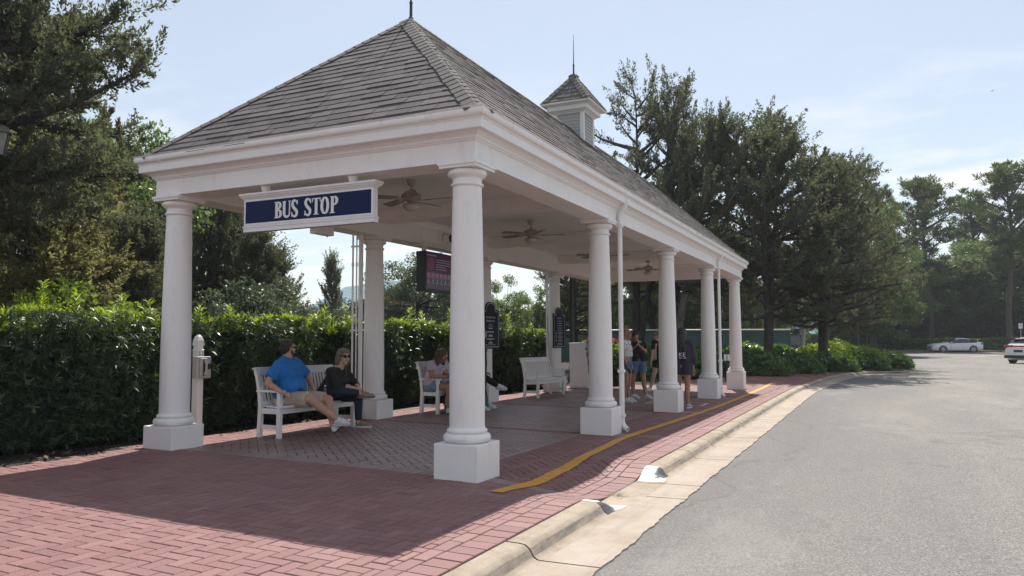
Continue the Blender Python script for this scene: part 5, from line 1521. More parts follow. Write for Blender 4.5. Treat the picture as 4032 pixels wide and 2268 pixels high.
def broadleaf(name, seed, H=8.0, Rd=3.2, clear=.25, clumps=80, per=330, card=.13, mat='oak', bark='bark', squash=1.0, low=False, cr=(.42, .85), lean=(0, 0)):
    rng = np.random.default_rng(seed); r = random.Random(seed); paths = []
    pts = [Vector((lean[0]*i/6+.1*math.sin(i+seed), lean[1]*i/6+.1*math.cos(i*1.3+seed), H*.55*i/6)) for i in range(7)]
    paths.append((pts, .17*H/8, .06)); top = pts[-1]
    zc = H*(clear+(1-clear)*.5); rz = H*(1-clear)/2*squash
    C = []; A = []; L = []
    for i in range(clumps):
        v = Vector((r.gauss(0, 1), r.gauss(0, 1), r.gauss(0, 1))).normalized()*r.uniform(.45, 1.0)**.6
        lob = 1+.22*math.sin(3*math.atan2(v.y, v.x)+seed)+.15*math.sin(5*v.z+seed*2)
        c = Vector((lean[0]+v.x*Rd*lob, lean[1]+v.y*Rd*lob, zc+v.z*rz*(1 if v.z > 0 else .95)))
        cr_ = r.uniform(*cr)*(Rd/3)**.5
        if i % 2 == 0:
            b = pts[r.randint(2, 6)]; m = b.lerp(c, .5)+Vector((0, 0, -.12*Rd*.3)); paths.append(([b, m, c], .05*Rd/3+.01, .008))
        n = int(per*r.uniform(.6, 1.4)*(cr_/.6)**1.6)
        o = unit(rng.normal(size=(n, 3)))*(rng.random((n, 1))**.45)*cr_*np.array([1.15, 1.15, .78])
        C.append(np.array(c)+o); A.append(unit(unit(o)*.6+rng.normal(size=(n, 3))*.8+np.array([0, 0, -.25]))); L.append(card*rng.uniform(.6, 1.35, n))
    C = np.concatenate(C); A = np.concatenate(A); L = np.concatenate(L)
    keep = C[:, 2] > .03; C, A, L = C[keep], A[keep], L[keep]
    mb = MB(); limb_tubes(paths, mb)
    return C, A, L, L*.6, mb, mat, bark, rng

def pine(name, seed, H=17.0, Rd=4.2, clear=.42, nl=34, tufts=15, per=60, card=.34, mat='pine', bark='bark'):
    rng = np.random.default_rng(seed); r = random.Random(seed); paths = []
    pts = [Vector((.25*math.sin(i*.6+seed), .25*math.cos(i*.5+seed), H*.97*i/10)) for i in range(11)]
    paths.append((pts, .30*H/17, .05)); C = []; A = []; L = []
    for i in range(nl):
        u = (i+.5)/nl; t = clear+(1-clear)*u; f = t*10; k0 = min(int(f), 9); p = pts[k0].lerp(pts[k0+1], f-k0)
        az = i*2.399963+r.uniform(-.6, .6); ln = Rd*(math.sin(PI*min(1, .22+u*.72))**.8)*r.uniform(.45, 1.15); el = R(5+45*u**2+r.uniform(-8, 22))
        d = Vector((math.cos(az)*math.cos(el), math.sin(az)*math.cos(el), math.sin(el)))
        q = p.copy(); lp = [p]
        for s in range(4): d = (d+Vector((r.gauss(0, .14), r.gauss(0, .14), .09))).normalized(); q = q+d*ln/4; lp.append(q.copy())
        paths.append((lp, .05+.02*ln, .015))
        for j in range(max(3, int(tufts*(.35+.65*ln/Rd)))):
            fj = (.4+.6*r.random())*4; k1 = min(int(fj), 3); b = lp[k1].lerp(lp[k1+1], fj-k1)+Vector((r.gauss(0, .45), r.gauss(0, .45), r.gauss(.25, .3)))
            n = int(per*r.uniform(.7, 1.3)); o = unit(rng.normal(size=(n, 3)))*(rng.random((n, 1))**.5)*r.uniform(.32, .62)
            o[:, 2] *= .75
            C.append(np.array(b)+o); A.append(unit(o+np.array([0, 0, .25]))); L.append(card*rng.uniform(.6, 1.3, n))
    C = np.concatenate(C); A = np.concatenate(A); L = np.concatenate(L)
    mb = MB(); limb_tubes(paths, mb)
    return C, A, L, L*.24, mb, mat, bark, rng

def grow(name, spec, label='x', cat='tree', group=None, crown='crown'):
    C, A, L, W, mb, mat, bark, rng = spec
    t = thing(name, label, cat, (0, 0, 0), 0, group)
    quads_mesh(crown, cards(C, A, L, W, rng), quad_idx(len(C)), LM[mat], t)
    mb.build('trunk', M[bark], t, smooth=60)
    return t
FWD = Vector((-0.4287, 0.9011, 0.0649)); CAMP = Vector((3.7069, -6.7276, 1.3932))
used = set()
def plant(proto, x, y, s, rz, label, group=None, sz=None, z=None):
    o = proto if proto.name not in used else copy_tree(proto)
    used.add(proto.name)
    o.location = (x, y, (gz(x, y)-.06) if z is None else z); o.rotation_euler = (0, 0, rz); o.scale = (s, s, sz or s); o['label'] = label
    if group: o['group'] = group
    return o
cedA = grow('cedar_tree', cedar('a', 21, 12, 5.2, .24, 104, 11, 92, .125, upright=.75, fork=3))
cedB = grow('cedar_tree', cedar('b', 22, 12, 5.6, .23, 108, 11, 92, .125, upright=.5, fork=2))
cedC = grow('cedar_tree', cedar('c', 23, 12, 5.4, .27, 66, 9, 92, .12, upright=.35, fork=2))
cedG = grow('cedar_tree', cedar('g', 27, 12, 5.0, .30, 84, 11, 92, .125, upright=.7, fork=1, bark='bark_grey'))
cedN = grow('cedar_tree', cedar('n', 31, 11, 4.5, .37, 110, 15, 140, .11, upright=.15, shape=1.1))
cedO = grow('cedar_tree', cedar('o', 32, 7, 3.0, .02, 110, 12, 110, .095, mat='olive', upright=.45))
cedS = grow('cedar_tree', cedar('s', 33, 7, 2.1, .05, 84, 10, 66, .11, upright=.8))
oakA = grow('broadleaf_tree', broadleaf('oa', 41, 8, 3.0, .10, 90, 400, .13))
oakB = grow('broadleaf_tree', broadleaf('ob', 42, 8, 3.2, .14, 110, 330, .13, 'pale'))
oakC = grow('broadleaf_tree', broadleaf('oc', 43, 9, 2.8, .18, 60, 260, .15, cr=(.35, .7)))
pinA = grow('pine_tree', pine('pa', 51)); pinB = grow('pine_tree', pine('pb', 52, 16, 3.6, .5, 28))
busL = grow('shrub', broadleaf('bl', 61, 2.6, 1.35, .05, 46, 330, .085, 'lime', cr=(.24, .45)), crown='foliage', cat='shrub')
busP = grow('shrub', broadleaf('bp', 62, 2.6, 1.5, .03, 60, 330, .08, 'pale', cr=(.22, .45)), crown='foliage', cat='shrub')

def at(px, depth):
    """ground position seen at column px of the 2576-wide photograph at a depth along the view"""
    a = (px-1288)/1901.0; f = Vector((-0.42985, 0.90290)); r_ = Vector((0.90290, 0.42985))
    return CAMP.x+(f.x+r_.x*a)*depth, CAMP.y+(f.y+r_.y*a)*depth
# left of the shelter, behind the hedge
G1 = 'trees behind the clipped hedge'
def stand(proto, px, dep, top, label, native, rz, group=None, wid=1.0, zb=None):
    """plant so that the crown reaches the height seen in the photograph"""
    x, y = at(px, dep); h = (848-top)/1901*dep+1.393; g = gz(x, y) if zb is None else zb
    sz = (h-g)/native; return plant(proto, x, y, sz*wid, rz, label, group, sz, g-.05)
stand(cedN, -120, 13.5, -330, 'huge dark cedar overhanging the top left of the scene', 11, 1.1, G1, .86)
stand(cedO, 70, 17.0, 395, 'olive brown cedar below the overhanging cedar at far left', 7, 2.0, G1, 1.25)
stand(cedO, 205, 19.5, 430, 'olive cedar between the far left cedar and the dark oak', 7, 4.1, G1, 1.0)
stand(oakA, 300, 24.0, 300, 'dark glossy oak just left of the first rear column', 8, 0.4, G1, .85)
stand(oakA, 390, 29.0, 395, 'dark oak crown showing under the left end of the eave', 8, 2.4, G1, .95)
stand(cedS, 352, 19.0, 545, 'small cypress-shaped cedar left of the first rear column', 7, 0.7, G1, 1.0)
stand(cedA, 520, 26.0, 430, 'tall cedar right of the first rear column', 12, 1.9, G1, .82)
stand(cedB, 610, 27.0, 500, 'broad dark cedar under the BUS STOP sign', 12, 3.3, G1, .72)
stand(cedS, 690, 27.0, 640, 'short cedar at the right end of the left-hand trees', 7, 5.1, G1, 1.0)
stand(cedS, 655, 25.0, 585, 'dense cedar just under the right half of the BUS STOP sign', 7, 2.6, G1, 1.05)
stand(oakC, 722, 34.0, 705, 'small rounded tree beside the gap with the far building', 9, 1.0, G1, .5)
stand(busL, 170, 13.2, 672, 'bright lime green shrub rising over the left part of the hedge', 2.6, 0.5, None, .95)
stand(busL, 80, 13.6, 705, 'lime green vine-like shrub around the left lantern', 2.6, 2.5, None, .6)
stand(busP, 640, 22.0, 690, 'pale silvery shrub above the hedge under the sign', 2.6, 0.2, None, .9)
stand(busP, 672, 24.0, 735, 'pale shrub left of the far red building', 2.6, 2.0, None, .9)
stand(cedS, 835, 42.0, 652, 'lone ragged dark tree standing in front of the far red building', 7, 3.0, G1, .62)
stand(busP, 845, 30.0, 765, 'dull green shrub left of the rear pipes', 2.6, 4.0, None, 1.0)
stand(oakB, 1050, 33.0, 628, 'grey green broad tree right of the second rear column', 8, 0.6, G1, 1.0)
stand(oakB, 1135, 37.0, 690, 'grey green broad tree behind the hanging screen', 8, 2.6, G1, .95)
stand(oakC, 1265, 32.0, 690, 'airy tree between the two arched boards', 9, 0.3, G1, .95)
stand(oakC, 1345, 35.0, 715, 'thin airy tree left of the navy board with pictograms', 9, 1.7, G1, .9)
stand(oakA, 1235, 44.0, 740, 'low dark oak far behind the third rear column', 8, 4.4, G1, 1.0)
stand(cedB, 1450, 36.0, 560, 'dark cedar behind the black lamp post', 12, 2.2, G1, .75)
stand(cedC, 20, 21.0, -60, 'cedar filling the gap between the overhanging cedar and the dark oak', 12, 3.6, G1, .62)
stand(oakA, 130, 29.0, 230, 'dark oak behind the far left cedars', 8, 5.2, G1, .8)
G2 = 'row of tall cedars beyond the far end of the shelter'
stand(cedC, 1600, 35.0, 208, 'leftmost and tallest cedar just right of the cupola', 12, .2, G2, .82)
stand(cedC, 1700, 34.0, 225, 'airy cedar, second one to the right of the cupola', 12, 1.9, G2, .80)
lg = stand(cedG, 1688, 33.0, 300, 'cedar with a leaning grey trunk seen between the third and fourth road-side columns', 12, 0, G2, .92)
lg.rotation_mode = 'QUATERNION'; lg.rotation_quaternion = Matrix.Rotation(R(11), 3, Vector((-.43, .903, 0))).to_quaternion()
stand(cedA, 1930, 34.0, 305, 'big cedar with three spiky tops and a thick double trunk', 12, .9, G2, 1.02)
stand(cedB, 2065, 35.0, 400, 'broad cedar with its trunk by the bright shrub mound', 12, 4.4, G2, 1.0)
stand(cedB, 2150, 41.0, 420, 'last cedar of the row, beside the open car park', 12, 1.2, G2, .85)
stand(oakA, 1640, 52.0, 520, 'dark oak filling behind the cedars at the far columns', 8, 3.1, None, .6)
stand(oakA, 1820, 53.0, 560, 'dark oak seen above the fence behind the last column', 8, 5.0, None, .8)
for px_, d_, t_, w_, l_ in ((1540, 54, 640, 1.2, 'seen through the gap left of the standing group'), (1730, 55, 610, 1.1, 'seen between the last two columns'), (1895, 57, 600, 1.0, 'behind the double-trunked cedar'), (2095, 60, 620, .9, 'behind the pale pole'), (2170, 62, 640, 1.2, 'left of the car park')): stand(oakA, px_, d_, t_, 'low dark oak in the background, '+l_, 8, d_*1.7, 'low oaks behind the cedar row', w_)
stand(oakA, 2195, 66.0, 500, 'rounded oak closing the gap between the last cedar and the pines', 8, 2.9, None, .62)
G3 = 'trees at the far side of the car park'
stand(pinA, 2335, 84.0, 458, 'tall pine with open round crown behind the white sedan', 17, .4, G3, 1.05)
stand(pinB, 2215, 88.0, 482, 'slim tall pine left of the round-crowned pine', 16, 1.4, G3, .85)
stand(pinA, 2545, 78.0, 425, 'large pine at the right edge of the scene', 17, 3.0, G3, 1.1)
stand(pinB, 2462, 92.0, 520, 'pine between the two largest pines', 16, 2.2, G3, 1.05)
rr = random.Random(12)
for i, (px, dep, top, pr, nat) in enumerate(((2190, 82, 600, oakA, 8), (2262, 86, 640, oakC, 9), (2310, 90, 655, oakA, 8), (2385, 88, 640, oakA, 8), (2440, 90, 660, cedS, 7), (2500, 86, 600, oakA, 8), (2560, 84, 640, oakC, 9), (2610, 84, 560, oakA, 8), (2230, 92, 700, cedS, 7), (2350, 86, 735, cedS, 7))):
    stand(pr, px, dep, top, 'low dark tree across the car park, %s' % ('left of the sedan', 'behind the nose of the sedan', 'behind the bonnet of the sedan', 'behind the sedan roof', 'small and pointed behind the sedan boot', 'right of the sedan boot', 'behind the parking sign', 'at the right edge of the scene', 'small and pointed left of the sedan', 'small and pointed behind the sedan')[i], nat, rr.uniform(0, 6), G3, rr.uniform(1.1, 1.45))
for o_ in (cedS, oakC): pass

# far woods that close the view
rng = np.random.default_rng(77); C = []; A = []; L = []
for i in range(150):
    b = R(-26+rng.uniform(-16, 44)); d = rng.uniform(98, 150)
    cx, cy = CAMP.x+math.sin(b)*d, CAMP.y+math.cos(b)*d
    h = rng.uniform(5, 11) if b > R(-22) else rng.uniform(3.5, 6); rw = rng.uniform(3, 5.5)
    n = 900; o = unit(rng.normal(size=(n, 3)))*(rng.random((n, 1))**.4)*np.array([rw, rw, h*.55])
    C.append(np.array([cx, cy, h*.48-.3])+o); A.append(unit(rng.normal(size=(n, 3)))); L.append(rng.uniform(.5, 1.1, n))
C = np.concatenate(C); A = np.concatenate(A); L = np.concatenate(L); k = C[:, 2] > -.4
tag(quads_mesh('distant_woods', cards(C[k], A[k], L[k], L[k]*.6, rng), quad_idx(int(k.sum())), LM['woods']), 'distant woods closing the view behind the car park and fence', 'woods', kind='stuff')

# clipped hedge behind the benches
hg = thing('clipped_hedge', 'long clipped hedge of narrow glossy leaves running behind the benches', 'hedge', (0, 0, 0))
hx0, hx1, hy0, hy1 = -6.35, -5.06, -4.2, 14.7
def htop(y): return 1.70-.006*max(0, y-4)-.035*max(0, y-9)*.5
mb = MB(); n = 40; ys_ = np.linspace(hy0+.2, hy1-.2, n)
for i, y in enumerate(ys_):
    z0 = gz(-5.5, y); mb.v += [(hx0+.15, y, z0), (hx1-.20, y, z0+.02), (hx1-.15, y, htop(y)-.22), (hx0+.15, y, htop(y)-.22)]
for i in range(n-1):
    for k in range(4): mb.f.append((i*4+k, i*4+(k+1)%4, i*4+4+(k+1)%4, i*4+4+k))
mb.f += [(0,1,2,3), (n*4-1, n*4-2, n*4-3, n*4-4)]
mb.build('hedge_core', plain('dark_hedge_core', (.010, .011, .008), .95, .4, 8), hg)  # solid dark core added inside the hedge to stop light leaking through
def rosettes(P, N, rng, nl=10, ln=.115, wd=.0155, spread=.9):
    """P: bases, N: axes; whorls of strap leaves"""
    m = len(P); Pn = np.repeat(P, nl, 0); Nn = np.repeat(N, nl, 0)
    rad = unit(np.cross(Nn, unit(rng.normal(size=(m*nl, 3)))))
    d = unit(Nn*rng.uniform(.25, 1.1, (m*nl, 1))+rad*spread)
    l = ln*rng.uniform(.6, 1.25, m*nl)
    c = Pn+d*(l*.5)[:, None]+Nn*rng.uniform(-.03, .03, (m*nl, 1))
    s = unit(np.cross(d, Nn+rng.normal(size=(m*nl, 3))*.25)); dn = np.cross(s, d)
    V = np.empty((m*nl, 4, 3)); w = wd*rng.uniform(.8, 1.2, (m*nl, 1)); l = l[:, None]
    V[:, 0] = c-d*l/2; V[:, 1] = c+s*w/2+dn*l*.04; V[:, 2] = c+d*l/2-np.abs(dn)*l*.10*np.sign(dn); V[:, 3] = c-s*w/2+dn*l*.04
    return V.reshape(-1, 3)
rng = np.random.default_rng(5)
n = 12500
y = rng.uniform(hy0, hy1, n); ht = np.array([htop(v) for v in y]); g = np.array([gz(-5.4, v) for v in y])
z = g+.05+(ht-g-.05)*rng.random(n)**.9
wob = .09*np.sin(y*2.1+z*1.7)+.07*np.sin(y*5.3-z*3.1)+rng.normal(0, .05, n)
P = np.stack([hx1-.04+wob-.10*np.maximum(0, (z-g)/(ht-g)-.9)*6*.3-.10*np.maximum(0, .2-(z-g)), y, z], 1)
N = unit(np.stack([np.ones(n), rng.normal(0, .45, n), rng.normal(.25, .45, n)], 1))
# the near end face
n2 = 700; P2 = np.stack([rng.uniform(hx0, hx1, n2), hy0+rng.normal(0, .06, n2), rng.uniform(.1, 1.75, n2)], 1); N2 = unit(np.stack([rng.normal(0, .4, n2), -np.ones(n2), rng.normal(.2, .4, n2)], 1))
V = np.concatenate([rosettes(P, N, rng, 10, .10, .0135), rosettes(P2, N2, rng)])
quads_mesh('hedge_foliage', V, quad_idx(len(V)//4), LM['hedge'], hg)
n = 9500; y = rng.uniform(hy0, hy1, n); x = hx1-.09-(hx1-hx0-.09)*rng.random(n)**1.5; ht = np.array([htop(v) for v in y])
P = np.stack([x, y, ht-.11+.05*np.sin(y*1.7+x*3)+.04*np.sin(y*4.1)+rng.normal(0, .035, n)-.14*np.maximum(0, 1-(hx1-x)/.12)], 1)
N = unit(np.stack([rng.normal(.2, .32, n), rng.normal(0, .32, n), np.ones(n)], 1))
V = rosettes(P, N, rng, 11, .095, .013, .6)
# loose shoots that stand above the clipped top
Sh = []; SN = []
for (sx, sy, hh) in [(-5.4, -.9, .42), (-5.35, -.55, .26), (-5.5, .35, .30), (-5.3, .62, .22), (-5.6, 2.3, .22), (-5.5, 3.6, .20), (-5.6, 5.4, .38), (-5.4, 5.75, .46), (-5.7, 6.3, .42), (-5.4, 7.1, .34), (-5.6, 9.2, .45), (-5.3, 10.4, .34), (-5.5, 11.2, .30), (-5.4, 12.1, .42), (-5.6, 1.6, .18), (-5.5, 4.5, .26), (-5.6, 8.1, .3), (-5.4, 13.6, .24)]+[(rng.uniform(-6, -5.2), rng.uniform(-2, 14), rng.uniform(.06, .14)) for _ in range(60)]:
    k = max(4, int(hh*34)); ss = np.linspace(0, 1, k); le = rng.normal(0, .08, 2)
    Sh.append(np.stack([sx+le[0]*ss, sy+le[1]*ss, htop(sy)-.1+hh*ss+.05], 1)); SN.append(np.repeat([[le[0], le[1], 1]], k, 0))
V2 = rosettes(np.concatenate(Sh), unit(np.concatenate(SN)), rng, 8, .12, .017, .9)
# pale young whorls scattered on the face
n3 = 260; y3 = rng.uniform(hy0, hy1, n3); z3 = rng.uniform(.25, 1.6, n3)
V3_ = rosettes(np.stack([np.full(n3, hx1+.07)+rng.normal(0, .03, n3), y3, z3+np.array([gz(-5, v) for v in y3])], 1), unit(np.stack([np.ones(n3), rng.normal(0, .4, n3), rng.normal(.4, .3, n3)], 1)), rng)
V = np.concatenate([V, V2]); quads_mesh('sunlit_new_growth', V, quad_idx(len(V)//4), LM['hedge_new_sunlit'], hg); quads_mesh('pale_whorls', V3_, quad_idx(len(V3_)//4), LM['hedge_mid'], hg)
# fallen leaves on the mulch
mb = MB(); r_ = random.Random(8)
for i in range(240):
    x_, y_ = r_.uniform(-5.0, -4.46) if i % 3 else r_.uniform(-4.9, -4.3), r_.uniform(-3.2, 12)
    a = r_.uniform(0, 6.28); l = r_.uniform(.03, .10); z_ = bedz(x_, y_)+.03
    d = Vector((math.cos(a), math.sin(a), r_.uniform(-.2, .3)))*l; s = Vector((-math.sin(a), math.cos(a), r_.uniform(-.3, .3)))*l*.3
    p = Vector((x_, y_, z_)); mb.add([p-d, p+s, p+d, p-s], [(0,1,2,3)])
tag(mb.build('leaf_litter', island_mat('dry_leaf_litter', [(.09,.06,.04),(.16,.11,.07),(.06,.045,.035),(.22,.16,.10)], .9, 60)), 'dry brown leaves scattered on the mulch along the hedge', 'leaf litter', kind='stuff')
# bark chips over the mulch
n = 9000; x = rng.uniform(-5.6, -4.45, n); y = rng.uniform(-5, 14, n)
c = np.stack([x, y, np.array([bedz(a, b) for a, b in zip(x, y)])+rng.uniform(0, .025, n)], 1); a = unit(np.stack([rng.normal(size=n), rng.normal(size=n), rng.normal(0, .3, n)], 1)); l = rng.uniform(.02, .06, n)
tag(quads_mesh('bark_chips', cards(c, a, l, l*.4, rng), quad_idx(n), island_mat('bark_chip', [(.018,.013,.010),(.040,.028,.021),(.026,.019,.015),(.06,.042,.03)], .95, 60)), 'dark bark chips covering the bed below the hedge', 'bark chips', kind='stuff')

# understorey shrubs in the far bed
def mound(name, pts, label, cat, mat, nl, ln, wd, seed, grp=None, newtop=None):
    """low mound built of whorled leaves over ellipsoids (x, y, rx, ry, h)"""
    rng = np.random.default_rng(seed); t = thing(name, label, cat, (0, 0, 0), 0, grp); P = []; N = []; T = []; core = MB()
    for (x, y, rx, ry, h) in pts:
        n = int(95*(rx+ry)*(h+.4)*1.5); u = unit(rng.normal(size=(n, 3))); u[:, 2] = np.abs(u[:, 2])
        s = 1+rng.normal(0, .07, (n, 1)); p = np.array([x, y, gz(x, y)])+u*s*np.array([rx, ry, h]); P.append(p); N.append(unit(u+np.array([0, 0, .4]))); T.append(u[:, 2])
        core.lathe([(max(.001, math.cos(a)), math.sin(a)) for a in [PI/2*i/6 for i in range(7)]], (0, 0, 0), 14, Matrix.Translation((x, y, gz(x, y)-.05)) @ Matrix.Diagonal((rx*.86, ry*.86, h*.86, 1)))
    P = np.concatenate(P); N = np.concatenate(N); T = np.concatenate(T)
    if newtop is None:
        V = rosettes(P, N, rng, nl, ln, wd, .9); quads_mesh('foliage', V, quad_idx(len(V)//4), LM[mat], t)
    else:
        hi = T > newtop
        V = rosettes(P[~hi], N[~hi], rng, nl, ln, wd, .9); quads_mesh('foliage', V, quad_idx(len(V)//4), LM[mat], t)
        V = rosettes(P[hi], N[hi], rng, nl, ln, wd, .9); quads_mesh('sunlit_new_growth', V, quad_idx(len(V)//4), LM['hedge_new_sunlit'], t)
    core.build('mound_core', plain('dark_shrub_core', (.012, .014, .009), .95, .4, 8), t)  # solid dark core under the leaves
    return t
G4 = 'glossy shrubs in the far planting bed'
a1 = at(2100, 37); a2 = at(2040, 36); a3 = at(2160, 38)
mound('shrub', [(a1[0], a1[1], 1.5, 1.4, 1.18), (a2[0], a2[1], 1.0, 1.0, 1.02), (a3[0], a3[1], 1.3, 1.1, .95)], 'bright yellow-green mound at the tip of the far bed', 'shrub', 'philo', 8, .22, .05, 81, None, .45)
for i, (px, dep, rx, ry, h, lab) in enumerate(((2225, 38.5, 1.0, 1.2, .72, 'dark glossy shrub at the road tip of the far bed'), (2160, 36.0, 1.1, 1.0, .72, 'dark glossy shrub in front of the yellow-green mound'), (2080, 34.5, 1.1, 1.0, .70, 'sunlit glossy shrub at the foot of the leaning trunk'),
        (1990, 33.0, 1.1, 1.0, .72, 'glossy shrub in front of the bus nose'), (1910, 31.0, 1.0, 1.0, .82, 'glossy shrub right of the last column'), (1845, 31.5, 1.0, .9, .88, 'glossy shrub behind the last column'), (1775, 30.0, 1.0, .9, 1.0, 'glossy shrub between the last two columns'),
        (1700, 29.5, 1.0, .9, 1.08, 'leafy shrub right of the woman in the long shirt'), (1630, 28.5, .95, .9, 1.0, 'leafy shrub behind the standing group'), (1560, 28.0, .9, .9, .85, 'leafy shrub behind the blonde woman'), (1950, 36.5, 1.2, 1.0, 1.0, 'dark shrub round the double trunk'), (1870, 36.5, 1.2, 1.0, 1.05, 'dark shrub below the green fence right of the last column'))):
    x, y = at(px, dep); mound('shrub', [(x, y, rx, ry, h), (x+.5, y-.4, rx*.6, ry*.6, h*.7)], lab, 'shrub', 'philo', 7, .26, .075, 90+i, G4)
# red flowers and their leaves behind the cabinet
x, y = -4.1, 16.0
fl = mound('flowering_shrub', [(x-.25, y, .55, .5, 1.28), (x+.45, y+.2, .5, .5, 1.2)], 'green shrub with a cluster of red flowers above the white cabinet', 'flowering shrub', 'lime', 7, .12, .05, 120)
rng = np.random.default_rng(2); n = 420; c = np.array([-3.92, 15.7, gz(-4, 15.7)+1.40])+rng.normal(size=(n, 3))*np.array([.20, .12, .075])
quads_mesh('flowers', cards(c, unit(rng.normal(size=(n, 3))), np.full(n, .075), np.full(n, .055), rng), quad_idx(n), LM['red'], fl)
# grass tuft in the kerb joint
mb = MB(); r_ = random.Random(3)
for i in range(46):
    a = r_.uniform(0, 6.28); l = r_.uniform(.03, .13); b = Vector((1.44+r_.gauss(0, .05), .36+r_.gauss(0, .04), zbase(.36)+.012)); d = Vector((math.cos(a), math.sin(a), r_.uniform(.1, .5)))*l; s = Vector((-math.sin(a), math.cos(a), 0))*.003
    mb.add([b-s, b+s, b+d], [(0,1,2)])
tg = tag(mb.build('grass_tuft', LM['lime']), 'small tuft of grass growing in the kerb joint', 'grass tuft')
pl2 = thing('planter_box', 'low white planter box just past the far end of the shelter', 'planter', (-3.75, 17.2, gz(-3.75, 17.2)))
mb = MB(); mb.box(-.32, .32, -.3, .3, 0, .40); mb.build('box', M['bench'], pl2, bevel=.006)
mb = MB(); mb.box(-.34, .34, -.32, .32, .4015, .44); mb.build('rim', M['bench'], pl2, bevel=.006)
# ---------------------------------------------------------------- lanterns, fence, vehicles, building
def lantern(px, dep, top, label, s=1.0):
    x, y = at(px, dep); h = (848-top)/1901*dep+1.393; g = gz(x, y); z = h-g
    t = thing('street_lantern', label, 'street lantern', (x, y, g-.02), .4, 'street lanterns on dark posts')
    mb = MB(); mb.lathe([(.11, 0), (.12, .05), (.075, .12), (.06, .5), (.045, .55), (.04, z-.70), (.055, z-.68), (.03, z-.62), (.09, z-.585)], n=14); mb.build('post', M['iron'], t, smooth=50)
    hd = bpy.data.objects.new('lamp_head', None); COL.objects.link(hd); hd.parent = t
    def loft(rs, name, mat):
        mb = MB(); n = 6; mb.v = []
        for r, zz in rs: mb.v += [(r*math.cos(2*PI*k/n), r*math.sin(2*PI*k/n), zz) for k in range(n)]
        for i in range(len(rs)-1): mb.f += [(i*n+k, i*n+(k+1)%n, i*n+n+(k+1)%n, i*n+n+k) for k in range(n)]
        mb.f += [tuple(reversed(range(n))), tuple(len(mb.v)-n+k for k in range(n))]; mb.build(name, mat, hd)
    loft([(.115, z-.58), (.185, z-.20)], 'lantern_glass', M['lantern_glass'])
    loft([(.235, z-.198), (.225, z-.17), (.19, z-.10), (.09, z-.05), (.03, z-.03), (.02, z)], 'lantern_cap', plain('weathered_grey_metal', (.22, .21, .20), .6))
    mb = MB()
    for k in range(6):
        a = 2*PI*k/6; mb.tube([(.118*math.cos(a), .118*math.sin(a), z-.59), (.19*math.cos(a), .19*math.sin(a), z-.19)], .010, 6)
    mb.build('lantern_frame', M['iron'], hd)
lantern(-24, 13.0, 292, 'large lantern cut by the left edge among dark foliage'); lantern(53, 24.0, 665, 'lantern half hidden in foliage at the far left'); lantern(619, 30.0, 760, 'lantern standing above the hedge under the BUS STOP sign'); lantern(968, 42.0, 768, 'small lantern right of the second rear column')
x, y = at(1438, 26); bp_ = thing('lamp_post', 'tall black post beside the navy board with pictograms', 'lamp post', (x, y, gz(x, y)))
mb = MB(); mb.lathe([(.16, -.05), (.17, .1), (.11, .25), (.085, .9), (.075, 1.0), (.062, 4.3), (.08, 4.32), (.02, 4.5)], n=14); mb.build('post', M['black'], bp_, smooth=50)
mb = MB(); mb.lathe([(.1, 4.5), (.2, 4.9), (.22, 4.95), (.05, 5.15), (.0, 5.2)], n=12); mb.build('lamp_head', M['frost'], bp_, smooth=50)
# green screened fence
fx0, fy0 = at(1395, 46.5); fx1, fy1 = at(1986, 46.5)
fz = -.25; fn = thing('screen_fence', 'dark green screened fence with a pale top rail behind the trees', 'fence', (fx0, fy0, fz), math.atan2(fy1-fy0, fx1-fx0))
Lf_ = math.hypot(fx1-fx0, fy1-fy0); H = 2.035
GREEN = plain('dark_green_windscreen', (.05, .115, .11), .7, .25, .8, .3, 3)
def fence_panels():
    mb = MB(); n = 60
    vs = []; 
    for i in range(n+1):
        u = Lf_*i/n; w = .03*math.sin(i*1.1)+.02*math.sin(i*.37)
        vs += [(u, w, .05), (u, w*1.3, 1.0), (u, w*.3, H-.06)]
    mb.add(vs, [q for i in range(n) for q in ((i*3, i*3+3, i*3+4, i*3+1), (i*3+1, i*3+4, i*3+5, i*3+2))]); mb.build('windscreen', GREEN, fn)
fence_panels()
mb = MB(); mb.tube([(0, -.05, H), (Lf_, -.05, H)], .05, 8); mb.build('top_rail', plain('pale_rail', (.62, .60, .55), .35), fn)
for k in range(8):
    mb = MB(); mb.tube([(Lf_*k/7, .06, -.2), (Lf_*k/7, .06, H+.05)], .04, 8); mb.build('fence_post', M['iron'], fn)

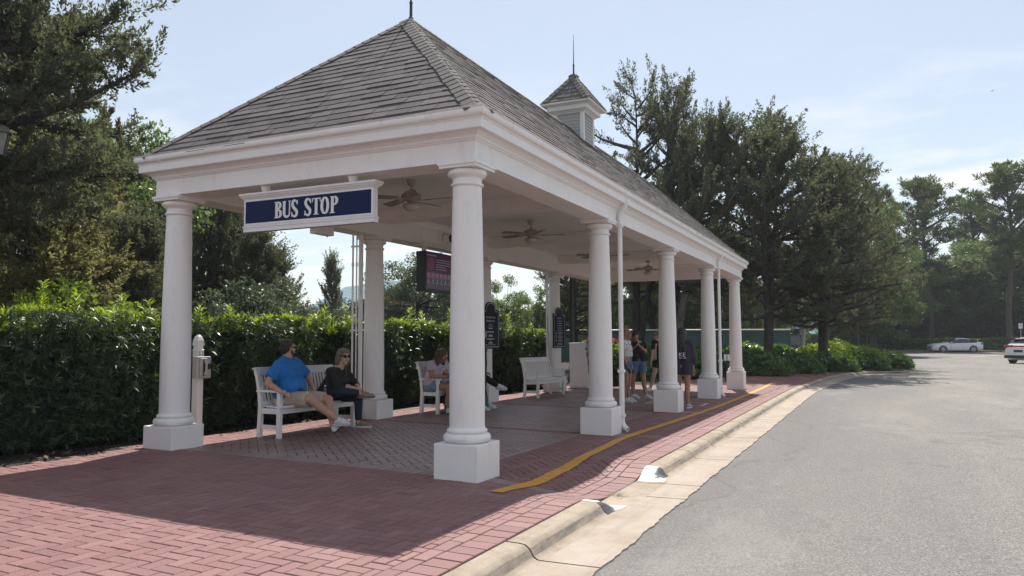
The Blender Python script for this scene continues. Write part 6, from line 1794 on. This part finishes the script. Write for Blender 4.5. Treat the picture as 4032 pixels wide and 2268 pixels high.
def loft_car(t, st, mats, glass, width_pts=None):
    """st: stations (x, half width, z bottom, z shoulder, half roof width, z roof); glass: set of (i, part) panels"""
    def ring(s):
        x, w, zb, zs, wr, zr = s
        return [(x, 0, zb), (x, w*.86, zb), (x, w*.97, zb+.10), (x, w, zb+(zs-zb)*.55), (x, w*.965, zs-.02), (x, wr+(w*.95-wr)*.95, zs+.012), (x, wr*1.05, zr-.075), (x, wr*.84, zr-.008), (x, 0, zr)]
    Rg = [ring(s) for s in st]; V = []
    for r in Rg: V += r+[(x, -y, z) for x, y, z in r[1:-1]][::-1]
    m = 16; body = []; gl = []
    for i in range(len(st)-1):
        for k in range(m):
            f = (i*m+k, i*m+(k+1)%m, (i+1)*m+(k+1)%m, (i+1)*m+k)
            kk = k if k < 8 else 15-k
            part = 'side' if kk == 5 else ('top' if kk in (6, 7) else 'b')
            (gl if (i, part) in glass or (part == 'side' and (i, 'top') in glass and (i, 'x') in glass) else body).append(f)
    body += [tuple(reversed(range(m))), tuple((len(st)-1)*m+k for k in range(m))]
    mb = MB(); mb.v = V; mb.f = body
    o = mb.build('car_body', mats[0], t, smooth=38, recalc=True)
    if gl:
        mb = MB(); mb.v = V; mb.f = gl; g = mb.build('window_glass', mats[1], t, smooth=30)
        bm = bmesh.new(); bm.from_mesh(g.data); bmesh.ops.delete(bm, geom=[v for v in bm.verts if not v.link_faces], context='VERTS'); bmesh.ops.recalc_face_normals(bm, faces=bm.faces); bm.to_mesh(g.data); bm.free()
    return o
def wheel(t, x, y, r, side, rim):
    w = bpy.data.objects.new('wheel', None); COL.objects.link(w); w.parent = t; w.location = (x, y, r)
    Mx = Matrix.Rotation(-PI/2*side, 4, 'X')
    mb = MB(); mb.lathe([(r*.68, -.10), (r*.9, -.105), (r*.985, -.08), (r, -.03), (r, .05), (r*.97, .09), (r*.72, .10), (r*.70, .085)], n=28, M=Mx); mb.build('tyre', M['tyre'], w, smooth=40)
    mb = MB(); mb.lathe([(r*.70, .02), (r*.71, .098), (r*.64, .10), (r*.63, .04)], n=28, M=Mx)
    for k in range(5):
        for q in (-.12, .12):
            a = 2*PI*k/5+q; mb.bar(Mx @ Vector((r*.10*math.cos(a), r*.10*math.sin(a), .085)), Mx @ Vector((r*.68*math.cos(a+q*.3), r*.68*math.sin(a+q*.3), .092)), r*.10, .018, Mx.to_3x3() @ Vector((0, 0, 1)))
    mb.lathe([(r*.17, .03), (r*.17, .10), (r*.1, .105)], n=14, M=Mx); mb.build('rim', rim, w, smooth=40)
    mb = MB(); mb.lathe([(r*.63, .0), (r*.63, .02)], n=20, M=Mx); mb.build('brake_disc', M['iron'], w)
M['tyre'] = plain('tyre_rubber', (.016, .016, .017), .85)
M['rim'] = plain('alloy_rim', (.42, .42, .43), .3, .05, 6, 0, 60, .8)
M['car_white'] = plain('white_car_paint', (.74, .76, .79), .16, .02, 3); M['carglass'] = glass_dark('car_glass', (.02, .024, .026)); M['redlamp'] = plain('red_lamp', (.45, .012, .018), .2, .05); M['lamp'] = plain('clear_lamp', (.65, .66, .68), .1, .05)
# the white saloon (front towards -x in its own frame)
sd = thing('white_sedan', 'white four-door sedan parked side-on at the far side of the car park', 'car', (*at(2398, 78), -.315), .26)
st = [(-2.38, .66, .30, .68, .54, .76), (-2.31, .82, .22, .74, .66, .83), (-2.10, .90, .20, .80, .76, .89), (-1.55, .925, .19, .86, .80, .96), (-1.0, .93, .19, .90, .80, 1.005), (-.80, .93, .19, .91, .77, 1.06), (-.12, .93, .19, .93, .60, 1.39), (.35, .93, .19, .94, .585, 1.455), (.80, .93, .19, .95, .58, 1.445), (1.25, .93, .19, .96, .60, 1.35), (1.80, .92, .20, .985, .72, 1.14), (2.05, .90, .22, .99, .76, 1.085), (2.32, .84, .28, .97, .74, 1.06), (2.40, .72, .38, .88, .64, .97)]
gset = {(5, 'top'), (6, 'side'), (7, 'side'), (8, 'side'), (9, 'top'), (5, 'side'), (9, 'side')}
loft_car(sd, st, (M['car_white'], M['carglass']), gset)
for x in (-1.42, 1.40):
    for s in (1, -1):
        mb = MB(); Mx = Matrix.Rotation(-PI/2*s, 4, 'X'); mb.lathe([(.395, -.02), (.395, .012), (.37, .014)], (x, s*.915, .33), 28, M=Mx); mb.build('wheel_arch', M['black'], sd)
        wheel(sd, x, s*.845, .335, s, M['rim'])
for s in (1, -1):
    mb = MB(); mb.ell if False else None
    b = Blob(); b.ell((-.68, s*1.02, 1.03), (.10, .10, .065)); b.mb.build('wing_mirror', M['car_white'], sd, 60)
    mb = MB(); mb.box(-2.345, -2.02, min(s*.66, s*.90), max(s*.66, s*.90), .70, .785); mb.build('headlight', M['lamp'], sd, bevel=.02)
    mb = MB(); mb.box(2.12, 2.40, min(s*.62, s*.895), max(s*.62, s*.895), .82, .95); mb.build('tail_light', M['redlamp'], sd, bevel=.02)
    for x in (-.02, .98):
        mb = MB(); mb.box(x+.02, x+.19, s*.925 if s > 0 else -.95, s*.95 if s > 0 else -.925, .83, .86); mb.build('door_handle', M['car_white'], sd, bevel=.008)
    for x in (-.70, .42, 1.22):
        mb = MB(); mb.box(x, x+.008, min(s*.905, s*.934), max(s*.905, s*.934), .33, .90); mb.build('door_gap', M['black'], sd)
mb = MB(); mb.box(-2.40, -2.33, -.42, .42, .40, .62); mb.build('grille', M['black'], sd, bevel=.02)
mb = MB(); mb.box(-2.395, -2.30, -.60, .60, .25, .34); mb.build('lower_intake', M['black'], sd, bevel=.02)
mb = MB(); mb.bar((.335, .90, .95), (.345, .60, 1.40), .05, .012, (1, 0, 0)); mb.bar((.335, -.90, .95), (.345, -.60, 1.40), .05, .012, (1, 0, 0)); mb.build('door_pillar', M['black'], sd)
mb = MB(); mb.prism([(.62, -.02), (.86, -.035), (.86, .035), (.62, .02)], 1.42, 1.47); mb.build('roof_antenna', M['car_white'], sd)
# white car tail at the right edge
su = thing('white_hatchback', 'white car with red tail lights cut off by the right edge', 'car', (*at(2612, 46.5), -.315), R(50))
st = [(-2.15, .70, .40, .80, .55, .98), (-2.10, .84, .34, .88, .66, 1.05), (-1.95, .90, .24, .95, .70, 1.22), (-1.65, .92, .20, 1.0, .64, 1.50), (-1.0, .92, .20, 1.0, .62, 1.60), (.2, .92, .20, .97, .62, 1.62), (.75, .92, .20, .96, .66, 1.50), (1.35, .92, .20, .95, .76, 1.06), (1.9, .90, .22, .88, .74, .97), (2.15, .78, .30, .75, .6, .82)]
loft_car(su, st, (M['car_white'], M['carglass']), {(2, 'top'), (3, 'side'), (4, 'side'), (5, 'side'), (6, 'top'), (6, 'side')})
for x in (-1.32, 1.36):
    for s in (1, -1):
        mb = MB(); Mx = Matrix.Rotation(-PI/2*s, 4, 'X'); mb.lathe([(.40, -.02), (.40, .012), (.37, .014)], (x, s*.905, .34), 28, M=Mx); mb.build('wheel_arch', M['black'], su)
        wheel(su, x, s*.835, .345, s, M['rim'])
for s in (1, -1):
    mb = MB(); mb.box(-2.14, -1.88, min(s*.34, s*.90), max(s*.34, s*.90), 1.0, 1.13); mb.build('tail_light', M['redlamp'], su, bevel=.02)
mb = MB(); mb.box(-2.19, -2.12, -.86, .86, .33, .52); mb.build('lower_bumper', M['black'], su, bevel=.03)
mb = MB(); mb.box(-2.175, -2.14, -.26, .26, .70, .84); mb.build('number_plate', M['iron'], su, bevel=.005)
mb = MB(); mb.box(-2.13, -2.05, -.33, .33, 1.02, 1.10); mb.build('light_bar', M['redlamp'], su)
mb = MB(); mb.box(-1.80, -1.62, -.6, .6, 1.53, 1.57); mb.build('spoiler', M['black'], su, bevel=.01)
# pale car behind the shrubs, seen between the pipe and the standing women
pc = copy_tree(sd); pc.name = 'pale_sedan'; pc.location = (*at(1590, 50), -.30); pc.rotation_euler = (0, 0, -1.15); pc['label'] = 'pale car parked beyond the shrubs behind the standing women'
# coach behind the fence, its nose past the end of the fence
PUR = plain('purple_coach_paint', (.060, .035, .14), .3)
bs_ = thing('coach', 'purple coach with a dark windscreen showing past the end of the green fence', 'bus', (at(1984, 70)[0]-2.6, at(1984, 70)[1]+3.4, -.3), R(-52)); bs_.scale = (.8, .8, .8)
mb = MB(); prof = [(-5.6, .35), (5.35, .35), (5.75, .6), (5.82, 1.2), (5.70, 2.4), (5.45, 3.0), (5.2, 3.12), (-5.4, 3.12), (-5.65, 2.9)]
mb.prism([(x, z) for x, z in prof], -1.25, 1.25, Matrix(((1,0,0,0),(0,0,1,0),(0,1,0,0),(0,0,0,1)))); mb.build('coach_body', PUR, bs_, bevel=.06, recalc=True)
mb = MB(); mb.add([(5.835, -1.08, 1.15), (5.835, 1.08, 1.15), (5.72, 1.08, 2.38), (5.72, -1.08, 2.38)], [(0,1,2,3)]); mb.build('windscreen', M['carglass'], bs_)
mb = MB()
for s in (1, -1): mb.add([(-5.2, s*1.256, 1.35), (5.0, s*1.256, 1.35), (4.9, s*1.256, 2.45), (-5.2, s*1.256, 2.45)], [(0,1,2,3) if s < 0 else (3,2,1,0)])
mb.build('side_window', M['carglass'], bs_)
mb = MB(); mb.add([(5.70, -.9, 2.5), (5.70, .9, 2.5), (5.50, .9, 2.95), (5.50, -.9, 2.95)], [(0,1,2,3)]); ds = mb.build('destination_display', M['black'], bs_)
text_mesh('8', .42, ds, 'route_number', M['sign_white'], (5.66, .45, 2.58), (R(66), 0, PI/2))
for x in (-3.6, 3.6):
    for s in (1, -1): wheel(bs_, x, s*1.15, .5, s, M['rim'])
for s in (1, -1):
    mb = MB(); mb.box(5.80, 5.86, s*1.0-.12, s*1.0+.12, .62, .84); mb.build('headlight', M['lamp'], bs_)
    mb = MB(); mb.tube([(5.5, s*1.2, 2.75), (6.0, s*1.35, 2.7), (6.05, s*1.38, 2.3)], .04, 6); mb.box(5.98, 6.1, s*1.38-.11, s*1.38+.11, 1.9, 2.3); mb.build('wing_mirror', M['black'], bs_)
# pale wooden pole and teal umbrella behind the trees
x, y = at(2024, 52); wp = thing('wooden_pole', 'slim pale pole standing left of the leaning trunk', 'pole', (x, y, -.3))
mb = MB(); mb.tube([(-.25, 0, 0), (-.12, 0, 1.5), (0.05, 0, 5.2)], [.13, .12, .10], 10); mb.build('pole', plain('weathered_wood', (.30, .29, .23), .9, .3, 5), wp, smooth=60)
mb = MB()
for z in (2.2, 3.3): mb.lathe([(.135, z), (.135, z+.06)], (-.05, 0, 0), 10)
mb.build('band', M['iron'], wp)
x, y = at(2052, 88); um = thing('patio_umbrella', 'teal patio umbrella glimpsed under the cedars', 'umbrella', (x, y, -.3))
mb = MB(); n = 8; mb.v = [(1.5*math.cos(2*PI*k/n), 1.5*math.sin(2*PI*k/n), 1.95+.06*(k % 2)) for k in range(n)]+[(0, 0, 2.55)]+[(1.5*math.cos(2*PI*k/n), 1.5*math.sin(2*PI*k/n), 1.8+.06*(k % 2)) for k in range(n)]
mb.f = [(k, (k+1) % n, n) for k in range(n)]+[(n+1+k, n+1+(k+1) % n, (k+1) % n, k) for k in range(n)]; mb.build('canopy', plain('teal_canvas', (.02, .16, .15), .8), um)
mb = MB(); mb.tube([(0, 0, 0), (0, 0, 2.6)], .03, 8); mb.build('pole', M['iron'], um)
# parking sign at the right
x, y = at(2565, 72); pk = thing('parking_sign', 'small white accessible parking sign on a grey post by the right edge', 'sign', (x, y, -.2), R(-8))
mb = MB(); mb.tube([(0, .03, 0), (0, .03, 2.75)], .035, 8); mb.build('post', plain('galvanised_post', (.38, .39, .40), .5), pk)
mb = MB(); mb.box(-.16, .16, -.012, .0, 2.25, 2.75); mb.build('sign_plate', M['sign_white'], pk, bevel=.01)
mb = MB(); Mx = Matrix.Rotation(PI/2, 4, 'X')
P = [(-.02, -.014, 2.66), (-.01, -.014, 2.58), (-.01, -.014, 2.50), (.05, -.014, 2.50), (.07, -.014, 2.42)]; mb.tube(P, .014, 6); mb.lathe([(.022, -.002), (.022, .002)], (-.02, -.014, 2.70), 10, M=Mx); mb.tube([(-.02+.06*math.cos(a), -.014, 2.46+.06*math.sin(a)) for a in [R(100+22*i) for i in range(11)]], .010, 6)
mb.build('wheelchair_symbol', M['navy'], pk)
ws = thing('wheel_stop', 'yellow painted wheel stop on the car park near the right edge', 'wheel stop', (*at(2521, 68), -.30), R(-24))
mb = MB(); mb.prism([(-.9, -.07), (.9, -.07), (.9, .07), (-.9, .07)], 0, .1); mb.build('bar', M['yellow'], ws, bevel=.025)
mb = MB()
for x_ in (-.6, .6): mb.lathe([(.02, .1), (.015, .115)], (x_, 0, 0), 8)
mb.build('anchor_bolt', M['iron'], ws)
# far clipped hedge across the car park
fh = thing('low_hedge', 'low clipped hedge along the far side of the car park', 'hedge', (0, 0, 0))
rng = np.random.default_rng(6); n = 16000; x = rng.uniform(2, 40, n); u = rng.random(n)
top_ = rng.random(n) < .35; hz_ = 1.05+.06*np.sin(x*1.3)
P = np.stack([x, np.where(top_, rng.uniform(85.6, 86.8, n), 85.6+rng.normal(0, .06, n)), np.where(top_, hz_+rng.normal(0, .05, n), -.15+u*(hz_+.15))], 1)
A_ = unit(rng.normal(size=(n, 3))+np.array([0, -.4, .5])); quads_mesh('hedge_foliage', cards(P, A_, rng.uniform(.14, .26, n), rng.uniform(.08, .14, n), rng), quad_idx(n), LM['philo'], fh)
mb = MB(); mb.box(2, 40, 85.75, 86.7, -.2, .9); mb.build('hedge_core', plain('far_hedge_core', (.012, .014, .009), .95), fh)  # solid dark core inside the leaves
# red walled building with a metal roof, far behind the hedge
x, y = at(862, 82); bd = thing('far_building', 'distant red stucco building with a pale ribbed metal roof', 'building', (x, y, -.3), R(-26))
bd.scale = (1, 1, 1.1); STU = plain('red_stucco', (.33, .105, .075), .9, .12, 1.5)
mb = MB(); mb.box(-9, 4.2, 0, 10, 0, 4.6); mb.add([(4.2, 0, 4.6), (4.2, 10, 4.6), (4.2, 5, 7.0), (-9, 0, 4.6), (-9, 10, 4.6), (-9, 5, 7.0)], [(0,1,2), (5,4,3)]); mb.build('wall', STU, bd)
m, nt, b_ = mat_new('ribbed_metal_roof'); wv = nd(nt, 'ShaderNodeTexWave', wave_type='BANDS', bands_direction='Z'); wv.inputs['Scale'].default_value = 1.6; nt.links.new(coords(nt), wv.inputs['Vector'])
nt.links.new(ramp(nt, wv.outputs['Fac'], [(.2, (.10, .19, .23)), (.6, (.20, .29, .32))]), b_.inputs['Base Color']); b_.inputs['Roughness'].default_value = .75; bump(nt, b_, wv.outputs['Fac'], .6, .05)
mb = MB(); mb.add([(-9.6, -.7, 4.35), (4.8, -.7, 4.35), (4.8, 5, 7.2), (-9.6, 5, 7.2), (4.8, 10.7, 4.35), (-9.6, 10.7, 4.35), (-9.6, -.7, 4.2), (4.8, -.7, 4.2), (4.8, 5, 7.05), (-9.6, 5, 7.05), (4.8, 10.7, 4.2), (-9.6, 10.7, 4.2)], [(0,1,2,3), (3,2,4,5), (0,6,7,1), (1,7,8,2), (2,8,10,4), (0,3,9,6), (3,5,11,9), (5,4,10,11)]); mb.build('roof', m, bd)
mb = MB(); mb.box(-9.7, 4.9, -.78, -.69, 4.15, 4.40); mb.build('fascia', M['sign_white'], bd)
for k in range(5):
    mb = MB(); mb.box(-8+2.5*k, -6.8+2.5*k, -.02, .05, 1.2, 2.8); f_ = mb.build('window', M['carglass'], bd)
    mb = MB(); mb.box(-8.08+2.5*k, -6.72+2.5*k, -.05, -.021, 2.8005, 2.9); mb.build('lintel', M['sign_white'], f_)
# path light box in the shrubs behind the last columns
x, y = at(1824, 27.0); pb = thing('path_light', 'small black path light with two white panes between the last two columns', 'path light', (x, y, gz(x, y)), .35)
mb = MB(); mb.box(-.13, .13, -.13, .13, .62, 1.0); mb.tube([(0, 0, -.05), (0, 0, .64)], .05, 8); mb.build('housing', M['black'], pb, bevel=.01)
mb = MB(); mb.box(-.10, -.015, -.136, -.131, .70, .92); mb.box(.015, .10, -.136, -.131, .70, .92); mb.build('pane', M['sign_white'], pb)
# a bird high over the car park
bi = thing('bird', 'tiny dark bird gliding high over the car park', 'bird', (*at(2520, 120), 1.393+(848-223)/1901*120), .6)
b = Blob(); b.cap((-.14, 0, 0), (.12, 0, .01), .02, .04); b.cap((0, 0, 0), (.02, .22, .10), .05, .035); b.cap((.02, .22, .10), (-.08, .52, .06), .03, .008); b.cap((0, 0, 0), (.02, -.22, .10), .05, .035); b.cap((.02, -.22, .10), (-.08, -.52, .06), .03, .008)
b.build('body', M['iron'], bi, Vector((0, 0, 0)), .02, 1)
# ---------------------------------------------------------------- light, sky, camera
SUN = Vector((-0.155, 0.637, 1.0)).normalized()
elev = math.asin(SUN.z); az = math.atan2(SUN.x, SUN.y)
l = bpy.data.lights.new('sun', 'SUN'); l.energy = SUN_STRENGTH; l.angle = R(0.55); l.color = (1.0, 0.94, 0.86)
lo = bpy.data.objects.new('sun', l); COL.objects.link(lo); lo.rotation_euler = SUN.to_track_quat('Z', 'Y').to_euler(); lo.location = (-10, 40, 60)
w = bpy.data.worlds.new('World'); scene.world = w; w.use_nodes = True; nt = w.node_tree; bg_ = nt.nodes['Background']
sky = nd(nt, 'ShaderNodeTexSky', sky_type='NISHITA'); sky.sun_disc = False; sky.sun_elevation = elev; sky.sun_rotation = az
sky.air_density = 1.0; sky.dust_density = SKY_DUST; sky.ozone_density = 1.2; sky.altitude = 10
tc = nd(nt, 'ShaderNodeTexCoord'); sp_ = nd(nt, 'ShaderNodeSeparateXYZ'); nt.links.new(tc.outputs['Generated'], sp_.inputs[0])
# flatten directions onto a cloud layer so streaks lie along the horizon
dv = nd(nt, 'ShaderNodeMath', operation='ADD'); dv.inputs[1].default_value = .12; nt.links.new(sp_.outputs[2], dv.inputs[0])
q = nd(nt, 'ShaderNodeVectorMath', operation='DIVIDE'); cmb = nd(nt, 'ShaderNodeCombineXYZ')
for i in range(3): nt.links.new(dv.outputs[0], cmb.inputs[i])
nt.links.new(tc.outputs['Generated'], q.inputs[0]); nt.links.new(cmb.outputs[0], q.inputs[1])
mp = nd(nt, 'ShaderNodeMapping'); mp.inputs['Scale'].default_value = (.9, 1.5, 0); mp.inputs['Rotation'].default_value = (0, 0, R(12)); mp.inputs['Location'].default_value = CLOUD_LOC; nt.links.new(q.outputs[0], mp.inputs[0])
n1 = noise(nt, mp.outputs[0], 1.35, 9, .62)
msk = ramp(nt, n1, [(.46, (0, 0, 0)), (.64, (.95,) * 3)])
hz = nd(nt, 'ShaderNodeMapRange'); nt.links.new(sp_.outputs[2], hz.inputs['Value'])
for k, v in zip(('From Min', 'From Max', 'To Min', 'To Max'), (.16, .34, 1.0, .04)): hz.inputs[k].default_value = v
mm = nd(nt, 'ShaderNodeMath', operation='MULTIPLY'); nt.links.new(msk, mm.inputs[0]); nt.links.new(hz.outputs[0], mm.inputs[1])
veil = mixc(nt, VEIL, sky.outputs[0], VEIL_COL)
col = mixc(nt, mm.outputs[0], veil, CLOUD_COL)
nt.links.new(col, bg_.inputs['Color']); bg_.inputs['Strength'].default_value = SKY_STRENGTH
cam = bpy.data.cameras.new('camera'); co = bpy.data.objects.new('camera', cam); COL.objects.link(co)
yaw, pitch, roll, foc = -0.4443, 0.0649, -0.0033, 0.7382
Fv = Vector((math.sin(yaw)*math.cos(pitch), math.cos(yaw)*math.cos(pitch), math.sin(pitch))); Rv = Vector((math.cos(yaw), -math.sin(yaw), 0)); Uv = Rv.cross(Fv)
R2_ = Rv*math.cos(roll)+Uv*math.sin(roll); U2_ = -Rv*math.sin(roll)+Uv*math.cos(roll)
mw = Matrix((R2_, U2_, -Fv)).transposed().to_4x4(); mw.translation = CAMP; co.matrix_world = mw
cam.sensor_width = 36; cam.lens = 36*foc; cam.clip_end = 3000; cam.clip_start = .05
scene.camera = co
vs_ = scene.view_settings; vs_.view_transform = 'Standard'; vs_.look = 'None'; vs_.gamma = 1; vs_.use_curve_mapping = False; vs_.exposure = EXPOSURE
scene.cycles.max_bounces = 8; scene.cycles.diffuse_bounces = 4; scene.cycles.transparent_max_bounces = 8; scene.cycles.caustics_reflective = False; scene.cycles.caustics_refractive = False
scene.cycles.use_denoising = True; scene.cycles.denoiser = 'OPENIMAGEDENOISE'; scene.cycles.denoising_input_passes = 'RGB_ALBEDO_NORMAL'; scene.cycles.denoising_prefilter = 'NONE'; scene.cycles.use_adaptive_sampling = False

if HAZE > 0:
    mb = MB(); mb.box(-415, 415, -110, 450, -1.6, 44.0)
    hm = bpy.data.materials.new('haze_air'); hm.use_nodes = True; hn = hm.node_tree; hn.nodes.remove(hn.nodes['Principled BSDF'])
    pv = hn.nodes.new('ShaderNodeVolumePrincipled'); pv.inputs['Color'].default_value = (.82, .88, .95, 1); pv.inputs['Density'].default_value = HAZE; pv.inputs['Anisotropy'].default_value = .2
    hn.links.new(pv.outputs[0], hn.nodes['Material Output'].inputs['Volume'])
    tag(mb.build('haze', hm), 'thin pale haze in the warm air', 'haze', kind='stuff')
    scene.cycles.volume_bounces = 0
